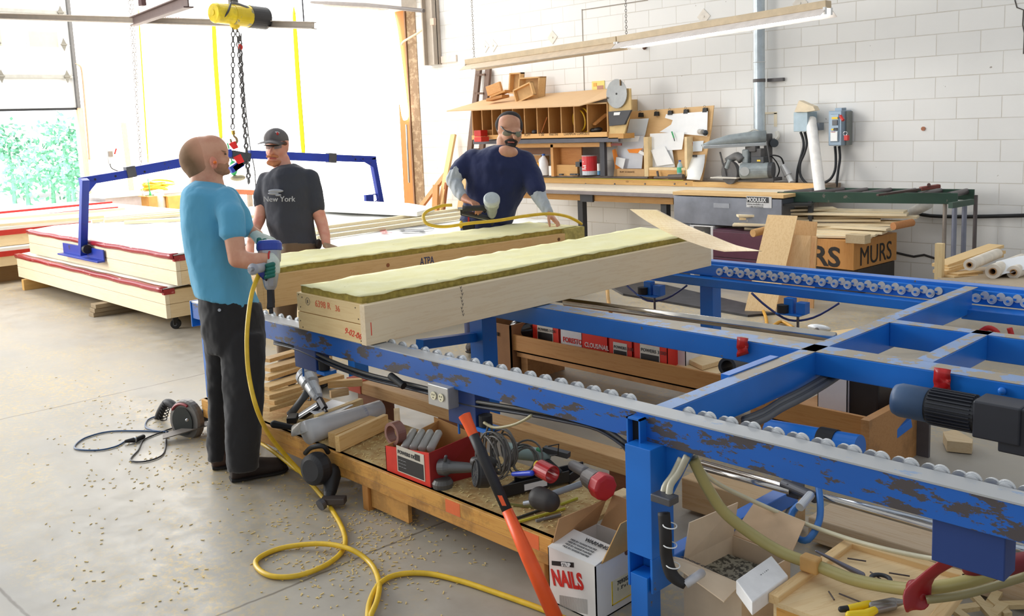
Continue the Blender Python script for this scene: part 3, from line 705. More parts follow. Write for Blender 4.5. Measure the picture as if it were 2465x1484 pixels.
MB().prism([Vector((*fp(s, l), .77)) for s, l in ((.004, LF - .16), (.5, LF - .16), (.5, LF + .03), (.004, LF + .03))], (0, 0, .2)).build('insulation', plain((186, 172, 100), .95, var=.25, scale=30), far)
BLU = plain((40, 60, 110), .8, var=0)
lx = 1.03
def fpt(l, z): q = fp(-.0005, l); return (q[0], q[1], z)
writing('ATCO', .085, BLU, far, fpt(lx + .035, .775), (0, 0, 1), (-ud.x, -ud.y, 0), squeeze=.6) if False else None
for k in range(4): writing('ATPA', .055, BLU, far, fpt(lx + .028 * k, .762 + .02 * (k % 2)), (ud.x, ud.y, 0), (0, 0, 1), squeeze=.5) if k in (0, 2) else writing('LUMBER', .018, BLU, far, fpt(lx + .028 * k, .83), (ud.x, ud.y, 0), (0, 0, 1))
writing('ATPA', .07, BLU, far, fpt(lx, .868), (ud.x, ud.y, 0), (0, 0, 1), squeeze=.6)
MB().cyl(fpt(LF - .22, .905), Vector(fpt(LF - .22, .905)) + Vector((sd.x, sd.y, 0)) * -.001, .012).build('knot', plain((110, 72, 40), .7), far)
MB().cyl(fpt(.8, .90), Vector(fpt(.8, .90)) + Vector((sd.x, sd.y, 0)) * -.001, .012).build('knot', plain((150, 90, 50), .7), far)
# bent plywood strip lying over the far end
ctr = [(1548, 505, 4.75), (1600, 532, 4.72), (1680, 570, 4.68), (1740, 592, 4.62), (1803, 604, 4.5)]
L, R_ = [(1517, 504), (1560, 534), (1620, 566), (1700, 596), (1745, 606)], [(1581, 506), (1640, 536), (1700, 562), (1770, 590), (1833, 605)]
rows = []
for i, ((lx_, ly_), (rx_, ry_)) in enumerate(zip(L, R_)):
    a = at(lx_, ly_, y=4.72 - .03 * i); b_ = at(rx_, ry_, y=4.72 - .03 * i); b_ = a + (b_ - a) ; rows.append([a, (a + b_) / 2, b_])
L3 = [at(x, y, d=dd) for (x, y), dd in zip(L, (6.1, 5.95, 5.75, 5.45, 5.28))]; R3 = [at(x, y, d=dd) for (x, y), dd in zip(R_, (5.85, 5.68, 5.45, 5.2, 4.95))]
st_ = MB().sheet([[a, (a + b_) / 2, b_] for a, b_ in zip(smooth_path(L3, 6), smooth_path(R3, 6))], .009).build('plywood_strip', wood((238, 218, 184), (-.7, .6, .2), .15, .08, seed=6), smooth=False)
tag(st_, 'curved thin plywood offcut bridging the far end of the near panel', 'plywood')
# ================================================================ far bay: stacks, lifting frame, hoist
def RB(px0, py0, px1, py1, y, dep, mb=None):
    mb = mb or MB(); xm, ym = (px0 + px1) / 2, (py0 + py1) / 2
    return mb.box(at(px0, ym, y=y).x, y, at(xm, py1, y=y).z, at(px1, ym, y=y).x, y + dep, at(xm, py0, y=y).z)
REDFILM = chipped('red_seam_film', (160, 36, 46), (206, 120, 120), .40, .22, 22, stretch=(.3, 1, 2))
SXP = wood((240, 226, 196), (1, 0, 0), .75, .06, seed=8); SYP = wood((236, 214, 172), (0, 1, 0), .6, .08, seed=9)
MEMB = plain((240, 240, 236), .55, var=.03, scale=3)
def flat_panel(x0, x1, y0, y1, z0, z1, label, film=True, drape=True):
    t = thing('wrapped_panel', label, 'panel', ((x0 + x1) / 2, (y0 + y1) / 2, z0), group='wrapped panels stacked in the far bay')
    h = (z1 - z0)
    for k in range(2):
        MB().box(x0, y0, z0 + h * .44 * k + .003, x1, y0 + .04, z0 + h * .44 * (k + 1)).build('side_board', SXP, t, bevel=.003)
        MB().box(x1 - .04, y0 + .04, z0 + h * .44 * k + .003, x1, y1, z0 + h * .44 * (k + 1)).build('end_board', SYP, t, bevel=.003)
    MB().box(x0, y0 + .045, z0 + .01, x1 - .045, y1, z0 + h * .86).build('core', SYP, t)
    n = 30; rows = []
    for i in range(n + 1):
        rows.append([Vector((x0 + (x1 - x0) * i / n, y0 + (y1 - y0) * j / 12 - (.012 if j == 0 else 0), z1 + .006 * math.sin(i * .9 + j * 1.3) - (.02 if j == 0 else 0))) for j in range(13)])
    MB().sheet(rows, .008).build('membrane', MEMB, t, smooth=True)
    if film:
        rows = []
        for i in range(n + 1):
            x = x0 + (x1 - x0) * i / n; w = .003 * math.sin(i * 1.3)
            rows.append([Vector((x, y0 + .03, z1 - .004 + w)), Vector((x, y0 - .022, z1 - .012 + w)), Vector((x, y0 - .018, z1 - .045 + w)), Vector((x, y0 - .006, z0 + h * .80 + w))])
        MB().sheet(rows, .005).build('seam_film', REDFILM, t, smooth=True)
        MB().box(x1 - .03, y0 - .012, z0 + h * .76, x1 + .006, y0 + .09, z1 - .02).build('seam_film_end', REDFILM, t)
    if drape:
        y2 = y0 + .12; rows = []
        for i in range(5):
            rows.append([Vector((x1 - .05 + .07 * min(j, 2) / 2 * 1.0 + .03 * j * .6, y2 + .1 * i + .14 * j * .5, z1 + .01 - .055 * max(0, j - 1) * (1 if i else .6))) for j in range(6)])
        MB().sheet(rows, .006).build('membrane_flap', plain((226, 218, 196), .5, var=.03), t, smooth=True)
    return t
flat_panel(-12.03, -7.92, 3.36, 7.0, .13, .415, 'lower wrapped panel of the stack, resting on wooden blocks')
flat_panel(-11.70, -7.78, 3.42, 7.0, .43, .715, 'upper wrapped panel of the stack, gripped by the blue lifting frame')
for (x, y, lab, z0) in ((-11.75, 3.32, 'pale timber block under the far left corner of the panel stack', 0),):
    o = MB().box(x - .05, y, 0, x + .02, y + 1.4, .128).build('timber_block', wood((214, 172, 104), (0, 1, 0), .2, .12, seed=11), bevel=.004); tag(o, lab, 'block')
for k in range(3):
    o = MB().box(-9.42 + .012 * k, 3.22 + .01 * k, .0 + k * .0425, -9.29 + .012 * k, 5.2, .041 + k * .0425).build('timber_block', wood((150, 134, 108), (0, 1, 0), .2, .15, seed=12), bevel=.003)
    tag(o, ['lowest', 'middle', 'topmost'][k] + ' of the three weathered planks propping the middle of the stack', 'block', 'weathered planks under the panel stack')
# swivel castor of the dolly below the stack
ca = thing('dolly_castor', 'black swivel castor under the near corner of the panel stack', 'castor', (-8.06, 3.48, 0))
q = at(422, 780, y=3.5); MB().cyl((q.x - .02, 3.52, .045), (q.x + .02, 3.49, .045), .045).build('wheel', RUBBER, ca, bevel=.006)
MB().cyl((q.x - .024, 3.525, .045), (q.x + .024, 3.487, .045), .018).build('hub', DSTEEL, ca)
MB().box(q.x - .032, 3.49, .04, q.x - .026, 3.54, .12).box(q.x + .026, 3.47, .04, q.x + .032, 3.52, .12).box(q.x - .035, 3.46, .115, q.x + .035, 3.55, .128).build('fork', BLACK, ca)
# second stack beyond, left edge of the picture
def far_panel(x0, x1, y0, y1, z0, z1, label):
    t = thing('wrapped_panel', label, 'panel', ((x0 + x1) / 2, (y0 + y1) / 2, z0), group='wrapped panels stacked in the far bay')
    MB().box(x0, y0, z0, x1, y1, z1 - .06).build('core', SYP, t, bevel=.004); MB().box(x0, y0, z1 - .058, x1 + .01, y1, z1).build('membrane', MEMB, t, bevel=.01)
    MB().box(x1 + .002, y0, z1 - .11, x1 + .014, y1, z1 - .045).build('seam_film', RED, t)
    return t
f1 = far_panel(-16.2, -12.5, .8, 5.7, .22, .45, 'wrapped panel low at the left picture edge, behind the main stack')
far_panel(-16.3, -12.6, .9, 5.7, .455, .70, 'wrapped panel on top at the left picture edge, with red seams')
for x in (-12.9, -14.2, -15.8):
    o = MB().box(x, 1.0, 0, x + .14, 5.6, .215).build('timber_block', wood((150, 120, 80), (0, 1, 0), .1, .1, seed=13)); tag(o, {-12.9: 'nearest bearer', -14.2: 'middle bearer', -15.8: 'rear bearer'}[x] + ' under the far left panel stack', 'block')
def seam(p, q, z, r, mat, nm, lab, cat='board', w=.09, h=.04):
    o = MB().beam(at(*p, z=z), at(*q, z=z), w, h).build(nm, mat, bevel=.003); tag(o, lab, cat); return o
for k, (p, q, lab) in enumerate((((-40, 516), (268, 487), 'long red taped seam strip, farthest back at the left'), ((90, 519), (282, 500), 'shorter red taped seam strip in front of the longest one'))):
    seam(p, q, .74, 0, RED, 'seam_strip', lab, 'strip', .07, .03)
LU = wood((244, 228, 190), (.3, 1, 0), .2, .07, seed=14)
for k, (p, q, lab) in enumerate((((-30, 545), (250, 522), 'long pale stick left of the lifting frame leg, nearest'), ((-30, 530), (300, 503), 'long pale stick left of the lifting frame leg, farther'), ((220, 533), (540, 503), 'pale stick lying farthest back on the main stack'), ((250, 533), (590, 505), 'second pale stick across the main stack behind the blue shirt'), ((300, 536), (640, 520), 'third pale stick across the main stack, nearest the lifting frame leg'),
        ((760, 551), (1112, 504), 'rearmost pale stud running behind the dark shirt man to the nail gun'), ((760, 561), (1116, 513), 'middle pale stud between the two men behind the table'), ((760, 573), (1120, 522), 'nearest pale stud, just above the printed membrane'))):
    seam(p, q, .735 if k > 4 else .74, 0, LU, 'loose_stud', lab, 'board', .06, .035)
# printed membrane covered panel next to the two men
t = flat_panel(-7.74, -6.55, 3.9, 6.9, .43, .705, 'printed membrane covered panel just behind the capped man', film=False, drape=False)
MB().box(-7.7, 3.95, .0, -6.6, 6.85, .42).build('bearer', SYP, t)
q1 = at(960, 562, z=.712); r_ = (at(985, 572, z=.712) - at(970, 555, z=.712)); 
writing('Ur', .48, plain((78, 84, 92), .6, var=0), t, at(958, 549, z=.722), r_, Vector((0, 0, 1)).cross(r_), off=.002)
writing('gorweb', .15, RED, t, at(911, 552, z=.722), r_, Vector((0, 0, 1)).cross(r_), off=.002)
t = thing('wrapped_panel', 'white wrapped panel corner with a pink edge behind the capped man', 'panel', (-10, 7.5, .72), group='wrapped panels stacked in the far bay')
pc = [at(*p, z=.80) for p in ((768, 500), (1004, 511), (1046, 499), (985, 489), (850, 483), (768, 487))]
MB().prism([p - Vector((0, 0, .05)) for p in pc], (0, 0, .05)).build('membrane', MEMB, t, bevel=.01)
pm = [at(*p, z=.745) for p in ((768, 502), (1002, 513), (1012, 508), (768, 497))]
MB().prism([p - Vector((0, 0, .015)) for p in pm], (0, 0, .02)).build('pink_edge', plain((240, 170, 150), .6), t)
# lifting frame in the plane x = -10.1
XF = -10.1
lf = thing('lifting_rig', 'blue steel lifting frame spanning over the panel stack', 'lifting frame', (XF, 5.2, .5))
def pf(px, py): return at(px, py, x=XF)
def fb(a, b, w=.075, nm='arm', m=LIFTB, d=.07): return MB().beam(pf(*a), pf(*b), d, w, up=(0, 0, 1)).build(nm, m, lf, bevel=.004)
fb((192, 438), (325, 416), .085, 'outer_arm'); fb((305, 416), (445, 390), .10, 'inner_arm'); fb((445, 388), (556, 368), .09, 'inner_arm')
fb((600, 372), (800, 381), .10, 'inner_arm'); fb((795, 380), (902, 384), .085, 'outer_arm')
fb((302, 416), (324, 412), .12, 'clamp_collar', DSTEEL, .09); fb((788, 380), (806, 381), .12, 'clamp_collar', DSTEEL, .09)
def leg(a, b):
    A_, B_ = pf(*a), pf(*b); MB().beam(A_, B_, .07, .07, up=(1, 0, 0)).build('leg', LIFTB, lf, bevel=.004)
MB().beam(at(204, 432, y=3.352), at(199, 613, y=3.352), .07, .07, up=(1, 0, 0)).build('leg', LIFTB, lf, bevel=.004); leg((896, 380), (917, 492))
MB().prism([pf(198, 436) + Vector((.036, 0, 0)), pf(232, 437) + Vector((.036, 0, 0)), pf(205, 470) + Vector((.036, 0, 0))], (.008, 0, 0)).build('gusset', LIFTB, lf)
MB().prism([pf(862, 384) + Vector((.036, 0, 0)), pf(902, 384) + Vector((.036, 0, 0)), pf(902, 408) + Vector((.036, 0, 0))], (.008, 0, 0)).build('gusset', LIFTB, lf)
yk = MB(); yk.beam(pf(556, 372), pf(600, 380), .09, .10).beam(pf(560, 408), pf(598, 378), .07, .07); yk.build('centre_yoke', plain((58, 60, 66), .5), lf, bevel=.004)
fb((553, 410), (582, 392), .08, 'centre_brace')
for px in (226, 275, 345, 852, 870): 
    c = pf(px, 432 - (px - 226) * .155 if px < 400 else 384); MB().cyl(c + Vector((.03, 0, 0)), c + Vector((.0365, 0, 0)), .012).build('pin_hole', BLACK, lf)
a0 = at(150, 600, y=3.385); a1 = at(247, 617, y=3.385)
MB().box(a0.x, 3.392, at(200, 618, y=3.39).z, a1.x, 3.405, at(200, 594, y=3.39).z).box(a0.x, 3.33, at(200, 620, y=3.39).z - .008, a1.x, 3.405, at(200, 618, y=3.39).z).build('foot_plate', LIFTB, lf, bevel=.003)
MB().cyl(at(207, 600, y=3.36), at(207, 600, y=3.36) + Vector((.05, 0, 0)), .045).build('foot_pivot', BLACK, lf)
q = pf(888, 478); MB().cbox(q, .05, .12, .1).torus(q + Vector((0, .09, 0)), (1, 0, 0), .05, .008, 16, 6).build('frame_catch', LIFTB, lf)
# chain hoist above
hx = at(563, 55, x=XF); D = (at(640, 45, x=XF - .1) - at(512, 30, x=XF + .1)).normalized()
ho = thing('chain_hoist', 'yellow and black electric chain hoist hanging above the stack', 'hoist', at(575, 68, x=XF))
a = at(512, 30, x=XF + .06); b_ = at(642, 45, x=XF - .06); L_ = (b_ - a)
MB().lathe([(.02, 0), (.10, .005), (.115, .03), (.115, L_.length * .34)], a, L_, 28).build('gear_case', plain((236, 206, 40), .35, var=.2), ho, smooth=False, bevel=.004)
MB().lathe([(.118, L_.length * .34), (.125, L_.length * .42), (.125, L_.length * .64)], a, L_, 28).build('drum_case', chipped('hoist_yellow', (232, 200, 40), (160, 150, 110), .42, .4, 8), ho)
MB().lathe([(.13, L_.length * .64), (.13, L_.length * .97), (.10, L_.length), (.02, L_.length)], a, L_, 28).build('motor_cover', plain((58, 56, 56), .55), ho)
MB().cyl(a - L_ * .0 + L_.normalized() * -.008, a + L_.normalized() * .01, .035).build('gear_boss', plain((226, 198, 50), .4), ho)
c = at(565, 52, x=XF); MB().lathe([(.07, .1), (.075, 0), (.05, -.07), (.02, -.09)], c + Vector((0, 0, .0)), (0, 0, 1), 16).build('chain_guide', YEL, ho)
MB().tube([at(556, 6, x=XF + .1), at(548, 30, x=XF + .16), at(530, 50, x=XF + .1)], .012, 8, res=4).build('cable', DGREY, ho, smooth=True)
MB().tube([at(556, 8, x=XF + .02), at(590, 20, x=XF + .06), at(615, 34, x=XF)], .035, 10, res=3).build('hook_block', plain((110, 106, 100), .5), ho, smooth=True)
MB().box(c.x - .03, c.y - .05, c.z + .1, c.x + .03, c.y + .05, c.z + .55).build('suspension', plain((110, 106, 100), .5), ho, bevel=.005)
def chain(name, pts, parent, r=.026, w=.0072, mat=DSTEEL):
    m = MB(); pts = [Vector(p) for p in pts]; seg = []
    L = sum((pts[i + 1] - pts[i]).length for i in range(len(pts) - 1)); step = r * 2.25; n = int(L / step); k = 0
    for i in range(n + 1):
        s = i * step; j = 0
        while j < len(pts) - 2 and s > (pts[j + 1] - pts[j]).length: s -= (pts[j + 1] - pts[j]).length; j += 1
        d = (pts[j + 1] - pts[j]).normalized(); c = pts[j] + d * s; ax = Vector((.7, -.7, 0)) if i % 2 else Vector((.7, .7, 0))
        side = d.cross(ax).normalized(); P = [c + d * (r * 1.35 * math.cos(q * math.pi / 4)) + side * (r * .8 * math.sin(q * math.pi / 4)) for q in range(8)]
        m.tube(P, w, 5, closed=True)
    return m.build(name, mat, parent, smooth=True)
CH = plain((84, 82, 82), .6, .2)
chain('load_chain', [at(561, 70, x=XF), at(560, 312, x=XF)], ho, mat=CH)
chain('slack_chain', [at(571, 70, x=XF), at(598, 438, x=XF)], ho, mat=CH); chain('slack_chain', [at(577, 92, x=XF + .03), at(588, 280, x=XF + .03), at(600, 440, x=XF + .03)], ho, mat=CH)
MB().tube([at(580, 80, x=XF), at(586, 200, x=XF - .05), at(600, 340, x=XF - .05), at(613, 410, x=XF - .05), at(616, 470, x=XF - .1)], .007, 6, res=5).build('control_cable', plain((50, 48, 48), .5), ho, smooth=True)
MB().ell(at(579, 113, x=XF + .03), (.02, .03, .035)).build('red_tape', RED, ho, smooth=True)
hk = thing('lifting_hook', 'steel hook at the end of the hoist chain with red rag', 'hook', at(561, 345, x=XF))
q = at(561, 314, x=XF); MB().cyl(q, q - Vector((0, 0, .05)), .022).build('swivel', BRASS, hk)
P = [q + Vector((0, y * .001, z * .001)) for y, z in ((0, -50), (10, -70), (34, -95), (36, -130), (10, -155), (-25, -150), (-38, -120), (-42, -95))]
MB().tube(P, [.012, .016, .018, .010], 8, res=4).build('hook_body', plain((150, 130, 100), .4, .7), hk, smooth=True)
for (px, py, sx, sz) in ((561, 350, .06, .05), (573, 383, .07, .06)):
    c = at(px, py, x=XF + .03); MB().prism([c + Vector((0, -sx, sz * .4)), c + Vector((0, sx * .4, sz)), c + Vector((0, sx, -sz * .6)), c + Vector((0, -sx * .1, -sz))], (.02, 0, 0)).build('red_rag', plain((222, 30, 30), .4), hk, bevel=.006)
# yellow webbing straps
STRAP = plain((236, 226, 30), .6, var=.03)
for k, (p, lab) in enumerate(((((512, -6, 13), (518, 150, 13), (527, 260, 13), (533, 348, 13)), 'yellow webbing strap hanging just left of the hoist chains'), (((706, -4, 13), (716, 180, 13), (727, 320, 13), (732, 392, 13)), 'yellow webbing strap hanging right of the hoist, behind the capped man'), (((331, -4, 14.5), (342, 160, 14.5), (352, 330, 14.5), (358, 405, 14.5)), 'thin pale yellow strap hanging near the left chain'))):
    w = .035 if k < 2 else .012; rows = []
    for (x, y, d) in p:
        c = at(x, y, d=d); rows.append([c - cam2w(Vector((w, 0, 0))), c + cam2w(Vector((w, 0, 0)))])
    o = MB().sheet(rows, .006).build('webbing_strap', STRAP, smooth=True, subsurf=1); tag(o, lab, 'strap')
o = chain('hanging_chain', [at(312, -4, d=14.5), at(340, 402, d=14.5)], None, .03, .006, mat=plain((150, 144, 140), .5, .4)); tag(o, 'long thin operating chain hanging beside the pale strap', 'chain')
o = chain('hanging_chain', [at(319, -4, d=14.6), at(331, 205, d=14.6)], None, .03, .006, mat=plain((170, 164, 160), .5, .4)); tag(o, 'shorter operating chain ending half way up the white wall', 'chain')
# things on the end wall
cp = [at(180, 153, x=EX + .05), at(192, 158, x=EX + .05), at(198, 175, x=EX + .05), at(206, 260, x=EX + .05), at(212, 330, x=EX + .05), at(216, 385, x=EX + .05)]
tag(MB().tube(cp, .022, 8, res=4).build('copper_pipe', plain((214, 180, 150), .4, .3), smooth=True), 'thin copper pipe bent down the white wall beside the door track', 'pipe')
sw = thing('disconnect_switch', 'small grey switch box with red handle on the white end wall', 'switch', at(260, 395, x=EX + .1))
a, b_ = at(250, 356, x=EX), at(270, 394, x=EX); MB().box(EX + .002, a.y, b_.z, EX + .12, b_.y, a.z).build('box', plain((176, 178, 180), .4), sw, bevel=.01)
c = (a + b_) / 2; MB().cbox((EX + .125, c.y, c.z + .03), .01, .07, .09).build('cover_window', plain((130, 120, 110), .3), sw); MB().cbox((EX + .125, c.y, c.z - .09), .006, .08, .08).build('notice', PAPER, sw)
MB().cyl((EX + .1, b_.y + .02, c.z + .02), (EX + .1, b_.y + .06, c.z + .12), .014).build('handle', RED, sw)
MB().tube([(EX + .05, c.y, b_.z), (EX + .06, c.y + .02, b_.z - .08), (EX + .08, c.y + .12, b_.z - .14)], .01, 6, res=4).build('cable', BLACK, sw, smooth=True)
o = MB().beam(at(297, 296, x=EX + .12), at(316, 452, x=EX + .45) + (at(316, 452, x=EX + .45) - at(297, 296, x=EX + .12)) * (at(316, 452, x=EX + .45).z / (at(297, 296, x=EX + .12).z - at(316, 452, x=EX + .45).z)), .02, .09, up=(0, 1, 0)).build('leaning_board', wood((232, 196, 140), (0, 0, 1), .1, .08, seed=16)); tag(o, 'tall narrow board leaning on the white end wall', 'board')
# bench against the end wall with odds and ends
bz = at(480, 453, x=-15.6).z; by0, by1 = max(5.75, at(232, 453, x=-15.6).y), min(8.3, at(640, 453, x=-15.6).y)
bt = thing('end_bench', 'long white bench along the bright end wall', 'bench', (-15.9, (by0 + by1) / 2, 0))
MB().box(-16.5, by0, bz - .05, -15.6, by1, bz).build('bench_top', plain((240, 238, 234), .5), bt, bevel=.006)
MB().box(-16.45, by0 + .05, bz - .28, -15.65, by1, bz - .055).build('apron', plain((222, 216, 222), .6), bt)
for yy in (by0 + .1, (by0 + by1) / 2, by1 - .2): MB().box(-16.4, yy, 0, -16.3, yy + .1, bz - .28).build('leg', WHITE, bt); MB().box(-15.8, yy, 0, -15.7, yy + .1, bz - .28).build('leg', WHITE, bt)
random.seed(11); m = MB(); c = at(375, 432, x=-15.9)
for k in range(9):
    m.torus((c.x, c.y + random.uniform(-.12, .12), bz + .045 + .022 * (k % 5)), (random.uniform(-.2, .2), random.uniform(-.2, .2), 1), random.uniform(.14, .24), .018, 28, 6)
tag(m.build('coiled_hose', HOSE, smooth=True), 'yellow air hose coiled on the far white bench', 'hose')
for k, (px, py, mt, lab, n_) in enumerate(((362, 490, plain((60, 170, 90), .4), 'green bottle hanging below the far bench on a loop', 'bottle'), (345, 490, plain((214, 190, 190), .5), 'reddish grey clamp hanging below the far bench', 'clamp'))):
    a = at(px - 6, py - 60, x=-15.5); b_ = at(px + 2, py, x=-15.5)
    m = MB().tube([a, (a + b_) / 2, b_ + Vector((0, 0, .1))], .008, 6).lathe([(.01, 0.2), (.02, .15), (.035, .1), (.035, 0)], b_, (0, 0, 1), 12)
    tag(m.build(n_, mt, smooth=True), lab, n_)
c = at(352, 455, x=-15.5)
for k, (px0, px1, py0, py1, cc, lab, nn, ct) in enumerate(((375, 398, 462, 492, (236, 234, 226), 'white plastic tub under the far bench', 'tub', 'tub'), (400, 432, 470, 498, (226, 178, 96), 'tan carton under the far bench, right of the tub', 'carton', 'box'), (353, 372, 472, 494, (214, 160, 90), 'small brown carton under the far bench, left of the tub', 'carton', 'box'))):
    a, b_ = at(px0, py1, x=-15.3), at(px1, py0, x=-15.3)
    tb = thing(nn, lab, ct, ((-15.35), (a.y + b_.y) / 2, 0))
    if k == 0:
        r = (b_.y - a.y) / 2; MB().lathe([(r * .85, 0), (r, .02), (r, b_.z - .1), (r * .9, b_.z - .06), (r * .7, b_.z)], (-15.35, (a.y + b_.y) / 2, 0), (0, 0, 1), 20).build('body', plain(cc, .5), tb, smooth=True)
        MB().cyl((-15.35, (a.y + b_.y) / 2, b_.z), (-15.35, (a.y + b_.y) / 2, b_.z + .03), r * .75).build('lid', WHITE, tb)
    else:
        MB().box(-15.5, a.y, 0, -15.2, b_.y, b_.z).build('body', plain(cc, .8), tb); MB().box(-15.49, a.y - .05, b_.z, -15.25, a.y, b_.z + .01).build('flap', plain(cc, .8), tb)
o = MB().beam(at(566, 461, d=14), at(660, 466, d=13), .08, .07).build('rust_beam', plain((190, 104, 60), .6)); 
tag(o, 'short rust coloured beam seen between the two men', 'beam')
lg = MB().beam(at(600, 462, d=13.9) , Vector((at(600, 462, d=13.9).x, at(600, 462, d=13.9).y, 0)), .06, .06).build('stand', plain((200, 190, 180), .6), None); tag(lg, 'pale post carrying the rust coloured beam', 'post')
q = at(562, 405, d=11.2); rt = thing('ratchet_strap', 'green strap bundle with steel ratchet hanging by the lifting yoke', 'strap', q)
MB().ell(q, (.04, .05, .09)).build('strap_bundle', plain((70, 190, 110), .6), rt, smooth=True); MB().ell(q + Vector((0, .05, -.12)), (.05, .10, .04)).build('ratchet', plain((170, 160, 130), .4, .4), rt, smooth=True)
MB().tube([q, q + Vector((0, -.05, .3))], .01, 6).build('tail', plain((70, 190, 110), .6), rt)
# ================================================================ back wall: shelves, bench, saw, boxes
PLYL = wood((216, 182, 130), (1, 0, 0), .15, .07, seed=21); PLYZ = wood((196, 150, 92), (0, 0, 1), .5, .12, seed=22)
# long wall bench
bn = thing('work_bench', 'long wooden wall bench with pale top and low fence', 'bench', (-7.2, 8.8, 0))
z_b = .90
xa, xb = at(1230, 455, y=8.45).x, at(1920, 455, y=8.45).x
MB().box(xa, 8.42, z_b - .035, xb + .1, 9.0, z_b).build('bench_top', plain((234, 222, 200), .6, var=.04), bn, bevel=.003)
MB().box(xa, 8.40, z_b - .075, xb, 8.44, z_b - .036).build('front_edge', plain((140, 130, 128), .5), bn, bevel=.003)
fz0, fz1 = at(1500, 455, y=9.0).z, at(1500, 432, y=9.0).z
x1_, x2_ = at(1668, 440, y=9.0).x, at(1748, 440, y=9.0).x
MB().box(xa, 9.0, z_b, x1_, 9.04, fz1 + .0).build('fence', wood((222, 178, 110), (1, 0, 0), .5, .12, seed=23), bn, bevel=.004)
MB().box(x1_, 8.99, z_b, x2_, 9.03, fz1 - .01).build('fence', wood((226, 186, 122), (1, 0, 0), .3, .12, seed=24), bn, bevel=.006)
MB().box(x2_ + .01, 8.96, z_b, xb - .05, 9.0, fz1 + .0).build('fence', wood((224, 180, 116), (1, 0, 0), .2, .12, seed=25), bn, bevel=.004)
MB().box(xa, 9.04, z_b - .04, xb, WY - .005, z_b + .05).build('rear_shelf', plain((150, 130, 110), .7, var=.2, scale=4), bn)
m = MB()
for px in (1355, 1410, 1480, 1553, 1624, 1652): q = at(px, 443, y=9.0); m.cyl((q.x, 9.0, q.z), (q.x, 8.992, q.z), .010, seg=10)
m.build('fence_bolts', DSTEEL, bn)
MB().box(at(1235, 437, y=8.99).x, 8.985, fz1, at(1645, 437, y=8.99).x, 9.0, fz1 + .006).build('measuring_tape', plain((226, 220, 70), .5), bn)
MB().box(xa, 8.5, z_b - .16, at(1620, 470, y=8.5).x, 8.53, z_b - .09).build('rail_below', OLDM if 'OLDM' in globals() else wood(OLD, (1, 0, 0), .4, .12, seed=26), bn)
for px in (1390, 1590): q = at(px, 480, y=8.6); MB().box(q.x, 8.6, 0, q.x + .08, 8.68, z_b - .08).build('leg', DGREY, bn)
m = MB(); m.box(at(1400, 473, y=8.5).x, 8.47, z_b - .17, at(1430, 473, y=8.5).x, 8.5, z_b - .08); m.build('bracket', DGREY, bn)
o = MB().cyl(at(1250, 425, y=8.96), at(1560, 428, y=8.96), .014).cyl(at(1575, 428, y=8.96), at(1640, 426, y=8.96), .014).cyl(at(1610, 426, y=8.96), at(1645, 425, y=8.96), .028).cyl(at(1585, 428, y=8.96), at(1582, 412, y=8.96), .014).build('clamp_bar', plain((92, 84, 80), .5, .4)); tag(o, 'long grey pipe clamp lying along the bench fence', 'clamp')
# pigeonhole shelf unit
YF = 8.78; zt = at(1140, 268, y=YF).z
ph = thing('pigeonhole_shelf', 'wooden pigeonhole shelf with sloping plywood roof on the block wall', 'shelf', (-8.8, 9.05, 1.4))
zb0 = at(1300, 333, y=YF).z; zb1 = at(1300, 322, y=YF).z
xl, xr = at(1136, 310, y=YF).x, at(1462, 310, y=YF).x
zl1 = at(1145, 268, y=YF).z; zr1 = at(1455, 240, y=YF).z
zz1 = (zl1 + zr1) / 2 - .02
MB().box(xl, YF - .01, zb0, xr, YF + .02, zb1).build('name_board', wood((228, 178, 112), (1, 0, 0), .3, .1, seed=27), ph, bevel=.003)
MB().box(xl, YF + .02, zb0 + .01, xr, WY - .004, zb0 + .035).build('shelf_base', PLYL, ph)
MB().box(xl, WY - .02, zb0 + .035, xr, WY - .004, zz1).build('back', PLYZ, ph)
for px in (1137, 1160, 1184, 1208, 1234, 1262, 1292, 1320, 1350, 1381, 1413, 1461):
    q = at(px, 320, y=YF); MB().box(q.x, YF + .005, zb1, q.x + .018, WY - .02, zz1 - .0).build('divider', PLYZ, ph)
MB().box(xl, YF, zz1, xr, WY - .004, zz1 + .015).build('upper_shelf', PLYL, ph)
for s, px in (('RUFF', 1262), ('T-50', 1296), ('MARTINI', 1322), ('CHAMPION', 1357), ('COMPOSITE', 1388), ('SETI', 1160)):
    q = at(px, 330, y=YF - .012); writing(s, .062 if len(s) < 6 else .046, plain((80, 60, 40), .7, var=0), ph, (q.x, YF - .01, zb0 + .03), (1, 0, 0), (0, 0, 1), squeeze=.85)
# sloping roof sheet: reaches forward of the shelf and tapers to the left
rf = [at(1075, 269, y=8.45), at(1395, 256, y=8.62), at(1460, 237, y=8.74), at(1462, 216, y=WY - .02), at(1180, 238, y=WY - .02)]
MB().prism(rf, (0, 0, .012)).build('sloping_roof', wood((218, 178, 130), (1, .2, 0), .0, .05, seed=28), ph)
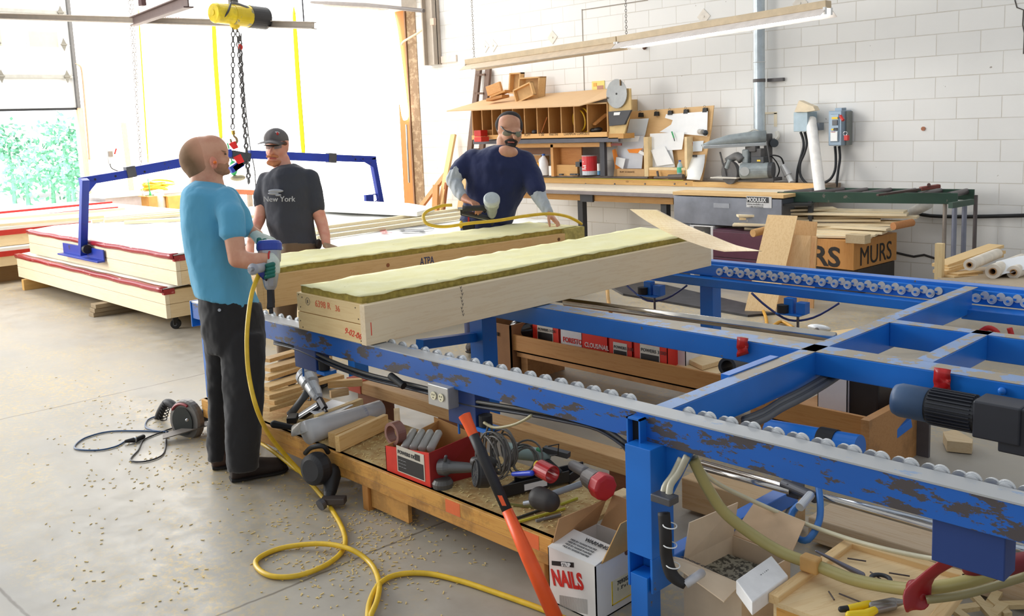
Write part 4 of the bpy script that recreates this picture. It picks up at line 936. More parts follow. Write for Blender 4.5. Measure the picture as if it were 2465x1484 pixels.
# coil, red bins, bits in the pigeonholes
c = at(1400, 290, y=YF + .12); m = MB()
for k, (dx, R) in enumerate(((-.06, .135), (0, .15), (.05, .14))): m.torus((c.x + dx, YF + .14 + .03 * k, c.z), (.25 + .2 * k, 1, .1), R, .010, 30, 6)
tag(m.build('hose_loop', HOSE, smooth=True), 'small yellow hose loop hanging in the right pigeonholes', 'hose')
o = RB(1141, 314, 1157, 329, YF - .14, .13).build('red_bin', RED, bevel=.006); tag(o, 'small red bin at the left end of the pigeonhole shelf', 'bin')
o = RB(1141, 330, 1158, 342, YF - .2, .15).build('red_bin', plain((212, 52, 44), .4), bevel=.006); tag(o, 'red bin under the first pigeonhole, lower one', 'bin')
o = RB(1159, 313, 1184, 328, YF + .05, .1).build('card_block', wood((190, 142, 84), (1, 0, 0), .1, .1, seed=2)); tag(o, 'tan block filling the second pigeonhole', 'block')
o = MB().beam(at(1317, 282, y=YF + .1), at(1303, 320, y=YF + .05), .02, .008).build('thin_stick', wood((214, 130, 70), (0, 0, 1), 0, .1)); tag(o, 'thin stick slanting in the middle pigeonhole', 'stick')
o = MB().ell(at(1287, 318, y=YF + .06), (.04, .04, .03)).build('small_puck', DGREY, smooth=True); tag(o, 'small dark lump in the pigeonhole near the goggles', 'lump')
o = MB().ell(at(1432, 314, y=YF + .08), (.11, .05, .03)).ell(at(1440, 312, y=YF + .06), (.06, .05, .03)).build('work_gloves', BLACK, smooth=True); tag(o, 'black work gloves in the last pigeonhole', 'gloves')
o = MB().beam(at(1430, 300, y=YF + .05), at(1460, 275, y=YF + .2), .1, .02).build('offcut', wood((190, 134, 76), (1, 0, 1), .2, .1)); tag(o, 'slanting plywood offcut in the end pigeonhole', 'offcut')
# wooden boxes on the roof
def wbox(name, lab, c, U, V, T, th=.018, col=(222, 178, 118)):
    t = thing(name, lab, 'box', c); U, V, T = Vector(U), Vector(V), Vector(T); c = Vector(c) ; w = wood(col, U, .2, .1, seed=31)
    u, v, n = U.normalized(), V.normalized(), T.normalized()
    MB().obox(c + U - u * th / 2, u * th / 2, V, T).build('side', w, t); MB().obox(c - U + u * th / 2, u * th / 2, V, T).build('side', w, t)
    MB().obox(c + V - v * th / 2, U, v * th / 2, T).build('side', w, t); MB().obox(c - V + v * th / 2, U, v * th / 2, T).build('side', w, t)
    MB().obox(c + T - n * .004, U, V, n * .004).build('panel', plain((206, 166, 112), .7), t); return t
c = at(1280, 212, y=9.1); wbox('wooden_tray', 'largest open wooden tray standing on edge on the shelf roof', c, (.15, .05, .0), (0, .02, .145), (.015, .05, 0))
c = at(1256, 218, y=8.95); wbox('wooden_tray', 'small closed wooden tray leaning at the front of the pile', c + Vector((.05, 0, -.03)), (.14, .03, .05), (-.03, 0, .09), (0, .03, 0))
c = at(1243, 200, y=9.18); wbox('wooden_tray', 'upright wooden tray behind, left of the largest one', c, (.08, .03, .0), (0, .02, .14), (0, .04, 0))
c = at(1190, 214, y=9.05); o = MB().obox(c, (.11, .03, .03), (-.02, 0, .065), (0, .02, 0)).build('wood_block', wood((216, 162, 100), (1, 0, .2), .2, .1, seed=3), bevel=.004); tag(o, 'thick wood block standing at the left of the roof pile', 'block')
c = at(1205, 226, y=8.9); o = MB().obox(c, (.12, .03, .035), (0, .06, 0), (0, 0, .014)).build('wood_block', wood((206, 152, 88), (1, 0, .2), .2, .1, seed=4), bevel=.004); tag(o, 'tilted thin slat on top of the left roof pile', 'block')
c = at(1198, 236, y=8.9); o = MB().obox(c, (.14, .02, .02), (0, .07, 0), (0, 0, .02)).build('wood_block', wood((190, 134, 74), (1, 0, .2), .2, .1, seed=5), bevel=.004); tag(o, 'bottom slat of the left roof pile', 'block')
# end board with saw blade and binder
eb_ = thing('tool_board', 'tan plywood board carrying the round saw blade', 'board', at(1490, 330, y=8.80))
pts = [at(1463, 240, y=8.80), at(1505, 213, y=8.80), at(1517, 213, y=8.80), at(1519, 262, y=8.80), at(1500, 330, y=8.80), at(1463, 333, y=8.80)]
MB().prism(pts, (0, .02, 0)).build('board_face', plain((220, 188, 128), .6), eb_)
MB().box(at(1463, 300, y=8.8).x, 8.82, zb0, at(1466, 300, y=8.8).x + .01, WY - .004, at(1480, 240, y=8.8).z).build('board_side', PLYL, eb_)
MB().box(at(1466, 330, y=8.8).x, 8.79, at(1480, 334, y=8.8).z, at(1502, 330, y=8.8).x, 9.0, at(1480, 322, y=8.8).z).build('ledge', wood((200, 150, 84), (1, 0, 0), .2, .1), eb_)
c = at(1484, 226, y=8.77); R = (at(1484, 190, y=8.77) - c).length; bl = thing('saw_blade', 'round grey toothed saw blade hung above the pigeonhole shelf', 'saw blade', c)
ring = []
for k in range(60):
    for rr_, da in ((R, 0), (R * .93, .03)): an = (k / 60 + da / 6) * 2 * math.pi; ring.append(c + Vector((math.cos(an) * rr_ * .93, 0, math.sin(an) * rr_)))
MB().prism(ring, (0, .004, 0)).build('disc', plain((150, 152, 152), .35, .5), bl); MB().cyl(c - Vector((0, .004, 0)), c, .012).build('arbor_hole', BLACK, bl)
c = at(1493, 196, y=8.76); tag(MB().beam(c + Vector((0, 0, .02)), c + Vector((0, 0, -.05)), .02, .008).build('blade_hook', plain((150, 120, 80), .5)), 'small hook holding the top of the saw blade', 'hook')
b5 = thing('binder', 'black binder with white label hung under the saw blade', 'binder', at(1490, 285, y=8.76))
MB().prism([at(*p, y=8.765) for p in ((1464, 269), (1519, 265), (1503, 300), (1466, 304))], (0, .03, 0)).build('cover', plain((58, 58, 62), .5), b5, bevel=.003)
MB().prism([at(*p, y=8.762) for p in ((1478, 271), (1493, 270), (1491, 277), (1477, 278))], (0, .003, 0)).build('label', PAPER, b5)
# yellow notice on the wall
t = thing('notice_sheet', 'small yellow notice sheet with figures taped to the block wall', 'notice', at(1440, 205, y=WY - .01)); RB(1425, 195, 1455, 217, WY - .008, .005).build('sheet', plain((244, 222, 130), .7), t); RB(1437, 206, 1452, 216, WY - .012, .004).build('figure', plain((190, 140, 120), .7), t); RB(1428, 200, 1436, 208, WY - .012, .004).build('figure', plain((236, 180, 90), .7), t)
# steel shelf frame below the pigeonholes
sf = thing('steel_rack', 'dark steel rack and timber below the pigeonhole shelf', 'frame', (-8.6, 8.9, .9))
z0_ = at(1300, 345, y=8.8).z; z1_ = at(1300, 335, y=8.8).z
MB().box(xl, 8.79, z0_, at(1490, 340, y=8.8).x, 8.83, z1_).build('steel_channel', plain((88, 88, 96), .45, .3), sf, bevel=.003)
MB().box(xl, 8.83, z1_ - .02, at(1485, 340, y=8.8).x, WY - .01, z1_).build('shelf_board', BLACK, sf)
RB(1444, 335, 1455, 424, 8.86, .05).build('steel_leg', plain((52, 52, 60), .5), sf)
RB(1230, 345, 1470, 355, 8.9, .03).build('timber_rail', wood((214, 160, 96), (1, 0, 0), .2, .1), sf)
RB(1326, 348, 1332, 425, 8.9, .3).build('side_panel', wood((206, 152, 90), (0, 0, 1), .2, .1), sf)
RB(1333, 348, 1400, 396, 9.02, .02).build('box_panel', wood((190, 128, 66), (1, 0, 0), .4, .14, seed=7), sf)
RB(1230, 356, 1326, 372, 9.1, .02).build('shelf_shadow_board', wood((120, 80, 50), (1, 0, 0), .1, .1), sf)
RB(1470, 345, 1495, 351, 8.9, .02).build('rear_rail', plain((140, 70, 60), .6), sf)
o = RB(1332, 397, 1390, 424, 8.95, .2).build('tan_box', wood((206, 158, 96), (1, 0, 0), .1, .05), bevel=.004); tag(o, 'low tan wooden box on the bench behind the steel leg', 'box')
o = RB(1385, 390, 1402, 402, 8.9, .08, RB(1395, 384, 1404, 424, 8.9, .03)).build('bench_vice', DGREY, bevel=.004); tag(o, 'small dark vice standing by the tan wooden box', 'vice')
# jug, red tin, cartons
jg = thing('jug', 'white plastic jug with blue cap on the back bench', 'jug', at(1310, 422, y=8.95)); q = at(1310, 422, y=8.95); hgt = at(1310, 372, y=8.95).z - q.z
MB().lathe([(.058, 0), (.064, .01), (.064, hgt * .55), (.05, hgt * .75), (.022, hgt * .92), (.02, hgt * .95)], q, (0, 0, 1), 20).build('body', plain((240, 240, 242), .35), jg, smooth=True)
MB().cyl(q + Vector((0, 0, hgt * .94)), q + Vector((0, 0, hgt * 1.03)), .021).build('cap', plain((50, 100, 190), .4), jg)
MB().tube([q + Vector((-.05, -.02, hgt * .5)), q + Vector((-.062, -.02, hgt * .72)), q + Vector((-.03, -.01, hgt * .86))], .009, 8, res=4).build('handle', plain((236, 236, 238), .35), jg, smooth=True)
tn = thing('red_tin', 'red coffee tin with pale lid on the back bench', 'tin', at(1420, 421, y=8.97)); q = at(1420, 421, y=8.97); r = (at(1434, 400, y=8.97).x - at(1406, 400, y=8.97).x) / 2; hgt = at(1420, 376, y=8.97).z - q.z
MB().cyl(q + Vector((0, 0, hgt * .22)), q + Vector((0, 0, hgt)), r).build('body', plain((206, 44, 50), .35), tn); MB().cyl(q, q + Vector((0, 0, hgt * .22)), r * .98).build('lower_band', plain((190, 196, 206), .4), tn); MB().cyl(q + Vector((0, 0, hgt)), q + Vector((0, 0, hgt * 1.05)), r * 1.03).build('lid', plain((170, 150, 150), .4), tn)
m = MB()
for k, (dx, dz, w) in enumerate(((-.02, .17, .012), (.0, .12, .05), (.01, .10, .03), (-.01, .08, .06))): m.cbox((q.x + dx, q.y - r - .001, q.z + dz), w, .003, .012)
m.build('print', plain((240, 220, 220), .5), tn)
t = thing('spray_can', 'small white and blue can beside the steel leg', 'can', at(1442, 420, y=8.93)); q = at(1442, 421, y=8.93); MB().cyl(q, q + Vector((0, 0, .13)), .02).build('body', plain((90, 150, 200), .4), t); MB().cyl(q + Vector((0, 0, .05)), q + Vector((0, 0, .14)), .0205).build('upper', WHITE, t)
t = thing('carton', 'yellow and black carton on the bench behind the navy shirt', 'box', at(1285, 422, y=8.98)); RB(1278, 392, 1299, 424, 8.98, .1).build('body', plain((226, 160, 50), .6), t); RB(1286, 402, 1299, 424, 8.972, .006).build('dark_face', plain((60, 50, 46), .6), t)
t = thing('carton', 'brown open carton behind the white jug', 'box', at(1295, 388, y=9.12)); RB(1272, 376, 1306, 424, 9.12, .14).build('body', plain((190, 146, 96), .8), t); RB(1284, 374, 1302, 377, 9.1, .02).build('flap', plain((200, 156, 104), .8), t)
o = RB(1321, 400, 1327, 423, 8.93, .03).build('marker', PAPER); tag(o, 'small white bottle right of the jug', 'bottle')
random.seed(2); 
o = MB()
for k in range(14): q = at(random.uniform(1352, 1412), 422, y=8.93); o.cbox((q.x, 8.93 + random.uniform(-.03, .03), q.z + .01), .05, .03, .02)
o = o.build('scrap_pile', DGREY); tag(o, 'dark metal scraps scattered on the bench under the steel shelf', 'scraps', kind='stuff')
# pin board with papers
PB = 9.15
pbn = thing('pin_board', 'tan plywood pin board leaning behind the bench with papers clipped on', 'board', at(1600, 430, y=PB))
MB().prism([at(*p, y=PB) for p in ((1500, 270), (1718, 254), (1712, 310), (1690, 436), (1476, 432), (1488, 330))], (0, .015, 0)).build('board', wood((222, 182, 128), (1, 0, 0), .1, .05), pbn)
def paper(name, pts, lab, y=PB - .02, col=(246, 247, 248), cat='paper', th=.004):
    o = MB().prism([at(*p, y=y) for p in pts], (0, -th, 0)).build(name, plain(col, .8, var=.02)); tag(o, lab, cat); return o
paper('paper_sheet', ((1517, 287), (1562, 285), (1553, 326), (1508, 327)), 'pale blue sheet on the left of the pin board', col=(226, 236, 244))
paper('paper_sheet', ((1625, 274), (1704, 268), (1702, 328), (1588, 318), (1616, 300)), 'largest white sheet at the top right of the pin board', y=PB - .03)
paper('paper_sheet', ((1604, 275), (1625, 274), (1622, 290), (1601, 284)), 'small white slip clipped left of the largest sheet', y=PB - .02)
paper('paper_sheet', ((1565, 322), (1648, 318), (1642, 360), (1566, 365)), 'white sheets in the middle document tray', y=PB - .06)
paper('paper_sheet', ((1567, 362), (1600, 352), (1622, 395), (1582, 400)), 'white folded sheet hanging out of the middle tray', y=PB - .08)
paper('plastic_folder', ((1564, 350), (1616, 345), (1625, 402), (1566, 408)), 'translucent folder in the middle document tray', y=PB - .05, col=(226, 228, 230), cat='folder')
paper('plastic_folder', ((1488, 330), (1552, 326), (1545, 406), (1484, 406)), 'translucent folder in the left document tray', y=PB - .05, col=(220, 224, 232), cat='folder')
paper('paper_sheet', ((1499, 328), (1540, 327), (1537, 341), (1499, 342)), 'white label sheet at the top of the left tray', y=PB - .07)
paper('orange_folder', ((1510, 360), (1548, 357), (1535, 369), (1515, 368)), 'orange folder lying across the left tray', y=PB - .08, col=(250, 150, 60), cat='folder')
paper('orange_folder', ((1474, 362), (1482, 358), (1494, 404), (1482, 408)), 'orange folder sticking out left of the left tray', y=PB - .09, col=(250, 150, 60), cat='folder')
paper('paper_sheet', ((1541, 362), (1556, 370), (1552, 376), (1537, 368)), 'small white slip over the orange folder', y=PB - .10)
paper('paper_sheet', ((1484, 378), (1506, 382), (1500, 408), (1482, 396)), 'crumpled white slip at the left tray corner', y=PB - .10)
paper('paper_table', ((1662, 341), (1694, 339), (1690, 364), (1659, 366)), 'small printed chart pinned low on the board', col=(224, 232, 240))
paper('paper_table', ((1662, 343), (1668, 343), (1666, 362), (1660, 363)), 'coloured strip on the printed chart', y=PB - .03, col=(200, 120, 90), cat='strip')
pr = [[at(1652 - 3 * math.sin(i), 376 + 9.3 * i, y=PB - .03 - .03 * i), at(1697 - i * i * .35, 372 + 10.3 * i, y=PB - .03 - .03 * i)] for i in range(7)]
o = MB().sheet(pr, .004).build('paper_sheet', PAPER, smooth=True); tag(o, 'long white sheet curling down onto the bench right of the pin board', 'paper')
for k, px in enumerate((1541, 1579, 1612, 1650, 1696)):
    py = 278 - (px - 1541) * .075; c = at(px, py, y=PB - .035)
    o = MB().prism([c + Vector((-.025, 0, .03)), c + Vector((.025, 0, .03)), c + Vector((.032, 0, -.02)), c + Vector((-.032, 0, -.02))], (0, .03, 0)).torus(c + Vector((0, 0, .045)), (0, 1, 0), .014, .002, 10, 4).build('binder_clip', BLACK)
    tag(o, ['first black clip from the left on the pin board', 'second black clip from the left on the pin board', 'black clip holding the small slip', 'black clip holding the largest sheet', 'black clip in the top right corner of the pin board'][k], 'clip', 'binder clips along the pin board')
o = RB(1667, 373, 1677, 378, PB - .07, .01).build('binder_clip', BLACK); tag(o, 'black clip at the top of the long curling sheet', 'clip', 'binder clips along the pin board')
tr = thing('document_tray', 'wooden document tray at the left foot of the pin board', 'tray', at(1515, 428, y=PB - .1)); RB(1486, 407, 1550, 426, PB - .14, .012).build('front', plain((200, 160, 112), .7), tr); RB(1550, 330, 1560, 426, PB - .14, .12).build('side', plain((228, 200, 150), .6), tr)
writing('RUFF 10 GRANTE', .03, plain((120, 90, 60), .7, var=0), tr, at(1492, 416, y=PB - .142), (1, 0, 0), (0, 0, 1))
tr = thing('document_tray', 'wooden document tray in the middle of the pin board foot', 'tray', at(1600, 428, y=PB - .1)); RB(1562, 410, 1650, 425, PB - .14, .012).build('front', wood((214, 164, 98), (1, 0, 0), .1, .1), tr); RB(1562, 404, 1650, 410, PB - .145, .1).build('lip', plain((232, 206, 160), .6), tr); RB(1648, 330, 1654, 425, PB - .14, .12).build('side', plain((232, 206, 160), .6), tr)
pn = thing('pen', 'green and white pen clipped on the middle tray papers', 'pen', at(1620, 330, y=PB - .09)); MB().cyl(at(1617, 317, y=PB - .09), at(1622, 332, y=PB - .09), .008).build('barrel', plain((50, 170, 100), .4), pn); MB().cyl(at(1622, 332, y=PB - .09), at(1624, 340, y=PB - .09), .005).build('tip', BLACK, pn)
wb2 = thing('water_bottle', 'clear plastic water bottle with blue cap on the bench', 'bottle', at(1637, 430, y=9.02)); q = at(1637, 428, y=9.02); hg = at(1638, 386, y=9.02).z - q.z
MB().lathe([(.03, 0), (.034, .01), (.034, hg * .62), (.028, hg * .75), (.013, hg * .9), (.013, hg * .93)], q, (0, 0, 1), 16).build('body', plain((190, 220, 226), .15, alpha=.7, var=0), wb2, smooth=True); MB().cyl(q + Vector((0, 0, hg * .3)), q + Vector((0, 0, hg * .6)), .0348).build('label', plain((80, 190, 150), .4), wb2); MB().cyl(q + Vector((0, 0, hg * .93)), q + Vector((0, 0, hg)), .015).build('cap', plain((60, 90, 190), .4), wb2)
sl = thing('small_lamp', 'dark bulb shaped knob fixed at the right edge of the pin board', 'knob', at(1692, 318, y=PB - .1)); MB().cyl(at(1684, 317, y=PB - .03), at(1692, 318, y=PB - .12), .03).build('cup', plain((170, 164, 156), .4), sl); MB().ell(at(1698, 320, y=PB - .14), .033).build('lens', plain((40, 44, 50), .2), sl, smooth=True)
# radial arm saw
rs = thing('radial_arm_saw', 'grey dusty radial arm saw at the right end of the bench', 'saw', at(1800, 432, y=9.1))
SG = plain((142, 150, 152), .5, .2, var=.15); SD = plain((86, 84, 84), .6, var=.2)
c = at(1846, 335, y=9.15)
A_ = at(1693, 350, y=8.75); B_ = at(1845, 342, y=9.1); arm = B_ - A_; S, T, Dn = basis(arm)
MB().loft([(A_ + Dn * .0, S * .03, T * .018), (A_ + Dn * .08 + T * .01, S * .045, T * .04), (A_ + arm * .4 + T * .04, S * .055, T * .06), (A_ + arm * .8 + T * .055, S * .06, T * .07), (B_ + T * .055, S * .06, T * .07)]).build('arm', SG, rs, smooth=True)
MB().obox(A_ + arm * .5 - T * .02, S * .05, T * .018, arm * .5).build('arm_track', plain((176, 180, 182), .35, .6), rs, bevel=.004)
MB().obox(A_ - Dn * .005, S * .032, T * .02, Dn * .01).build('arm_nose', plain((200, 204, 204), .4), rs, bevel=.006); MB().obox(A_ - Dn * .017, S * .018, T * .009, Dn * .003).build('nose_hole', BLACK, rs)
RB(1838, 322, 1850, 436, 9.18, .09).build('column', SD, rs, bevel=.01)
RB(1793, 352, 1818, 366, 8.98, .1).build('carriage', SD, rs, bevel=.008)
RB(1785, 360, 1800, 395, 8.96, .08).build('yoke', SG, rs, bevel=.015); RB(1806, 358, 1832, 385, 9.0, .08).build('yoke', SD, rs, bevel=.01)
RB(1808, 378, 1838, 394, 8.95, .1).build('motor_plate', DGREY, rs, bevel=.003); RB(1822, 385, 1830, 389, 8.945, .004).build('warning_label', YEL, rs)
m = MB().cyl(at(1783, 412, y=8.9), at(1852, 410, y=9.0), .085); m.build('motor', SG, rs, bevel=.01)
MB().cyl(at(1792, 413, y=8.86), at(1792, 413, y=8.82), .05).build('arbor', plain((190, 192, 192), .4, .4), rs)
MB().cyl(at(1853, 410, y=9.0), at(1862, 410, y=9.01), .088).build('motor_fan', DGREY, rs)
MB().lathe([(.0, 0), (.12, .0), (.13, .02), (.13, .06), (.0, .06)], at(1765, 415, y=8.98), (-.3, -1, 0), 24).build('blade_guard', SD, rs)
MB().tube([at(1748, 388, y=8.95), at(1760, 382, y=8.97), at(1775, 376, y=8.97), at(1786, 386, y=8.97)], [.035, .045, .05], 10, res=3).build('dust_elbow', plain((104, 104, 104), .5), rs, smooth=True)
MB().cyl(at(1749, 405, y=8.93), at(1757, 385, y=8.93), .025).build('dust_spout', SG, rs)
MB().cyl(at(1733, 366, y=8.9), at(1748, 424, y=8.93), .010).build('lever', SD, rs)
MB().box(at(1722, 427, y=8.95).x, 8.85, at(1722, 428, y=8.95).z, at(1785, 427, y=8.95).x, 9.05, at(1722, 426, y=8.95).z + .004).build('guard_plate', plain((206, 200, 190), .5), rs)
RB(1760, 428, 1860, 436, 8.98, .2).build('base', SD, rs, bevel=.004)
MB().tube([at(1800, 320, y=9.1), at(1815, 312, y=9.1), at(1830, 318, y=9.12), at(1845, 320, y=9.12)], .010, 6, res=4).build('cable', plain((200, 196, 186), .5), rs, smooth=True)
MB().tube([at(1845, 340, y=9.0), at(1850, 370, y=8.98), at(1856, 410, y=8.98), at(1862, 440, y=8.98)], .008, 6, res=4).build('cable', SD, rs, smooth=True)
ct = thing('motor_cable', 'black cable looping from the saw to a wall mounted plug', 'cable', at(1870, 380, y=9.2))
MB().tube([at(1850, 378, y=9.1), at(1862, 374, y=9.1), at(1880, 380, y=9.15), at(1888, 400, y=9.2)], .009, 6, res=5).tube([at(1856, 375, y=9.1), at(1870, 392, y=9.15), at(1876, 412, y=9.2), at(1866, 434, y=9.2)], .007, 6, res=5).build('cable_run', BLACK, ct, smooth=True)
MB().cyl(at(1884, 398, y=9.2), at(1897, 422, y=9.2), .035, .045).build('plug_body', plain((206, 206, 206), .35, .3), ct); MB().tube([at(1895, 420, y=9.2), at(1905, 440, y=9.15)], .028, 8).build('flex', WHITE, ct)
so = thing('power_socket', 'round black socket on a bracket on the block wall', 'socket', at(1865, 345, y=9.25)); MB().cyl(at(1860, 343, y=9.3), at(1864, 345, y=9.2), .045).build('socket', plain((60, 66, 72), .3), so); MB().tube([at(1866, 335, y=9.28), at(1872, 328, y=9.3), at(1870, 318, y=9.32)], .025, 8, res=3).build('elbow', plain((226, 220, 208), .5), so)
# galvanised duct
du = thing('duct_pipe', 'tall galvanised round duct running up the block wall', 'duct', at(1825, 330, y=9.2)); q0 = at(1828, 335, y=9.22); q1 = at(1810, -30, y=9.22); 
MB().cyl((q0.x, 9.22, q0.z), (q0.x, 9.22, q1.z), .062, seg=32).build('duct', plain((188, 198, 204), .35, .55, var=.1), du, smooth=False)
zc = at(1824, 150, y=9.2).z; MB().torus((q0.x, 9.22, zc), (0, 0, 1), .063, .005, 32, 6).build('joint_ring', ZINC, du)
zc = at(1826, 194, y=9.2).z; MB().lathe([(.063, -.018), (.067, -.018), (.067, .018), (.063, .018)], (q0.x, 9.22, zc), (0, 0, 1), 32).box(q0.x + .05, 9.30, zc - .018, q0.x + .24, 9.345, zc + .018).build('strap', plain((92, 88, 88), .5), du)
# electrical boxes
e1 = thing('switch_box', 'grey electrical box with a cut paper hood on the block wall', 'electrical box', at(1937, 318, y=9.2)); RB(1910, 270, 1944, 317, 9.13, .2).build('box', plain((158, 176, 186), .45, .2), e1, bevel=.006)
MB().prism([at(*p, y=9.10) for p in ((1912, 270), (1923, 242), (1945, 252), (1957, 256), (1962, 266), (1940, 270))], (0, .1, 0)).build('paper_hood', plain((224, 208, 180), .8), e1)
RB(1963, 296, 1972, 314, 9.2, .1).build('knockout', plain((120, 128, 136), .4), e1)
e2 = thing('switch_box', 'tall grey disconnect box with red lever and notices', 'electrical box', at(2012, 352, y=9.2)); RB(1994, 267, 2026, 351, 9.12, .22).build('box', plain((132, 150, 166), .4, .3), e2, bevel=.008)
RB(1998, 275, 2019, 342, 9.11, .012).build('door', plain((140, 158, 174), .4, .3), e2, bevel=.008); RB(2003, 289, 2015, 302, 9.10, .012).build('viewing_window', plain((60, 62, 66), .2), e2); RB(2002, 282, 2016, 287, 9.1, .012).build('caution_label', YEL, e2); RB(1999, 317, 2015, 340, 9.10, .011).build('notice', PAPER, e2); RB(2001, 310, 2006, 314, 9.10, .012).build('caution_label', YEL, e2); RB(2007, 308, 2015, 315, 9.10, .012).build('rating_plate', DGREY, e2)
writing('DANGER', .012, RED, e2, at(2000, 319, y=9.098), (1, 0, 0), (0, 0, 1))
RB(2030, 268, 2038, 350, 9.2, .12).build('side_mechanism', plain((130, 134, 130), .5, .3), e2); MB().cyl(at(2023, 279, y=9.1), at(2030, 290, y=9.08), .016).build('handle', RED, e2); RB(2031, 326, 2041, 339, 9.08, .04).build('padlock', RED, e2, bevel=.006); MB().torus(at(2035, 322, y=9.1), (0, 1, 0), .02, .005, 16, 6).build('shackle', STEEL, e2); RB(2010, 260, 2026, 267, 9.2, .1).build('top_lug', plain((132, 150, 166), .4, .3), e2)
for k, (pp, lab) in enumerate((([(1927, 318), (1933, 335), (1934, 355), (1926, 385), (1920, 410), (1918, 440)], 'left black cable dropping from the hooded electrical box'), ([(1937, 318), (1942, 345), (1936, 370), (1926, 395), (1928, 425), (1950, 446), (1985, 444)], 'black cable from the hooded box sweeping under the paper tube'), ([(2010, 352), (2012, 380), (2010, 410), (1998, 432), (1975, 445)], 'left black cable curving from the tall disconnect box'), ([(2020, 352), (2022, 380), (2018, 410), (2013, 450)], 'right black cable dropping from the tall disconnect box'))):
    tag(MB().tube([at(x, y, y=9.26) for x, y in pp], .014, 8, res=4).build('power_cable', plain((44, 46, 50), .5), smooth=True), lab, 'cable', 'black cables under the electrical boxes')
tb = thing('paper_tube', 'tall white cardboard tube leaning against the block wall', 'tube', at(1975, 460, y=8.9)); MB().pipe(at(1975, 470, y=8.75), at(1952, 288, y=9.22), .055, .006, 28).build('tube', plain((236, 232, 226), .6), tb)
RB(1900, 433, 1925, 441, 9.0, .1).build('x', WHITE) if False else None
# patched paint frame and wall marks
o = MB()
for (a, b_, c_, d_) in ((1834, 272, 1842, 330), (1863, 272, 1870, 305), (1834, 270, 1870, 275)): RB(a, b_, c_, d_, WY - .006, .006, o)
tag(o.build('paint_trace', plain((232, 218, 190), .8)), 'faint beige frame mark on the wall behind the saw', 'mark')
for k, (px, py) in enumerate(((1168, 112), (1187, 110), (1330, 90), (1694, 40), (1926, 8))):
    c = at(px, py, y=WY - .004); o = MB().obox(c, (.045, 0, .045), (-.045, 0, .045), (0, .004, 0)).cyl(c - Vector((0, .012, 0)), c, .012).build('anchor_plate', plain((228, 220, 208), .7)); o.rotation_euler = (0, .0, 0)
    tag(o, ['left of the pair of painted anchor plates over the ladder', 'right of the pair of painted anchor plates over the ladder', 'painted anchor plate above the dark lamp shade', 'painted anchor plate above the lit lamp', 'painted anchor plate high at the top, above the lit lamp end'][k], 'plate', 'painted anchor plates on the block wall')
o = MB().ell(at(1551, 113, y=WY - .02), (.03, .02, .035)).build('pipe_stub', plain((90, 60, 50), .6), smooth=True); tag(o, 'dark stub sticking from the wall under the lamp', 'stub')
o = MB().cyl((at(2223, 310, y=WY).x, WY - .012, at(2223, 310, y=WY).z), (at(2223, 310, y=WY).x, WY, at(2223, 310, y=WY).z), .02).build('pipe_stub', plain((170, 110, 80), .7)); tag(o, 'small rusty stub on the plain right wall', 'stub')
cr = []
for (x, y) in ((2443, 0), (2448, 18), (2464, 24), (2462, 60), (2466, 80), (2464, 130)): cr.append(at(x, y, y=WY - .001))
tag(MB().tube(cr, .006, 5).build('masonry_crack', plain((90, 84, 80), .9)), 'stepped crack in the block wall at the top right corner', 'crack')
cr = [at(x, y, y=WY - .001) for x, y in ((2155, 608), (2180, 614), (2200, 618), (2225, 614), (2250, 622), (2275, 620))]
tag(MB().tube(cr, .012, 5).build('masonry_crack', plain((60, 56, 56), .9)), 'dark jagged crack low in the wall by the conveyor legs', 'crack')
cv = [at(1404, 22, y=WY - .004), at(1404, 22, y=WY - .004)]; jx = at(1404, 120, y=WY).x
o = MB().box(jx - .006, WY - .004, at(1405, 218, y=WY).z, jx + .006, WY, at(1403, 22, y=WY).z).box(jx, WY - .004, at(1403, 24, y=WY).z - .006, at(1560, 0, y=WY).x, WY, at(1403, 24, y=WY).z + .006); tag(o.build('joint_line', plain((150, 140, 128), .8)), 'dark vertical joint of a filled opening in the block wall', 'joint')
o = MB().tube([at(x, y, y=WY - .03) for x, y in ((2200, 512), (2240, 520), (2330, 522), (2470, 519))], .018, 8, res=3).build('power_cable', BLACK, smooth=True); tag(o, 'thick black cable running along the wall behind the conveyor legs', 'cable')
# fluorescent fittings
TUBE = newmat('lit_tube'); TUBE[1].nodes['Principled BSDF'].inputs['Emission Color'].default_value = (.93, .97, 1, 1); TUBE[1].nodes['Principled BSDF'].inputs['Emission Strength'].default_value = 14
def fitting(p, q, lab, lit, d0, d1):
    a, b_ = at(*p, d=d0), at(*q, d=d1); b_.z = a.z = (a.z + b_.z) / 2
    return a, b_
YL = 7.6
def lamp(px0, py0, px1, py1, lab, lit):
    a, b_ = at(px0, py0, y=YL), at(px1, py1, y=YL); t = thing('strip_light', lab, 'lamp', (a + b_) / 2, group='fluorescent fittings')
    D = (b_ - a).normalized(); S = Vector((0, 1, 0)); U = S.cross(D) * -1; U = U if U.z > 0 else -U
    MB().obox((a + b_) / 2 + U * .02, (b_ - a) / 2, S * .05, U * .032).build('channel', plain((206, 184, 150), .5), t, bevel=.004)
    for s in (-1, 1):
        MB().prism([a + S * s * .045 - U * .012, a + S * s * .14 - U * .075, a + S * s * .14 - U * .08, a + S * s * .045 - U * .018], b_ - a).build('reflector', plain((214, 190, 160) if not lit else (224, 214, 206), .5), t)
    for s in (-1, 1):
        MB().cyl(a + S * s * .05 - U * .045 + D * .02, b_ + S * s * .05 - U * .045 - D * .02, .019, seg=12).build('tube', TUBE[0] if lit else plain((236, 234, 230), .3), t)
        for e, sg in ((a, 1), (b_, -1)): MB().cbox(e + S * s * .05 - U * .035 + D * .01 * sg, .02, .035, .06).build('tube_holder', WHITE, t)
    return t
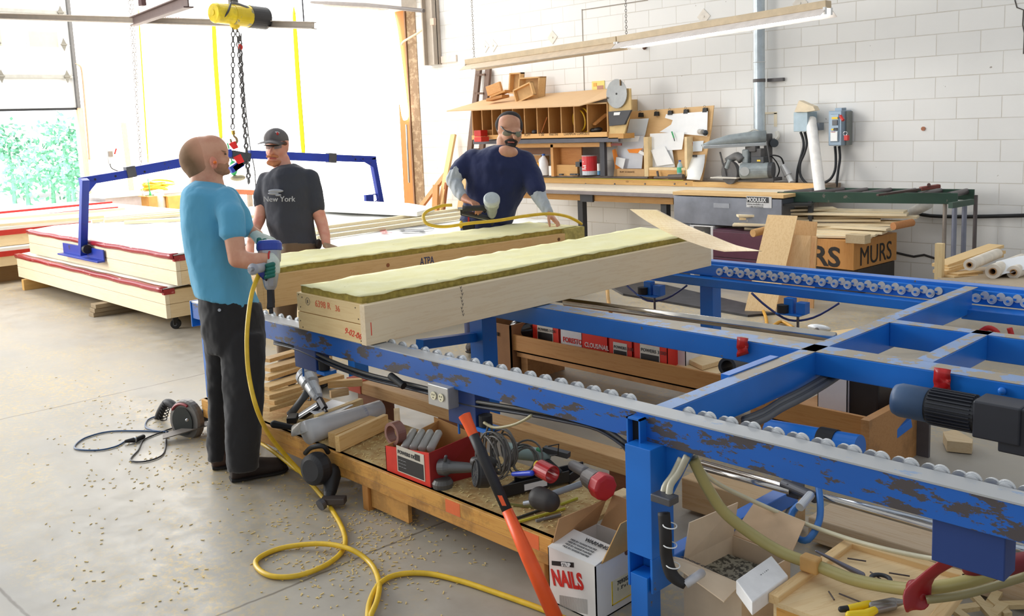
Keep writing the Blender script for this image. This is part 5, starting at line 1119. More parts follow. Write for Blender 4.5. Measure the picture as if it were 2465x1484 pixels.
lamp(1126, 154, 1490, 100, 'unlit beige strip light fitting on the left, over the shelves', False)
lamp(1492, 100, 1995, 16, 'lit beige strip light fitting on the right with glowing tubes', True)
for px, py, lab in ((1142, 150, 'thin wire holding the left end of the unlit fitting'), (1508, 92, 'chain holding the fittings where they meet')):
    q = at(px, py, y=YL); o = chain('hanging_chain', [q + Vector((0, 0, .03)), q + Vector((0, 0, 1.2))], None, .012, .003, mat=plain((130, 120, 110), .5)); tag(o, lab, 'chain', 'lamp chains')
# ladder behind the shelf
ld = thing('ladder', 'old brown wooden ladder leaning on the wall left of the shelves', 'ladder', at(1130, 480, y=8.9))
WD = wood((112, 88, 74), (0, 0, 1), .3, .15, seed=9)
MB().beam(at(1153, 165, y=9.28), at(1118, 490, y=8.92), .045, .10, up=(1, 0, 0)).build('rail', WD, ld, bevel=.004); MB().beam(at(1176, 165, y=9.30), at(1150, 490, y=9.0), .045, .10, up=(1, 0, 0)).build('rail', WD, ld, bevel=.004)
for k in range(8):
    y_ = 180 + k * 45; f = k / 8; MB().beam(at(1148 - 4 * k, y_, y=9.24 - .04 * k), at(1168 - 3.5 * k, y_, y=9.26 - .04 * k), .03, .03).build('rung', WD, ld)
# timber leaning left of the ladder
for (p, q, w, c_, lab) in (((1092, 324, 9.25), (1060, 500, 8.9), .10, (236, 198, 138), 'tall pale board leaning left of the ladder'), ((1082, 408, 9.1), (1012, 500, 8.85), .09, (214, 146, 90), 'reddish board leaning diagonally against the block wall'), ((1050, 445, 8.9), (1048, 500, 8.85), .12, (206, 150, 92), 'short upright stud below the leaning boards'), ((1075, 440, 9.0), (1068, 500, 8.95), .05, (170, 104, 62), 'dark narrow strip behind the short stud'), ((1120, 425, 8.95), (1108, 510, 8.85), .12, (214, 176, 124), 'pale stud standing beside the grey sleeve')):
    a, b_ = at(p[0], p[1], y=p[2]), at(q[0], q[1], y=q[2]); b_ = b_ + (b_ - a) * ((b_.z) / max(.1, (a.z - b_.z))) * .98
    o = MB().beam(a, b_, .04, w, up=(1, 0, 0)).build('leaning_board', wood(c_, (0, 0, 1), .3, .12, seed=int(p[0]) % 17), bevel=.003); tag(o, lab, 'board', 'timber leaning on the wall by the ladder')
# steel cabinet and neighbours
cb = thing('steel_cabinet', 'dark brushed steel cabinet under a wooden top', 'cabinet', (-5.4, 8.4, 0))
YC = 8.15; zt_ = at(1640, 470, y=YC).z
X0, X1 = at(1622, 500, y=YC).x, at(1882, 500, y=YC).x
MB().box(X0, YC, zt_ - .30, X1, 8.395, zt_ - .01).build('body', plain((120, 124, 134), .35, .6, var=.25, scale=3), cb, bevel=.004)
MB().box(X0 - .01, YC - .004, zt_, X1 + .02, 8.395, zt_ + .035).build('wood_top', wood((222, 186, 130), (1, 0, 0), .3, .1), cb, bevel=.003)
MB().box(X0 + .01, YC + .03, .62 - .35, X0 + .20, 8.39, zt_ - .305).build('lower_body', plain((104, 110, 122), .4, .5), cb)
MB().box(X0 + .02, YC + .05, 0, X0 + .18, 8.38, .265).build('foot', DGREY, cb)
q = at(1797, 474, y=YC - .003); nx = at(1858, 474, y=YC).x; nz0, nz1 = at(1827, 500, y=YC).z, at(1827, 473, y=YC).z
MB().box(q.x, YC - .006, nz0, nx, YC - .001, nz1).build('name_plate', plain((206, 206, 206), .4), cb); MB().box(q.x + .005, YC - .008, nz1 - .062, nx - .03, YC - .005, nz1 - .006).build('name_band', plain((40, 42, 46), .4), cb)
writing('MODULEX', .056, plain((236, 236, 236), .5, var=0), cb, (q.x + .010, YC - .009, nz1 - .054), (1, 0, 0), (0, 0, 1), squeeze=.8, bold=.001); writing('www.modulex.ca', .026, DGREY, cb, (q.x + .01, YC - .006, nz1 - .088), (1, 0, 0), (0, 0, 1)); writing('1 800 MODULEX', .022, DGREY, cb, (q.x + .03, YC - .006, nz1 - .112), (1, 0, 0), (0, 0, 1))
MB().box(at(1718, 490, y=YC).x, YC - .004, at(1718, 500, y=YC).z, at(1756, 490, y=YC).x, YC - .001, at(1718, 489, y=YC).z).build('recess_plate', plain((140, 144, 152), .35, .6), cb)
wc = thing('white_cabinet', 'white open cabinet frame under the steel cabinet', 'cabinet', at(1680, 560, y=8.2)); xa_, xb_ = at(1660, 530, y=8.12).x, at(1716, 530, y=8.12).x; zt2 = zt_ - .32
MB().box(xa_, 8.12, 0, xa_ + .05, 8.7, zt2).box(xb_ - .03, 8.12, 0, xb_, 8.7, zt2).box(xa_, 8.12, zt2, xb_, 8.7, zt2 + .01).box(xa_, 8.66, 0, xb_, 8.7, zt2).build('carcass', plain((214, 212, 210), .5), wc, bevel=.003); MB().box(xa_ + .05, 8.2, .3, xb_ - .03, 8.66, .32).build('shelf', plain((200, 200, 198), .5), wc)
pc_ = thing('purple_cabinet', 'dark purple drawer cabinet behind the near panel end', 'cabinet', at(1770, 600, y=8.1)); xa_, xb_ = at(1716, 560, y=8.05).x, at(1840, 560, y=8.05).x
MB().box(xa_, 8.05, .02, xb_, 8.66, zt_ - .33).build('carcass', plain((82, 44, 62), .35), pc_, bevel=.003)
for z_0, z_1 in ((.28, zt_ - .35), (.05, .27)): MB().box(xa_ + .01, 8.035, z_0, xb_ - .01, 8.05, z_1).build('drawer', plain((92, 50, 68), .3), pc_, bevel=.003)
# green roller conveyor
ZC = .93
gc = thing('roller_conveyor', 'dark green roller conveyor frame on thin steel legs', 'conveyor', at(2200, 470, z=ZC))
P1, P2 = at(1872, 462, z=ZC), at(2306, 465, z=ZC); Q1, Q2 = at(1960, 452, z=ZC), at(2346, 456, z=ZC); GR = chipped('conveyor_green', (46, 74, 60), (110, 104, 96), .36, .5, 9)
MB().beam(P1 - Vector((0, 0, .05)), P2 - Vector((0, 0, .05)), .03, .10).build('side_rail', GR, gc, bevel=.003); MB().beam(Q1 - Vector((0, 0, .05)), Q2 - Vector((0, 0, .05)), .03, .10).build('side_rail', GR, gc, bevel=.003)
for k in range(7):
    f = (k + .3) / 6.6; a = P1.lerp(P2, f) - Vector((0, 0, .02)); b_ = Q1.lerp(Q2, f) - Vector((0, 0, .02)); MB().cyl(a, b_, .028).build('roller', plain((96, 90, 92), .4, .4), gc)
for (px, py0, c_) in ((2275, 488, (150, 140, 130)), (2298, 500, (130, 134, 150)), (2322, 495, (130, 134, 150)), (2349, 470, (100, 92, 92))):
    yy = (P2.y if px < 2300 else Q2.y if px > 2340 else (P2.y + Q2.y) / 2); q = at(px, py0, y=yy); MB().cyl((q.x, yy, 0), (q.x, yy, min(q.z, ZC)), .018 if px in (2275, 2349) else .022, seg=12).build('leg', plain(c_, .5, .3), gc)
MB().beam(at(2288, 495, z=.84), at(2340, 486, z=.84), .04, .05).build('cross_tie', GR, gc)
MB().beam(at(1884, 488, z=.82), at(1960, 488, z=.82), .5, .02).build('drip_pan', plain((40, 40, 40), .6), gc) 
q = at(1900, 500, y=8.5); MB().box(P1.x + .3, P1.y + .05, 0, P1.x + .34, P1.y + .09, .84).build('leg', DGREY, gc)
pw = thing('pipe_wrench', 'long rusty pipe wrench lying on the green conveyor', 'wrench', at(2180, 460, z=ZC + .03)); MB().beam(at(2112, 470, z=ZC + .02), at(2215, 456, z=ZC + .04), .03, .02).build('handle', plain((80, 64, 60), .5, .4), pw, bevel=.004); MB().beam(at(2215, 455, z=ZC + .04), at(2262, 448, z=ZC + .06), .06, .035).build('jaw', plain((120, 60, 52), .5), pw, bevel=.008); MB().cyl(at(2235, 452, z=ZC + .02), at(2236, 445, z=ZC + .08), .015).build('knurl', plain((90, 60, 56), .5), pw)
# crates with painted letters
def crate(nm, lab, pts, z, h, texts):
    t = thing(nm, lab, 'crate', at(*pts[0], z=z)); P = [at(*p, z=z) for p in pts]; return t, P
c0 = at(2055, 652, z=.24); cr1 = thing('wooden_crate', 'plywood crate with MURS sprayed in black on its right side', 'crate', c0)
cA = at(1950, 640, z=.24); cB = at(2158, 626, z=.24); hC = at(2056, 582, x=c0.x).z
cD = cA + (cB - c0) 
W1 = wood((196, 140, 74), (0, 0, 1), .4, .12, seed=33)
MB().prism([c0, cB, cD, cA], (0, 0, hC - .24)).build('crate_body', W1, cr1, bevel=.004)
MB().prism([p_ - Vector((0, 0, .24)) for p_ in (c0 + (cB - c0) * .1, cB * .95 + c0 * .05, cD, cA + (c0 - cA) * .1)], (0, 0, .235)).build('pallet_base', plain((60, 54, 50), .8), cr1)
SPRAY = plain((44, 40, 38), .8, var=0)
dL = (c0 - cA); dR = (cB - c0)
writing('RS', .26, SPRAY, cr1, cA + Vector((0, 0, .02)) + dL * .03, dL, (0, 0, 1), off=.003, bold=.006, squeeze=1.15)
writing('MURS', .25, SPRAY, cr1, c0 + Vector((0, 0, .03)) + dR * .12, dR, (0, 0, 1), off=.003, squeeze=.95)
# lumber on top of the crate
random.seed(21); LB = [(1790, 512, 2185, 516), (1775, 520, 2150, 508), (1765, 541, 2190, 541), (1810, 503, 2180, 510), (1800, 530, 2120, 530), (1820, 536, 2140, 552), (1800, 548, 2130, 560), (1940, 560, 2110, 566), (1780, 526, 2160, 522), (1840, 507, 2010, 502), (1970, 530, 2195, 535), (1950, 548, 2150, 552), (1960, 567, 2100, 570), (1850, 515, 2210, 523)]
ztop = hC; LN = sorted(range(len(LB)), key=lambda q: LB[q][1] + LB[q][3]); W_ = ['topmost', 'second', 'third', 'fourth', 'fifth', 'sixth', 'seventh', 'eighth', 'ninth', 'tenth', 'eleventh', 'twelfth', 'thirteenth', 'lowest']
for k, (x0, y0_, x1, y1_) in enumerate(LB):
    d_ = 8.95 + .05 * (k % 5); zk = hC + .02 + .017 * (13 - LN.index(k)); a, b_ = at(x0, y0_, z=zk), at(x1, y1_, z=zk)
    m_ = (a + b_) / 2; o = MB().beam(a, b_, .13 if k % 3 else .18, .022).build('lumber_board', wood((240, 224, 190), (b_ - a), .25, .08, seed=k % 5), bevel=.002)
    tag(o, W_[LN.index(k)] + ' pale board, counted from the top, of the heap on the plywood crate', 'board', 'thin boards heaped on the crate')
o = MB().cyl(at(1812, 562, d=8.5), at(1850, 553, d=8.6), .035).build('round_pole', wood((206, 160, 100), (1, 0, 0), .1, .1)); tag(o, 'round wooden pole end poking left from the heap', 'pole')
o = MB().cyl(at(2150, 545, d=8.5), at(2196, 536, d=8.6), .035).build('round_pole', wood((190, 130, 80), (1, 0, 0), .1, .1)); tag(o, 'round wooden pole end poking right from the heap', 'pole')
o = RB(2035, 566, 2082, 587, c0.y + .0, .12).build('stud_end', wood((206, 186, 150), (0, 1, 0), .1, .08), bevel=.003); tag(o, 'short stud resting on the crate corner', 'block')
o = MB().cyl(at(2195, 512, d=9.3), at(2235, 491, d=9.0), .05).build('white_pipe', plain((226, 222, 214), .5), smooth=True); tag(o, 'white plastic pipe slanting up behind the heap', 'pipe')
# plywood leaning in front of the crate
def lean(pts, lab, col, dd, seed, th=.012):
    P = [at(x, y, d=d) for (x, y), d in zip(pts, dd)]; n = (P[1] - P[0]).cross(P[-1] - P[0]).normalized()
    P = [p + (p - P[(3 - i)]) * 0 for i, p in enumerate(P)]
    up = P[0] - P[3]; k = P[3].z / up.z if up.z else 0; P[3] = P[3] - up * k; up = P[1] - P[2]; k = P[2].z / up.z; P[2] = P[2] - up * k
    o = MB().prism(P, n * th).build('plywood_offcut', wood(col, (0, .3, 1), .8, .12, seed=seed)); tag(o, lab, 'plywood', 'plywood pieces leaning on the crate'); return o
lean(((1848, 517), (1920, 520), (1892, 640), (1820, 634)), 'knotty pale plywood leaning left in front of the crate', (238, 204, 152), (8.5, 8.4, 8.2, 8.3), 5)
lean(((1918, 530), (1968, 535), (1958, 645), (1890, 640)), 'plain tan plywood leaning just right of the knotty piece', (216, 172, 118), (8.65, 8.6, 8.5, 8.55), 6)
lean(((1912, 566), (1952, 568), (1948, 645), (1892, 640)), 'smaller tan plywood at the foot of the plain piece', (226, 184, 132), (8.35, 8.3, 8.25, 8.3), 7)
lean(((1955, 568), (1966, 570), (1962, 646), (1950, 646)), 'narrow plywood strip beside the smaller piece', (206, 160, 104), (8.35, 8.3, 8.25, 8.3), 8)
# right hand rack with rolls and boards
rk = thing('timber_rack', 'pale timber rack at the right edge under rolls and boards', 'rack', at(2300, 680, z=.3))
r0 = at(2252, 640, d=6.6); r1_ = at(2480, 690, d=5.9)
MB().box(r0.x, r0.y - .02, 0, r0.x + .05, r0.y + .03, r0.z + .16).build('end_board', wood((226, 200, 150), (0, 0, 1), .1, .08), rk); MB().prism([at(2252, 668, d=6.6), at(2480, 694, d=5.8), at(2500, 640, d=7.2), at(2262, 645, d=7.5)], (0, 0, -.03)).build('rack_top', wood((176, 160, 136), (1, 0, 0), .2, .1), rk)
z_r = at(2252, 668, d=6.6).z
for (px, py, r, lab, lx) in ((2344, 646, .04, 'left brown and white paper roll on the rack', 2400), (2400, 662, .05, 'middle white paper roll on the rack', 2460), (2450, 664, .045, 'right white paper roll on the rack', 2520)):
    t = thing('paper_roll', lab, 'roll', at(px, py, d=6.5)); a = at(px - 10, py - 8, d=6.4); b_ = at(lx, py - 35, d=7.1); pp = MB().pipe(a, b_, r, r * .5, 24).build('paper', plain((232, 222, 206), .7), t); MB().pipe(a - (b_ - a).normalized() * .01, b_, r * .5, .006, 20).build('core', CARD, t)
for k, (p, q, w, lab) in enumerate((((2262, 640, 6.75), (2398, 592, 7.2), .12, 'topmost slanting board on the right rack'), ((2268, 648, 6.7), (2405, 606, 7.2), .10, 'second slanting board on the right rack'), ((2262, 655, 6.65), (2400, 615, 7.2), .10, 'third slanting board on the right rack'), ((2290, 662, 6.6), (2350, 655, 6.8), .10, 'short board with a pointed end among the rolls'), ((2285, 668, 6.55), (2360, 665, 6.7), .08, 'lowest short board among the rolls'))):
    o = MB().beam(at(*p[:2], d=p[2]), at(*q[:2], d=q[2]), w, .022).build('rack_board', wood((222, 190, 136), (1, .4, 0), .3, .1, seed=k)); tag(o, lab, 'board', 'boards on the right rack')
rows = [[at(2395 + 14 * j, 628 - 3 * j + 9 * i + (3 if (i + j) % 2 else 0), d=6.6 - .05 * i) for j in range(7)] for i in range(5)]
o = MB().sheet(rows, .004).build('clear_wrap', plain((236, 238, 240), .35, var=.02), smooth=True, subsurf=1); tag(o, 'crumpled white plastic wrap over the paper rolls', 'wrap')
# black floor mat behind the table
mt = [at(*p, z=0) for p in ((1420, 668), (1600, 690), (1850, 748), (1868, 758), (1800, 764), (1500, 712))]
o = MB().prism(mt, (0, 0, .02)).build('rubber_mat', plain((56, 56, 60), .45, var=.3, scale=10)); tag(o, 'dark wrinkled rubber mat on the floor behind the table', 'mat')
# ================================================================ people
RT, FW, UPV = cam2w(Vector((1, 0, 0))), cam2w(Vector((0, 0, 1))), cam2w(Vector((0, -1, 0)))
def J(px, py, d): return at(px, py, d=d)
def sil(mb, rows, seg=22):
    """rows: (x left, y left, x right, y right, distance, half thickness)"""
    secs = []
    for xl, yl, xr, yr, d, hv in rows:
        a, b = J(xl, yl, d), J(xr, yr, d); secs.append(((a + b) / 2, (b - a) / 2, FW * hv))
    return mb.loft(secs, seg)
def hand(mb, w, D, N, side=1, curl=0.35, s=1.0, spread=0.0, fr=.0088):
    w, D, N = Vector(w), Vector(D).normalized(), Vector(N); N = (N - D * N.dot(D)).normalized(); S = D.cross(N) * side
    P = lambda a, b, c: w + (D * a + S * b + N * c) * s
    mb.loft([(P(-.012, 0, 0), S * .027 * s, N * .019 * s), (P(.02, 0, 0), S * .031 * s, N * .018 * s), (P(.06, .002, 0), S * .041 * s, N * .016 * s), (P(.092, .002, 0), S * .042 * s, N * .014 * s), (P(.1, .002, 0), S * .036 * s, N * .010 * s)], 14)
    for off, L, c in ((.031, .072, 0), (.0105, .080, .06), (-.0105, .074, .12), (-.031, .058, .2)):
        p = P(.092, off, 0); an = curl * .6 + c * curl; d0 = (D + S * off * spread * 12).normalized(); pts = [p]
        for k, f in enumerate((.46, .30, .24)):
            an += curl * (.5 if k == 0 else .9); d = d0 * math.cos(an) - N * math.sin(an); pts.append(pts[-1] + d * L * f * s)
        mb.limb(pts, [fr * s, fr * .95 * s, fr * .88 * s, fr * .78 * s], 10)
    p = P(.022, .026, -.004); d1 = (D * .62 + S * .72 - N * .32).normalized(); d2 = (D * .86 + S * .25 - N * .45).normalized()
    mb.limb([p, p + d1 * .045 * s, p + d1 * .045 * s + d2 * .032 * s, p + d1 * .045 * s + d2 * .058 * s], [.014 * s, .011 * s, .0105 * s, .0085 * s], 10)
def skin(c, red=(206, 130, 104), s=14):
    m, nt, b = newmat('skin_%d' % c[0]); n = noise(nt, coords(nt), s, 4); col = mixc(nt, ramp(nt, n, .4, .75), s2l(c), s2l(red)); nt.links.new(col, b.inputs['Base Color'])
    b.inputs['Roughness'].default_value = .5; b.inputs['Subsurface Weight'].default_value = .12; b.inputs['Subsurface Radius'].default_value = (.02, .008, .004); b.inputs['Subsurface Scale'].default_value = .5; return m
def cloth(c, name, s=8, amt=.5, rough=.9):
    m, nt, b = newmat(name); v = coords(nt, (1, 1, .55)); n = noise(nt, v, s, 3, .5); l = s2l(c); f = noise(nt, coords(nt), 420, 2)
    col = mixc(nt, mth(nt, 'MULTIPLY', f, .25), l, tuple(min(1, x * 1.25 + .01) for x in l)); nt.links.new(col, b.inputs['Base Color']); b.inputs['Roughness'].default_value = rough
    b.inputs['Sheen Weight'].default_value = .15; w = nt.nodes.new('ShaderNodeTexWave'); w.inputs['Scale'].default_value = s * .35; w.inputs['Distortion'].default_value = 9; w.inputs['Detail'].default_value = 2; nt.links.new(v, w.inputs[0])
    bump(nt, b, mth(nt, 'ADD', n, mth(nt, 'MULTIPLY', w.outputs[1], .35)), amt, .035); return m
def folds(o, strength=.012, size=.09):
    t = bpy.data.textures.new('folds', 'CLOUDS'); t.noise_scale = size; t.noise_depth = 2; d = o.modifiers.new('folds', 'DISPLACE'); d.texture = t; d.strength = strength; d.mid_level = .5; d.texture_coords = 'LOCAL'

# ---- man in the light blue shirt ------------------------------------------------
D1 = 4.62; p1 = thing('person', 'person in light blue T-shirt and black trousers standing with gloved hands on a nail gun', 'person', at(590, 1150, z=0))
SK1 = skin((224, 168, 138), (206, 138, 110)); k1 = D1 / F
body = MB(); X1 = lambda px, py, dd=0: J(px, py, D1 + dd)
skull = X1(488, 380); bas = Matrix((RT, FW, UPV)).transposed(); tilt = Matrix.Rotation(math.radians(24), 3, FW)
body.ell(skull, (.108, .078, .108), bas, 24, 16)
body.ell(X1(508, 366), (.085, .068, .085), bas, 20, 14)
body.ell(X1(526, 393), (.048, .052, .05), bas, 18, 12)       # cheek and jaw
body.ell(X1(519, 410), (.052, .050, .030), bas, 18, 12)
body.limb([X1(520, 408), X1(544, 413)], [.036, .019])
body.limb([X1(532, 366), X1(549, 384)], [.014, .012], 10)    # nose
body.limb([X1(536, 392), X1(545, 398)], [.022, .013], 10)    # mouth
body.limb([X1(492, 412), X1(487, 460)], [.062, .068], 18); body.limb([X1(508, 410), X1(514, 460)], [.046, .06], 18)
sil(body, [(475, 445, 535, 448, D1, .06), (468, 468, 542, 470, D1, .10), (462, 520, 560, 520, D1, .12), (470, 620, 565, 620, D1, .11), (495, 720, 600, 730, D1, .11), (510, 790, 612, 790, D1, .11)])
body.limb([X1(548, 500, -.12), X1(562, 560, -.19), X1(571, 624, -.20)], [.045, .049, .043]); body.limb([X1(571, 624, -.20), X1(606, 629, -.20), X1(652, 622, -.18)], [.043, .042, .027])
body.limb([X1(552, 492, .13), X1(585, 540, .2), X1(600, 556, .22), X1(622, 566, .2)], [.045, .04, .036, .027])
for pts, r in (([(568, 790, -.06), (584, 920, -.10), (584, 1090, -.10), (582, 1120, -.08)], (.06, .045, .035, .035)), ([(540, 790, .07), (530, 920, .14), (524, 1070, .2), (524, 1098, .22)], (.06, .04, .032, .032))): body.limb([X1(*q) for q in pts], r)
b1 = body.build('body', SK1, p1, remesh=.0075, relax=4)
ear = MB(); ec = X1(514, 392, -.084); tl = Matrix.Rotation(math.radians(-14), 3, FW)
ear.ell(ec, (.018, .010, .031), tl @ bas, 14, 10).ell(X1(516, 400, -.088), (.012, .008, .014), bas); ear.build('ear', skin((226, 150, 124), (214, 128, 104)), p1, smooth=True)
MB().cyl(X1(517, 391, -.09), X1(518, 391, -.108), .008, .006).ell(X1(518, 391, -.108), .0075).build('ear_plug', plain((250, 120, 30), .5), p1, smooth=True)
hm, nt_, bb_ = newmat('shaved_hair'); nn = noise(nt_, coords(nt_), 9, 3); hcol = mixc(nt_, ramp(nt_, nn, .35, .7), s2l((128, 98, 70)), s2l((160, 124, 92)))
dp = nt_.nodes.new('ShaderNodeVectorMath'); dp.operation = 'DOT_PRODUCT'; tc = nt_.nodes.new('ShaderNodeTexCoord'); nt_.links.new(tc.outputs['Object'], dp.inputs[0]); nv = (RT * .86 + UPV * .5).normalized(); dp.inputs[1].default_value = nv
off_ = (skull - at(590, 1150, z=0)).dot(nv)
nt_.links.new(mixc(nt_, ramp(nt_, mth(nt_, 'ADD', dp.outputs['Value'], mth(nt_, 'MULTIPLY', nn, .02)), off_ - .03, off_ + .045), hcol, s2l((218, 160, 130))), bb_.inputs['Base Color']); bb_.inputs['Roughness'].default_value = .8
h = MB(); h.ell(X1(484, 381), (.108, .0800, .1085), bas, 28, 20).ell(X1(482, 402), (.075, .074, .080), bas, 18, 12); h.build('hair', hm, p1, remesh=.008, relax=5)
bd = MB(); bd.ell(X1(529, 405, -.012), (.038, .046, .034), bas).limb([X1(535, 412), X1(547, 414)], [.028, .016]).limb([X1(542, 395, -.01), X1(548, 399, -.01)], [.012, .010]); bd.build('beard', plain((176, 128, 98), .85, var=.1, scale=60), p1, remesh=.006, relax=3)
MB().ell(X1(543, 371, -.024), (.005, .007, .004), bas).build('eye', plain((60, 50, 44), .2), p1, smooth=True)
MB().limb([X1(533, 363, -.04), X1(543, 366, -.03)], [.003, .003]).build('eyebrow', plain((160, 120, 90), .8), p1, smooth=True)
BLU1 = cloth((92, 168, 204), 'light_blue_cotton')
sh = MB(); sil(sh, [(470, 437, 536, 443, D1, .085), (462, 444, 544, 450, D1, .11), (450, 455, 560, 462, D1, .16), (443, 470, 572, 478, D1, .185), (440, 500, 579, 505, D1, .19), (441, 545, 582, 548, D1, .185), (447, 595, 586, 598, D1, .175), (456, 645, 597, 650, D1, .165), (466, 690, 612, 706, D1, .165), (474, 714, 626, 742, D1, .17)], 30)
sh.limb([X1(540, 482, -.10), X1(556, 520, -.175), X1(560, 556, -.19)], [.066, .066, .062], 18)
sh.cyl(X1(559, 550, -.19), X1(560, 569, -.19), .063, .064)
sh.limb([X1(545, 480, .12), X1(575, 520, .2), X1(585, 548, .2)], [.07, .06, .055], 16)
s1 = sh.build('t_shirt', BLU1, p1, remesh=.009, relax=4); folds(s1, .010, .10)
MB().torus(X1(503, 443), UPV * .9 + RT * .12, .076, .006, 28, 6).build('collar', cloth((84, 156, 192), 'collar_blue'), p1, smooth=True)
PB1 = cloth((34, 33, 36), 'black_twill', 7, .35)
pt = MB(); sil(pt, [(478, 705, 626, 730, D1, .16), (484, 760, 634, 765, D1, .17), (489, 800, 637, 805, D1, .17), (498, 850, 637, 855, D1, .15)], 26)
sil(pt, [(520, 800, 637, 800, D1 - .06, .10), (532, 860, 638, 860, D1 - .08, .10), (537, 930, 636, 930, D1 - .1, .095), (541, 1000, 632, 1000, D1 - .1, .09), (543, 1060, 626, 1060, D1 - .1, .085), (545, 1105, 622, 1108, D1 - .08, .085), (549, 1134, 624, 1130, D1 - .06, .085)])
sil(pt, [(489, 800, 580, 800, D1 + .08, .10), (498, 870, 568, 870, D1 + .12, .10), (502, 940, 556, 940, D1 + .16, .09), (504, 1000, 550, 1000, D1 + .2, .085), (500, 1060, 549, 1060, D1 + .23, .08), (503, 1108, 548, 1108, D1 + .24, .08)])
t1 = pt.build('trousers', PB1, p1, remesh=.010, relax=3); folds(t1, .014, .07)
MB().cyl(X1(528, 747, -.172), X1(528, 747, -.180), .0075).build('rivet', STEEL, p1)
def shoe(h_, t_, w, par, name='boot', ht=.10, mt=None):
    h_, t_ = Vector(h_), Vector(t_); d = (t_ - h_); L = d.length; d.normalize(); s = d.cross(Vector((0, 0, 1))); up = Vector((0, 0, 1)); z = lambda a, hh: h_ + d * a * L + up * hh
    m = MB().loft([(z(0, .05), s * w * .3, up * .045), (z(.05, .055), s * w * .42, up * .053), (z(.25, .06), s * w * .46, up * .057), (z(.45, .052), s * w * .48, up * .05), (z(.7, .042), s * w * .55, up * .04), (z(.9, .036), s * w * .48, up * .034), (z(1.0, .03), s * w * .25, up * .022)], 18)
    m.limb([z(.16, .06), z(.16, ht + .03)], [.05, .052]); o = m.build(name, mt or plain((44, 32, 28), .7, var=.2), par, remesh=.008, relax=3)
    MB().loft([(z(-.01, .012), s * w * .34, up * .012), (z(.25, .012), s * w * .5, up * .012), (z(.45, .012), s * w * .46, up * .012), (z(.72, .012), s * w * .58, up * .012), (z(.93, .012), s * w * .5, up * .012), (z(1.02, .012), s * w * .22, up * .010)], 18).build('sole', plain((26, 22, 20), .8), o, bevel=.003); return o
shoe(at(556, 1160, z=0), at(690, 1132, z=0), .115, p1); shoe(at(512, 1130, z=0), at(560, 1112, z=0) + Vector((.1, .08, 0)), .11, p1, mt=plain((66, 44, 34), .7, var=.2))
# gloves: pale knitted backs, green dipped fingers
GLV = plain((206, 214, 204), .85, var=.06, scale=60); GGR = plain((20, 110, 96), .5, var=.12, scale=40)
lw = X1(616, 566, .18); ld = (X1(655, 600, .1) - X1(616, 566, .18)); gl = MB(); hand(gl, lw, ld, UPV + FW * -.5, -1, .45, 1.12, .3, .0105); gl.build('left_glove', GLV, p1, remesh=.006, relax=3)
tipm = MB()
for (a, b_) in (((637, 580, .06), (641, 604, .03)), ((646, 584, .06), (653, 606, .03)), ((656, 586, .08), (664, 608, .05)), ((624, 578, .06), (622, 598, .03))): tipm.limb([X1(*a), X1(*b_)], [.0135, .0115], 10)
tipm.build('left_glove_fingers', GGR, p1, smooth=True)
rw = X1(654, 622, -.18); gr = MB(); rd = X1(664, 656, -.2) - rw; gr.limb([X1(651, 622, -.18), X1(658, 634, -.19)], [.029, .032]); gr.loft([(X1(656, 632, -.19), RT * .028, FW * .034), (X1(659, 645, -.19), RT * .030, FW * .04), (X1(660, 660, -.19), RT * .026, FW * .038)], 14); gr.build('right_glove', GLV, p1, remesh=.006, relax=3)
tf = MB()
for k in range(4): y = 637 + k * 8.5; tf.limb([X1(657, y, -.235), X1(645, y + 3, -.245), X1(638, y + 5, -.215)], [.012, .0115, .010], 10)
tf.limb([X1(655, 634, -.2), X1(648, 628, -.17), X1(640, 632, -.15)], [.014, .012, .010], 10)
tf.build('right_glove_fingers', GGR, p1, smooth=True)
MB().torus(X1(651, 621, -.18), RT + UPV * .1, .030, .0045, 20, 6).build('glove_cuff', RED, p1, smooth=True)

# ---- man in the cap -------------------------------------------------------------
D2 = 6.25; p2 = thing('person', 'person in grey cap, safety glasses and dark grey T-shirt behind the table', 'person', at(700, 610, d=D2) * Vector((1, 1, 0)) if False else Vector((at(705, 600, d=D2).x, at(705, 600, d=D2).y, 0)))
X2 = lambda px, py, dd=0: J(px, py, D2 + dd); SK2 = skin((232, 172, 148), (222, 140, 118)); body = MB()
body.ell(X2(667, 345), (.078, .09, .085), bas, 22, 14).ell(X2(664, 364, -.02), (.066, .075, .065), bas, 20, 12).ell(X2(661, 381, -.035), (.048, .052, .040), bas, 18, 12)
body.limb([X2(656, 355, -.11), X2(652, 368, -.125)], [.012, .017], 10).limb([X2(676, 385, .01), X2(684, 415, .02)], [.058, .066], 16)
body.ell(X2(692, 356, .01), (.010, .016, .028), bas)
sil(body, [(664, 405, 712, 402, D2, .07), (640, 425, 742, 420, D2, .12), (645, 500, 745, 500, D2, .13), (668, 585, 755, 590, D2, .13), (672, 640, 762, 640, D2, .13)])
body.limb([X2(638, 440), X2(631, 495), X2(624, 530, -.03)], [.05, .045, .04]); body.limb([X2(624, 530, -.03), X2(612, 558, -.12), X2(604, 580, -.18)], [.04, .034, .026])
body.limb([X2(750, 435), X2(762, 500), X2(774, 535)], [.05, .046, .041]); body.limb([X2(774, 535), X2(782, 565, -.05), X2(786, 590, -.10)], [.041, .036, .027])
hand(body, X2(604, 582, -.18), UPV * -1 - RT * .1, RT * -.6 - FW, 1, .4, 1.0)
body.build('body', SK2, p2, remesh=.0085, relax=4)
gg = MB(); hand(gg, X2(783, 590, -.11), RT * 1 - UPV * .35, UPV + FW * -.2, 1, .3, 1.0, .2, .011); gg.build('work_glove', plain((176, 148, 120), .85, var=.15, scale=30), p2, remesh=.007, relax=3)
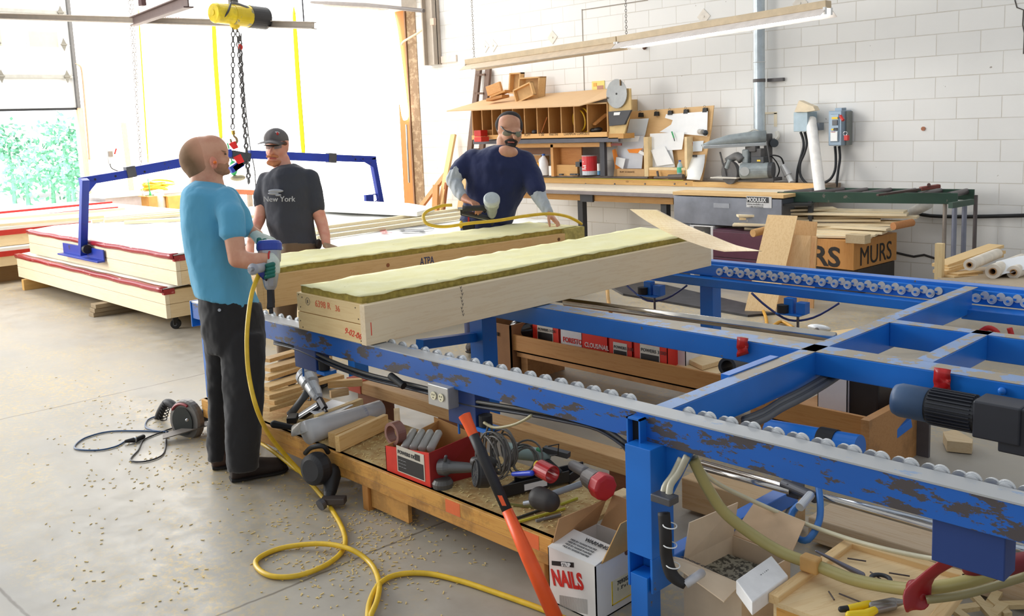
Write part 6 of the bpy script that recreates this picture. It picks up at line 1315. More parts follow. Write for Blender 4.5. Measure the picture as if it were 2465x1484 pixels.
cp_ = MB(); cp_.ell(X2(665, 336), (.082, .098, .077), bas, 24, 14); cc = cp_.build('cap', cloth((104, 98, 98), 'cap_grey', 20, .2), p2, smooth=True)
rows = [[X2(629 + 9.5 * j, 342.5 + 2.0 * (1 - abs(j - 3) / 3) * -3 + (j - 3) * .3, -.075 - .055 * math.sin(math.pi * (j + .6) / 7.2) * i) + (RT * -.012 * i) - UPV * .006 * i for j in range(7)] for i in range(4)]
MB().sheet(rows, .006).build('cap_brim', cloth((84, 76, 76), 'cap_brim'), cc, smooth=True, subsurf=1)
MB().ell(X2(666, 320, -.078), (.020, .006, .009), bas).build('badge', plain((200, 196, 196), .6), cc, smooth=True); MB().ell(X2(668, 322, -.086), (.008, .005, .011), bas).build('badge', RED, cc, smooth=True)
g = MB().tube([X2(636, 350, -.06), X2(640, 350, -.115), X2(656, 351, -.125), X2(674, 349, -.11), X2(686, 344, -.05), X2(694, 343, .02)], .0045, 6, res=3); gl_ = g.build('safety_glasses', BLACK, p2, smooth=True)
for a, b_ in (((639, 354), (655, 356)), ((660, 355), (678, 352))): MB().obox((X2(*a, -.118) + X2(*b_, -.12)) / 2, (X2(*b_, -.12) - X2(*a, -.118)) / 2, UPV * .013, FW * .0012).build('lens', plain((120, 124, 126), .1, alpha=.45, var=0), gl_)
MB().limb([X2(644, 377, -.085), X2(654, 374, -.098), X2(668, 377, -.085)], [.009, .010, .008]).limb([X2(648, 392, -.06), X2(660, 395, -.065), X2(676, 388, -.03)], [.018, .022, .016]).build('beard', plain((206, 134, 92), .85, var=.1, scale=60), p2, smooth=True)
MB().limb([X2(650, 382, -.094), X2(664, 382, -.092)], [.005, .005]).build('mouth', plain((190, 96, 86), .5), p2, smooth=True)
MB().ell(X2(684, 346, -.02), (.022, .05, .022), bas).build('hair', plain((110, 70, 46), .8), p2, smooth=True)
sh = MB(); sil(sh, [(654, 408, 712, 394, D2, .085), (644, 418, 734, 405, D2, .12), (634, 432, 748, 420, D2, .14), (632, 460, 754, 452, D2, .15), (637, 500, 752, 500, D2, .15), (643, 540, 756, 542, D2, .15), (654, 575, 762, 580, D2, .15), (664, 590, 766, 596, D2, .15)], 28)
sh.limb([X2(642, 435), X2(630, 470), X2(629, 488)], [.062, .055, .052], 16); sh.limb([X2(745, 430), X2(758, 470), X2(762, 497)], [.066, .062, .060], 16); s2_ = sh.build('t_shirt', cloth((58, 60, 70), 'charcoal_cotton'), p2, remesh=.010, relax=4); folds(s2_, .014, .09)
writing('New York', .05, plain((190, 190, 194), .8, var=0), p2, X2(634, 486, -.168), RT + FW * -.12, UPV, 'shirt_print', depth=.003)
MB().ell(X2(664, 460, -.168), (.05, .012, .012), bas).ell(X2(658, 466, -.168), (.035, .01, .010), bas).ell(X2(670, 470, -.168), (.02, .01, .008), bas).build('shirt_print', plain((170, 172, 180), .8), p2, smooth=True)
KH = cloth((112, 92, 70), 'khaki_canvas'); pt = MB(); sil(pt, [(666, 584, 766, 586, D2, .155), (668, 612, 768, 612, D2, .16), (670, 660, 768, 660, D2, .16)], 24)
hipc = X2(718, 640); fl = Vector((hipc.x, hipc.y, 0))
for s_ in (-1, 1): pt.limb([hipc + RT * .09 * s_ - Vector((0, 0, .02)), fl + RT * .11 * s_ + Vector((0, 0, .5)), fl + RT * .12 * s_ + Vector((0, 0, .1))], [.10, .078, .065])
pt.build('trousers', KH, p2, remesh=.012, relax=3); MB().ell(X2(767, 588, -.05), (.02, .06, .035), bas).build('tool_pouch', plain((50, 42, 38), .7), p2, smooth=True)
for s_ in (-1, 1): q = fl + RT * .12 * s_; shoe(q + FW * .06, q - FW * .2 - RT * .05, .11, p2)

# ---- man in the navy shirt ------------------------------------------------------
D3 = 6.92; fl = Vector((at(1170, 560, d=D3 + .08).x, at(1170, 560, d=D3 + .08).y, 0)); p3 = thing('person', 'person in navy T-shirt with goatee leaning over the panel with a nail gun', 'person', fl)
X3 = lambda px, py, dd=0: J(px, py, D3 + dd); SK3 = skin((208, 154, 122), (190, 126, 98)); body = MB()
body.ell(X3(1226, 303), (.092, .10, .098), bas, 24, 16).ell(X3(1232, 325, -.035), (.074, .075, .075), bas, 20, 12).ell(X3(1232, 341, -.05), (.05, .05, .04), bas, 18, 12)
body.limb([X3(1237, 318, -.115), X3(1240, 332, -.13)], [.012, .018], 10).limb([X3(1215, 340, .0), X3(1222, 385, .0)], [.062, .075], 16)
body.ell(X3(1201, 314, .0), (.012, .016, .034), bas)
sil(body, [(1196, 366, 1252, 366, D3, .09), (1150, 385, 1262, 388, D3, .13), (1130, 440, 1265, 445, D3 + .05, .15), (1120, 520, 1230, 525, D3 + .06, .15), (1112, 560, 1226, 560, D3 + .08, .15), (1116, 620, 1226, 620, D3 + .08, .15)])
body.limb([X3(1138, 392), X3(1104, 415, -.02), X3(1092, 434, -.04)], [.06, .055, .048]); body.limb([X3(1092, 434, -.04), X3(1108, 468, -.12), X3(1122, 481, -.17)], [.046, .036, .029])
body.limb([X3(1268, 395), X3(1284, 440, -.08), X3(1298, 475, -.13)], [.062, .055, .046]); body.limb([X3(1298, 475, -.13), X3(1320, 512, -.2)], [.045, .030])
hand(body, X3(1121, 481, -.17), (X3(1160, 497, -.28) - X3(1121, 481, -.17)), UPV + RT * .1, -1, .55, 1.12)
hand(body, X3(1321, 514, -.2), (X3(1342, 538, -.24) - X3(1321, 514, -.2)), RT * .75 + UPV * .7 - FW * .1, 1, .35, 1.12, .5)
body.build('body', SK3, p3, remesh=.0075, relax=3)
HD = plain((46, 40, 38), .8, var=.15, scale=50)
h = MB(); h.ell(X3(1213, 302, .035), (.062, .085, .088), bas, 20, 14).ell(X3(1206, 300, -.0), (.045, .05, .055), bas).ell(X3(1250, 303, .01), (.028, .06, .055), bas).ell(X3(1227, 287, .012), (.086, .086, .060), bas); h.build('hair', HD, p3, remesh=.008, relax=3)
gt = MB(); gt.limb([X3(1217, 341, -.115), X3(1226, 337, -.125), X3(1236, 337, -.128), X3(1244, 342, -.112)], [.010, .011, .011, .009]).limb([X3(1218, 342, -.11), X3(1222, 352, -.10)], [.008, .014]).limb([X3(1243, 343, -.11), X3(1237, 352, -.10)], [.008, .014]).ell(X3(1229, 351, -.108), (.030, .024, .026), bas); gt.build('goatee', HD, p3, remesh=.005, relax=2)
MB().limb([X3(1224, 342, -.125), X3(1237, 343, -.125)], [.006, .005]).build('mouth', plain((186, 104, 92), .5), p3, smooth=True)
g = MB().tube([X3(1199, 300, .0), X3(1207, 306, -.08), X3(1214, 313, -.125), X3(1228, 319, -.145), X3(1244, 321, -.13), X3(1256, 316, -.07)], .0055, 6, res=3); gl_ = g.build('safety_glasses', plain((50, 46, 44), .3), p3, smooth=True)
for c_, w_ in (((1221, 321), .036), ((1246, 324), .026)): MB().ell(X3(*c_, -.13), (w_, .012, .021), bas).build('lens', plain((130, 132, 110), .1, alpha=.7, var=0), gl_, smooth=True)
sh = MB(); sil(sh, [(1186, 350, 1250, 358, D3, .10), (1160, 360, 1264, 370, D3, .135), (1128, 378, 1275, 388, D3, .16), (1118, 402, 1280, 412, D3, .17), (1122, 440, 1274, 446, D3 + .03, .17), (1120, 475, 1258, 480, D3 + .05, .17), (1112, 505, 1243, 512, D3 + .06, .17), (1106, 532, 1230, 542, D3 + .06, .17)], 30)
sh.limb([X3(1140, 385), X3(1112, 404, -.02), X3(1104, 412, -.03)], [.085, .078, .068], 18); sh.limb([X3(1260, 390, -.02), X3(1280, 430, -.07), X3(1291, 455, -.11)], [.09, .082, .072], 18)
s3_ = sh.build('t_shirt', cloth((26, 36, 78), 'navy_cotton'), p3, remesh=.010, relax=4); folds(s3_, .02, .11)
MB().ell(X3(1220, 369, -.088), (.084, .079, .057), bas, 24, 16).build('neck_opening', SK3, p3, smooth=True)
GRS = cloth((176, 182, 188), 'grey_knit', 16, .5); sl = MB(); sl.limb([X3(1104, 412, -.03), X3(1091, 434, -.04)], [.064, .058]).limb([X3(1091, 434, -.04), X3(1106, 463, -.11), X3(1112, 473, -.14)], [.057, .046, .038]); folds(sl.build('left_grey_sleeve', GRS, p3, remesh=.008, relax=3), .01, .04)
sl = MB(); sl.limb([X3(1290, 455, -.10), X3(1299, 476, -.13), X3(1312, 498, -.17), X3(1320, 511, -.195)], [.066, .054, .045, .036]); folds(sl.build('right_grey_sleeve', GRS, p3, remesh=.008, relax=3), .01, .04)
pt = MB(); sil(pt, [(1108, 525, 1228, 535, D3 + .07, .165), (1108, 560, 1228, 565, D3 + .08, .17), (1110, 610, 1226, 610, D3 + .08, .17)], 24)
hipc = X3(1168, 600, .08)
for s_ in (-1, 1): pt.limb([hipc + RT * .09 * s_, fl + RT * .12 * s_ + Vector((0, 0, .5)), fl + RT * .13 * s_ + Vector((0, 0, .1))], [.10, .08, .068])
pt.build('trousers', cloth((40, 48, 84), 'navy_denim'), p3, remesh=.012, relax=3)
for s_ in (-1, 1): q = fl + RT * .13 * s_; shoe(q + FW * .06, q - FW * .2, .11, p3)
tbx = MB().obox(X3(1128, 548, -.13), RT * .045, UPV * .035, FW * .03).build('tool_pouch', BLACK, p3, bevel=.01); MB().obox(X3(1128, 530, -.14), RT * .006 + UPV * .002, UPV * .03, FW * .006).build('red_tool_handle', RED, tbx); MB().ell(X3(1110, 541, -.15), (.016, .02, .028), bas).build('tape_measure', YEL, tbx, smooth=True)

# ================================================================ nail guns and the air hoses
def nailgun(name, label, O, Fd, Ud, s, body_c, cap_c, grip_c, mag=True, cat='nail gun'):
    """O: body centre; Fd: from handle base toward nose axis ... body axis = Ud (cap at +Ud, nose at -Ud), handle runs -Fd"""
    R = frame3(Fd, Ud); t = thing(name, label, cat, O, R); L = dict(local=True)
    B = plain(body_c, .32, .45, var=.08); 
    MB().lathe([(.018 * s, -.075 * s), (.026 * s, -.06 * s), (.034 * s, -.02 * s), (.037 * s, .03 * s), (.046 * s, .045 * s), (.048 * s, .09 * s)], (0, 0, 0), (0, 1, 0), 24).build('housing', B, t, smooth=False, bevel=.002, **L)
    MB().lathe([(.049 * s, .088 * s), (.052 * s, .092 * s), (.052 * s, .118 * s), (.044 * s, .130 * s), (.02 * s, .134 * s)], (0, 0, 0), (0, 1, 0), 24).build('cap', plain(cap_c, .4), t, bevel=.003, **L)
    MB().loft([((-.03 * s, .02 * s, 0), (0, .024 * s, 0), (0, 0, .018 * s)), ((-.08 * s, .015 * s, 0), (0, .019 * s, 0), (0, 0, .017 * s)), ((-.15 * s, .008 * s, 0), (0, .019 * s, 0), (0, 0, .017 * s)), ((-.185 * s, .005 * s, 0), (0, .024 * s, 0), (0, 0, .021 * s))], 16).build('grip', plain(grip_c, .6), t, smooth=True, **L)
    MB().box(-.012 * s, -.15 * s, -.012 * s, .014 * s, -.07 * s, .012 * s).box(-.006 * s, -.175 * s, -.008 * s, .006 * s, -.15 * s, .008 * s).build('nose', plain((50, 50, 54), .4, .5), t, bevel=.002, **L)
    MB().tube([(-.03 * s, -.012 * s, 0), (-.045 * s, -.035 * s, 0), (-.055 * s, -.02 * s, 0)], .005 * s, 6).build('trigger', BLACK, t, **L)
    if mag: 
        MB().prism([(-.015 * s, -.12 * s, -.012 * s), (-.20 * s, -.055 * s, -.012 * s), (-.20 * s, -.02 * s, -.012 * s), (-.015 * s, -.085 * s, -.012 * s)], (0, 0, .024 * s)).build('magazine', plain((46, 46, 50), .35), t, bevel=.002, **L)
        MB().beam((-.02 * s, -.104 * s, .013 * s), (-.19 * s, -.040 * s, .013 * s), .003 * s, .006 * s, up=(0, 1, 0)).build('magazine_slot', STEEL, t, **L)
        MB().box(-.20 * s, -.05 * s, -.01 * s, -.17 * s, .0, .01 * s).build('bracket', BLACK, t, **L)
    MB().cyl((-.185 * s, .005 * s, 0), (-.215 * s, .003 * s, 0), .009 * s).build('air_fitting', STEEL, t, **L)
    return t
# gun under the man in blue: points down
O = X1(648, 650, -.19)
g1 = nailgun('nail_gun', 'silver and blue nail gun pointing down in the gloved hands', X1(650, 655, -.14), FW * 1 + RT * .12 - UPV * .05, UPV + RT * -.05, 1.15, (170, 172, 180), (44, 70, 170), (170, 172, 180), mag=False)
MB().limb([X1(652, 690, -.14), X1(650, 720, -.14), X1(646, 742, -.15)], [.016, .012, .008]).limb([X1(656, 700, -.13), X1(658, 728, -.13)], [.008, .008]).build('nose_feed', BLACK, g1)
MB().lathe([(.02, 0), (.038, .006), (.040, .03), (.032, .05)], X1(624, 660, -.2), X1(640, 650, -.2) - X1(624, 660, -.2), 20).build('rear_cap', plain((40, 56, 150), .35), g1, smooth=True)
# gun of the man in navy: lies level, points right
nailgun('nail_gun', 'grey nail gun held level by the person in navy', X3(1184, 505, -.30), RT * 1 + UPV * -.02, UPV * .5 - FW * .8, 1.12, (160, 166, 168), (186, 194, 196), (38, 38, 40))
# yellow hoses
def hose(lab, pts, r=.0085, mat=HOSE, res=8, nm='air_hose'):
    o = MB().tube(pts, r, 10, res=res).build(nm, mat, smooth=True); return tag(o, lab, 'hose')
hose('yellow hose looping from the navy shirt nail gun over the mineral wool', [J(1088, 494, 6.5), J(1062, 496, 6.5), J(1030, 508, 6.4), J(1019, 522, 6.35), J(1030, 540, 6.3), J(1070, 546, 6.3), J(1130, 538, 6.25), J(1200, 531, 6.3), J(1260, 521, 6.4), J(1320, 515, 6.5), J(1360, 520, 6.6), J(1385, 530, 6.65), J(1400, 540, 6.7)], .011)
z1 = .012
hose('long yellow hose hanging from the blue shirt person and looping on the floor', [X1(626, 656, -.2), X1(608, 700, -.3), X1(598, 760, -.38), X1(594, 830, -.42), X1(600, 910, -.46), X1(620, 990, -.5), at(650, 1050, z=.32), at(690, 1100, z=.17), at(740, 1155, z=.06), at(790, 1215, z=z1), at(825, 1275, z=z1), at(828, 1320, z=z1), at(790, 1358, z=z1), at(720, 1386, z=z1), at(655, 1388, z=z1), at(620, 1368, z=z1), at(622, 1345, z=z1), at(680, 1320, z=z1), at(770, 1310, z=.03), at(840, 1322, z=.035), at(890, 1355, z=z1), at(912, 1400, z=z1), at(908, 1445, z=.03), at(890, 1490, z=z1), at(885, 1530, z=z1)], .0105)
hose('yellow hose crossing the floor to the foot of the orange handle', [at(885, 1500, z=z1), at(890, 1450, z=z1), at(915, 1405, z=.014), at(960, 1384, z=z1), at(1030, 1382, z=z1), at(1110, 1400, z=z1), at(1200, 1430, z=z1), at(1290, 1462, z=z1), at(1360, 1490, z=z1)], .0105)
hose('yellow hose end passing behind the boots toward the pallet', [at(600, 1050, z=.04), at(640, 1075, z=.10), at(680, 1105, z=.08), at(730, 1140, z=.06), at(790, 1140, z=.03), at(850, 1150, z=z1)], .0095)
# ================================================================ low platforms, tools and cartons under the table
def slab(pts, z, th, mb=None): mb = mb or MB(); return mb.prism([at(x, y, z=z) for x, y in pts], (0, 0, -th))
OWX = wood((206, 152, 78), (1, 0, 0), .5, .12, seed=41, dirt=.35); OWX2 = wood((190, 138, 84), (1, 0, 0), .3, .12, seed=42, dirt=.3); PALE = wood((228, 200, 152), (1, 0, 0), .2, .1, seed=43)
def dusty(c, name):
    m, nt, b = newmat(name); v = coords(nt); n = ramp(nt, noise(nt, v, 9, 6, .75), .42, .62); nt.links.new(mixc(nt, n, s2l(c), s2l((206, 182, 128))), b.inputs['Base Color']); b.inputs['Roughness'].default_value = .85; bump(nt, b, noise(nt, v, 50, 5, .8), .3, .006); return m
PT = .225
pl = thing('low_platform', 'low yellowish timber platform carrying tools in front of the roller table', 'platform', (-3.6, 2.5, 0))
MB().box(-5.0, 2.29, PT - .018, -2.24, 2.74, PT).build('deck', dusty((176, 138, 84), 'dusty_deck'), pl)
MB().box(-5.0, 2.275, PT - .062, -2.235, 2.31, PT - .0).build('front_rail', wood((216, 160, 78), (1, 0, 0), .6, .14, seed=45, dirt=.45), pl, bevel=.003)
MB().box(-5.0, 2.28, PT - .108, -2.24, 2.305, PT - .064).build('lower_rail', wood((206, 150, 74), (1, 0, 0), .4, .14, seed=46, dirt=.45), pl, bevel=.003)
for x in (-4.9, -3.44, -2.33): MB().box(x, 2.285, 0, x + .045, 2.55, PT - .064 if x != -3.44 else PT - .108).build('leg', wood((190, 132, 66), (0, 0, 1), .2, .12, seed=47), pl, bevel=.003)
MB().box(-3.39, 2.30, .02, -3.12, 2.32, .115).build('cross_board', OWX, pl)
for x0, x1 in ((-2.83, -2.74), (-2.42, -2.30)): MB().box(x0, 2.2742, PT - .06, x1, 2.2748, PT - .005).build('orange_smear', plain((232, 112, 60), .7), pl)
# second frame behind it
p2_ = thing('low_trestle', 'reddish timber trestle on short legs just behind the tool platform', 'frame', (-3.5, 3.0, 0))
MB().box(-4.53, 2.96, .205, -2.25, 3.06, .275).build('top_rail', wood((206, 164, 112), (1, 0, 0), .3, .14, seed=48), p2_, bevel=.004)
MB().box(-4.535, 2.955, .205, -4.40, 3.03, .28).build('painted_end', plain((190, 84, 60), .7), p2_)
for x in (-4.45, -3.72, -2.55): MB().box(x, 2.97, 0, x + .24, 3.05, .203).build('leg', wood((136, 84, 50), (1, 0, 0), .1, .1, seed=49), p2_)
for (a, b_, lab, zz, yy, w) in (((1640, 1150), (1880, 1215), 'plank behind the front post carrying steel shafts', .16, 3.0, .22), ((1945, 1245), (2520, 1372), 'thick worn plank right of the blue hose loop', .12, 3.35, .20)):
    A_, B_ = at(*a, z=zz), at(*b_, z=zz); o = MB().box(A_.x, A_.y, 0.02, B_.x, A_.y + w, zz).build('floor_plank', wood((214, 180, 134) if yy < 3.2 else (206, 182, 150), (1, 0, 0), .3, .14, seed=50), bevel=.005); tag(o, lab, 'plank')
# trough shelves behind the middle rail
for (x0, x1, yy, lab) in ((-4.45, -2.55, 4.22, 'long timber trough shelf under the middle rail holding red boxes'), (-2.42, -1.90, 4.02, 'short timber trough shelf right of the crossing bar')):
    t = thing('trough_shelf', lab, 'shelf', ((x0 + x1) / 2, yy + .2, 0)); MB().box(x0, yy, .205, x1, yy + .02, .31).build('front_board', wood((186, 132, 72), (1, 0, 0), .3, .14, seed=51), t, bevel=.003)
    MB().box(x0 + .02, yy + .02, .16, x1, yy + .03, .205).box(x0 + .02, yy + .02, .19, x1, yy + .55, .205).build('bottom', OWX2, t)
    for x in (x0 + .04, x1 - .1): MB().box(x, yy + .04, 0, x + .06, yy + .4, .19).build('leg', OWX2, t)
    MB().box(x0, yy + .55, .205, x1, yy + .57, .30).build('rear_board', OWX2, t)
tb_ = MB().box(-1.9, 3.98, 0, -1.86, 4.5, .31).build('end_board', OWX2); tag(tb_, 'upright end board closing the short trough shelf', 'board')
def carton(lab, px0, px1, py0, py1, y, dep, face, name='nail_carton', open_=False, txt=None, label=False, group='red nail cartons on the trough shelf'):
    a, b_ = at(px0, py1, y=y), at(px1, py0, y=y); z0 = .206; t = thing(name, lab, 'box', ((a.x + b_.x) / 2, y, z0), group=group)
    fm = plain(face, .55, var=.03); MB().box(a.x, y, z0, b_.x, y + .004, b_.z).box(a.x, y, z0, a.x + .004, y + dep, b_.z).box(b_.x - .004, y, z0, b_.x, y + dep, b_.z).box(a.x, y + dep, z0, b_.x, y + dep + .004, b_.z).box(a.x, y, z0, b_.x, y + dep, z0 + .005).build('sides', fm, t)
    if not open_: MB().box(a.x, y, b_.z, b_.x, y + dep, b_.z + .004).build('lid', fm, t)
    else: MB().box(a.x + .006, y + .008, z0 + .01, b_.x - .006, y + dep - .006, b_.z - .03).build('nails', plain((150, 150, 110), .5, .3, var=.4, scale=60), t)
    w = b_.x - a.x; h = b_.z - z0
    if label:
        MB().box(a.x + w * .2, y - .002, z0 + h * .12, a.x + w * .78, y - .0005, z0 + h * .85).build('label', plain((214, 208, 196), .5), t); MB().box(a.x + w * .22, y - .003, z0 + h * .14, a.x + w * .76, y - .002, z0 + h * .6).build('label_dark', plain((40, 38, 38), .5), t)
        writing('POWERS 3 DD', h * .13, plain((60, 60, 60), .5, var=0), t, (a.x + w * .23, y - .003, z0 + h * .66), (1, 0, 0), (0, 0, 1))
    if txt: writing(txt[0], txt[1], plain(txt[2], .5, var=0), t, (a.x + w * .12, y - .001, z0 + h * txt[3]), (1, 0, 0), (0, 0, 1), bold=.001, squeeze=.85)
    return t
RC = (226, 52, 34)
carton('red open carton with black label, leftmost on the trough shelf', 1283, 1345, 780, 840, 4.36, .16, RC, open_=True, label=True)
carton('white FORESTO carton with red lettering', 1350, 1400, 787, 840, 4.34, .16, (226, 226, 228), txt=('FORESTO', .046, (214, 40, 30), .42))
carton('bright red carton lettered CLOUS/NAILS', 1401, 1462, 795, 850, 4.32, .16, (230, 44, 26), txt=('CLOUS/NAILS', .042, (240, 220, 216), .40))
carton('red open carton with black label, right of the lettered one', 1466, 1522, 820, 860, 4.28, .16, RC, open_=True, label=True)
carton('red open carton full of nails, rightmost of the red ones', 1526, 1606, 826, 875, 4.26, .18, RC, open_=True, label=True)
carton('small white and red carton behind the rightmost red one', 1608, 1650, 830, 870, 4.36, .16, (226, 222, 220))
carton('white carton with a red stripe by the black tool case', 1968, 2040, 905, 955, 4.26, .1, (222, 222, 224), group=None, name='product_carton', txt=('FRAMING', .03, (214, 40, 30), .02))
o = MB().box(at(2043, 930, y=4.28).x, 4.28, .206, at(2115, 930, y=4.28).x, 4.44, at(2080, 905, y=4.28).z).build('tool_case', plain((34, 34, 36), .5), bevel=.01); tag(o, 'black tool case behind the crossing bar', 'case')
for k, (q, lab) in enumerate((((1625, 850, 1760, 832, 1800, 850, 1690, 880), 'topmost pale board offcut on the trough shelf'), ((1600, 868, 1790, 850, 1850, 870, 1700, 905), 'lower pale board offcut on the trough shelf'))):
    P = [at(q[i], q[i + 1], z=.31 - .03 * k) for i in (0, 2, 4, 6)]; o = MB().prism([p - Vector((0, 0, .03)) for p in P], (0, 0, .028)).build('board_offcut', PALE, bevel=.003); tag(o, lab, 'board')
t = thing('handle_carton', 'brown open carton with a hand hole under the crossing rails', 'box', (-4.75, 4.35, 0)); a, b_ = at(1160, 880, y=4.2), at(1228, 785, y=4.2)
MB().box(a.x, 4.2, 0, b_.x, 4.21, b_.z).box(b_.x - .01, 4.2, 0, b_.x, 4.6, b_.z).box(a.x, 4.6, 0, b_.x, 4.61, b_.z).box(a.x, 4.2, 0, a.x + .01, 4.6, b_.z).build('sides', plain((140, 98, 62), .85), t); c = at(1190, 803, y=4.195); MB().cbox(c, .09, .006, .025).build('hand_hole', plain((40, 28, 22), .9), t, bevel=.01)
MB().ell(at(1265, 790, y=4.4), (.12, .12, .07)).build('black_bag', plain((26, 28, 32), .2), t, smooth=True)
ro = thing('spool', 'black pipe reel section hanging below the middle rail', 'spool', at(1755, 882, y=3.9)); MB().pipe(at(1750, 883, y=3.8), at(1800, 872, y=4.1), .045, .015).build('pipe', plain((44, 46, 50), .4), ro)
# floor things beyond
for k, (pp, lab, z) in enumerate((([(1820, 712), (1842, 760), (1850, 790), (1880, 775), (1910, 790)], 'yellow hose curling on the floor behind the table, right', .02), ([(1462, 700), (1464, 722), (1470, 752)], 'short yellow hose hanging near the curved plywood', .4))):
    tag(MB().tube([at(x, y, z=z) for x, y in pp], .014, 8, res=5).build('air_hose', plain((206, 150, 40), .45), smooth=True), lab, 'hose')
hm_ = thing('claw_hammer', 'steel hammer lying on the floor behind the crossing bar', 'hammer', at(1968, 805, z=0)); MB().ell(at(1972, 790, z=.03), (.10, .03, .03)).build('head', ZINC, hm_, smooth=True); MB().cyl(at(1966, 795, z=.03), at(1966, 812, z=.02), .02).build('shaft', DSTEEL, hm_)
o = slab(((1810, 712), (1930, 722), (1900, 735), (1800, 728)), .03, .025).build('plywood_offcut', PALE); tag(o, 'pale plywood scrap on the floor under the back rail', 'plywood')
o = slab(((2270, 1040), (2300, 1035), (2342, 1058), (2340, 1068), (2280, 1062)), .06, .055).build('wood_block', wood((214, 190, 150), (1, 0, 0), .2, .1)); tag(o, 'pale block on the floor below the motor', 'block')
o = MB().box(-2.06, 4.5, 0, -1.8, 4.52, .28).build('metal_panel', plain((92, 88, 90), .5)); tag(o, 'dull grey panel standing under the pale blue brace', 'panel')
o = slab(((1985, 800), (2060, 790), (2110, 815), (2040, 822)), .05, .04).build('wood_block', PALE); tag(o, 'pale block on the floor by the hammer', 'block')
rh = []
for k, pp in enumerate(([(2360, 800), (2380, 790), (2400, 800), (2408, 822)], [(2430, 790), (2436, 812), (2438, 830)])):
    tag(MB().tube([at(x, y, y=4.9) for x, y in pp], .014, 8, res=4).build('red_hose', RED, smooth=True), ['red hose arching behind the short rail', 'short red hose at the right picture edge'][k], 'hose')
# lumber pile at the left end of the platform
random.seed(8); PL = [((640, 868), (745, 838), .10), ((640, 890), (760, 858), .11), ((636, 912), (790, 862), .10), ((636, 935), (800, 885), .12), ((640, 955), (820, 905), .10), ((648, 968), (720, 945), .05), ((640, 985), (740, 955), .04)]
for k, (a, b_, zz) in enumerate(PL):
    zz = PT + .03 + .022 * (len(PL) - k); o = MB().beam(at(*a, z=zz), at(*b_, z=zz), .07 + .02 * (k % 2), .022).build('lumber_offcut', wood((228, 190, 130), (1, .6, 0), .2, .12, seed=k), bevel=.002)
    tag(o, ['topmost', 'second', 'third', 'fourth', 'fifth', 'sixth', 'lowest'][k] + ' board of the pile behind the boots of the person in blue', 'board', 'lumber pile on the low platform')
for (a, b_, zz, w, c_, lab) in (((790, 925), (872, 920), .30, .07, (232, 196, 140), 'flat offcut poking right behind the silver nail gun'), ((795, 950), (838, 942), .25, .05, (236, 208, 160), 'thin offcut under the silver nail gun nose'), ((760, 1010), (870, 968), .26, .05, (232, 204, 150), 'pale offcut slanting behind the plastic roll'), ((812, 1070), (930, 1015), .27, .045, (232, 194, 132), 'tallest knotty block in front of the plastic roll'), ((800, 1062), (900, 1020), .25, .09, (226, 186, 124), 'flat offcut lying under the knotty block'), ((955, 992), (958, 1042), .25, .05, (232, 200, 146), 'short pale block seen through the tape ring')):
    o = MB().beam(at(*a, z=zz), at(*b_, z=zz), w * .6, .04 if 'knotty' not in lab else .075).build('wood_offcut', wood(c_, (at(*b_, z=zz) - at(*a, z=zz)), .3, .14, seed=len(lab) % 9), bevel=.002); tag(o, lab, 'block')
# clear plastic sleeves roll
rl = thing('plastic_roll', 'milky plastic sleeve roll lying across the platform', 'roll', at(820, 1010, z=PT)); a, b_ = at(740, 1042, z=PT + .05), at(915, 985, z=PT + .055)
MILK = plain((214, 214, 216), .25, alpha=.82, var=.04); MB().lathe([(.06, 0), (.055, .1), (.046, .35), (.046, (b_ - a).length)], a, b_ - a, 24).build('roll_body', MILK, rl, smooth=True)
MB().tube([a + (b_ - a) * .72, a + (b_ - a) * .76], .047, 20).build('marked_band', plain((170, 172, 186), .4), rl)
rows = [[at(700 + 16 * j, 1025 - 6 * j + 10 * i, z=PT + .02 + .05 * math.sin((i + j) * .8) ** 2) for j in range(6)] for i in range(4)]
MB().sheet(rows, .003).build('loose_sleeve', plain((206, 204, 196), .3, alpha=.7, var=.04), rl, smooth=True, subsurf=1)
o = slab(((745, 990), (800, 962), (850, 975), (780, 1010)), PT + .05, .004).build('white_plate', plain((206, 208, 214), .35)); tag(o, 'pale metal plate with two holes under the silver nail gun', 'plate')
o = MB().box(0, 0, 0, .05, .09, .03); o.bm.transform(Matrix.Translation(at(690, 1022, z=PT + .01)) @ Matrix.Rotation(.9, 4, 'Z') ); o = o.limb([at(660, 1022, z=PT + .03), at(705, 1030, z=PT + .02)], [.02, .014]).build('black_bracket', BLACK, bevel=.003); tag(o, 'black tool foot lying left of the plastic roll', 'bracket')
# silver nail gun on the platform
ngd = (at(800, 955, z=PT + .10) - at(715, 925, z=PT + .12)); 
g = nailgun('nail_gun', 'polished silver nail gun lying on the platform lumber', at(755, 938, z=PT + .14), Vector((0, 0, 1)) * .6 + RT * .55, -ngd, 1.05, (196, 200, 204), (176, 180, 184), (90, 92, 94))
# tape roll
tr_ = thing('tape_roll', 'brown tape roll standing on its edge left of the red carton', 'tape', at(952, 1070, z=PT)); c = at(952, 1043, y=2.36); m = MB(); m.pipe(c + Vector((-.02, -.01, 0)), c + Vector((.02, .01, 0)), .052, .014, 30); m.bm.transform(Matrix.Translation(c) @ Matrix.Rotation(1.1, 4, 'Z') @ Matrix.Translation(-c)); m.build('tape', plain((140, 96, 84), .35), tr_); 
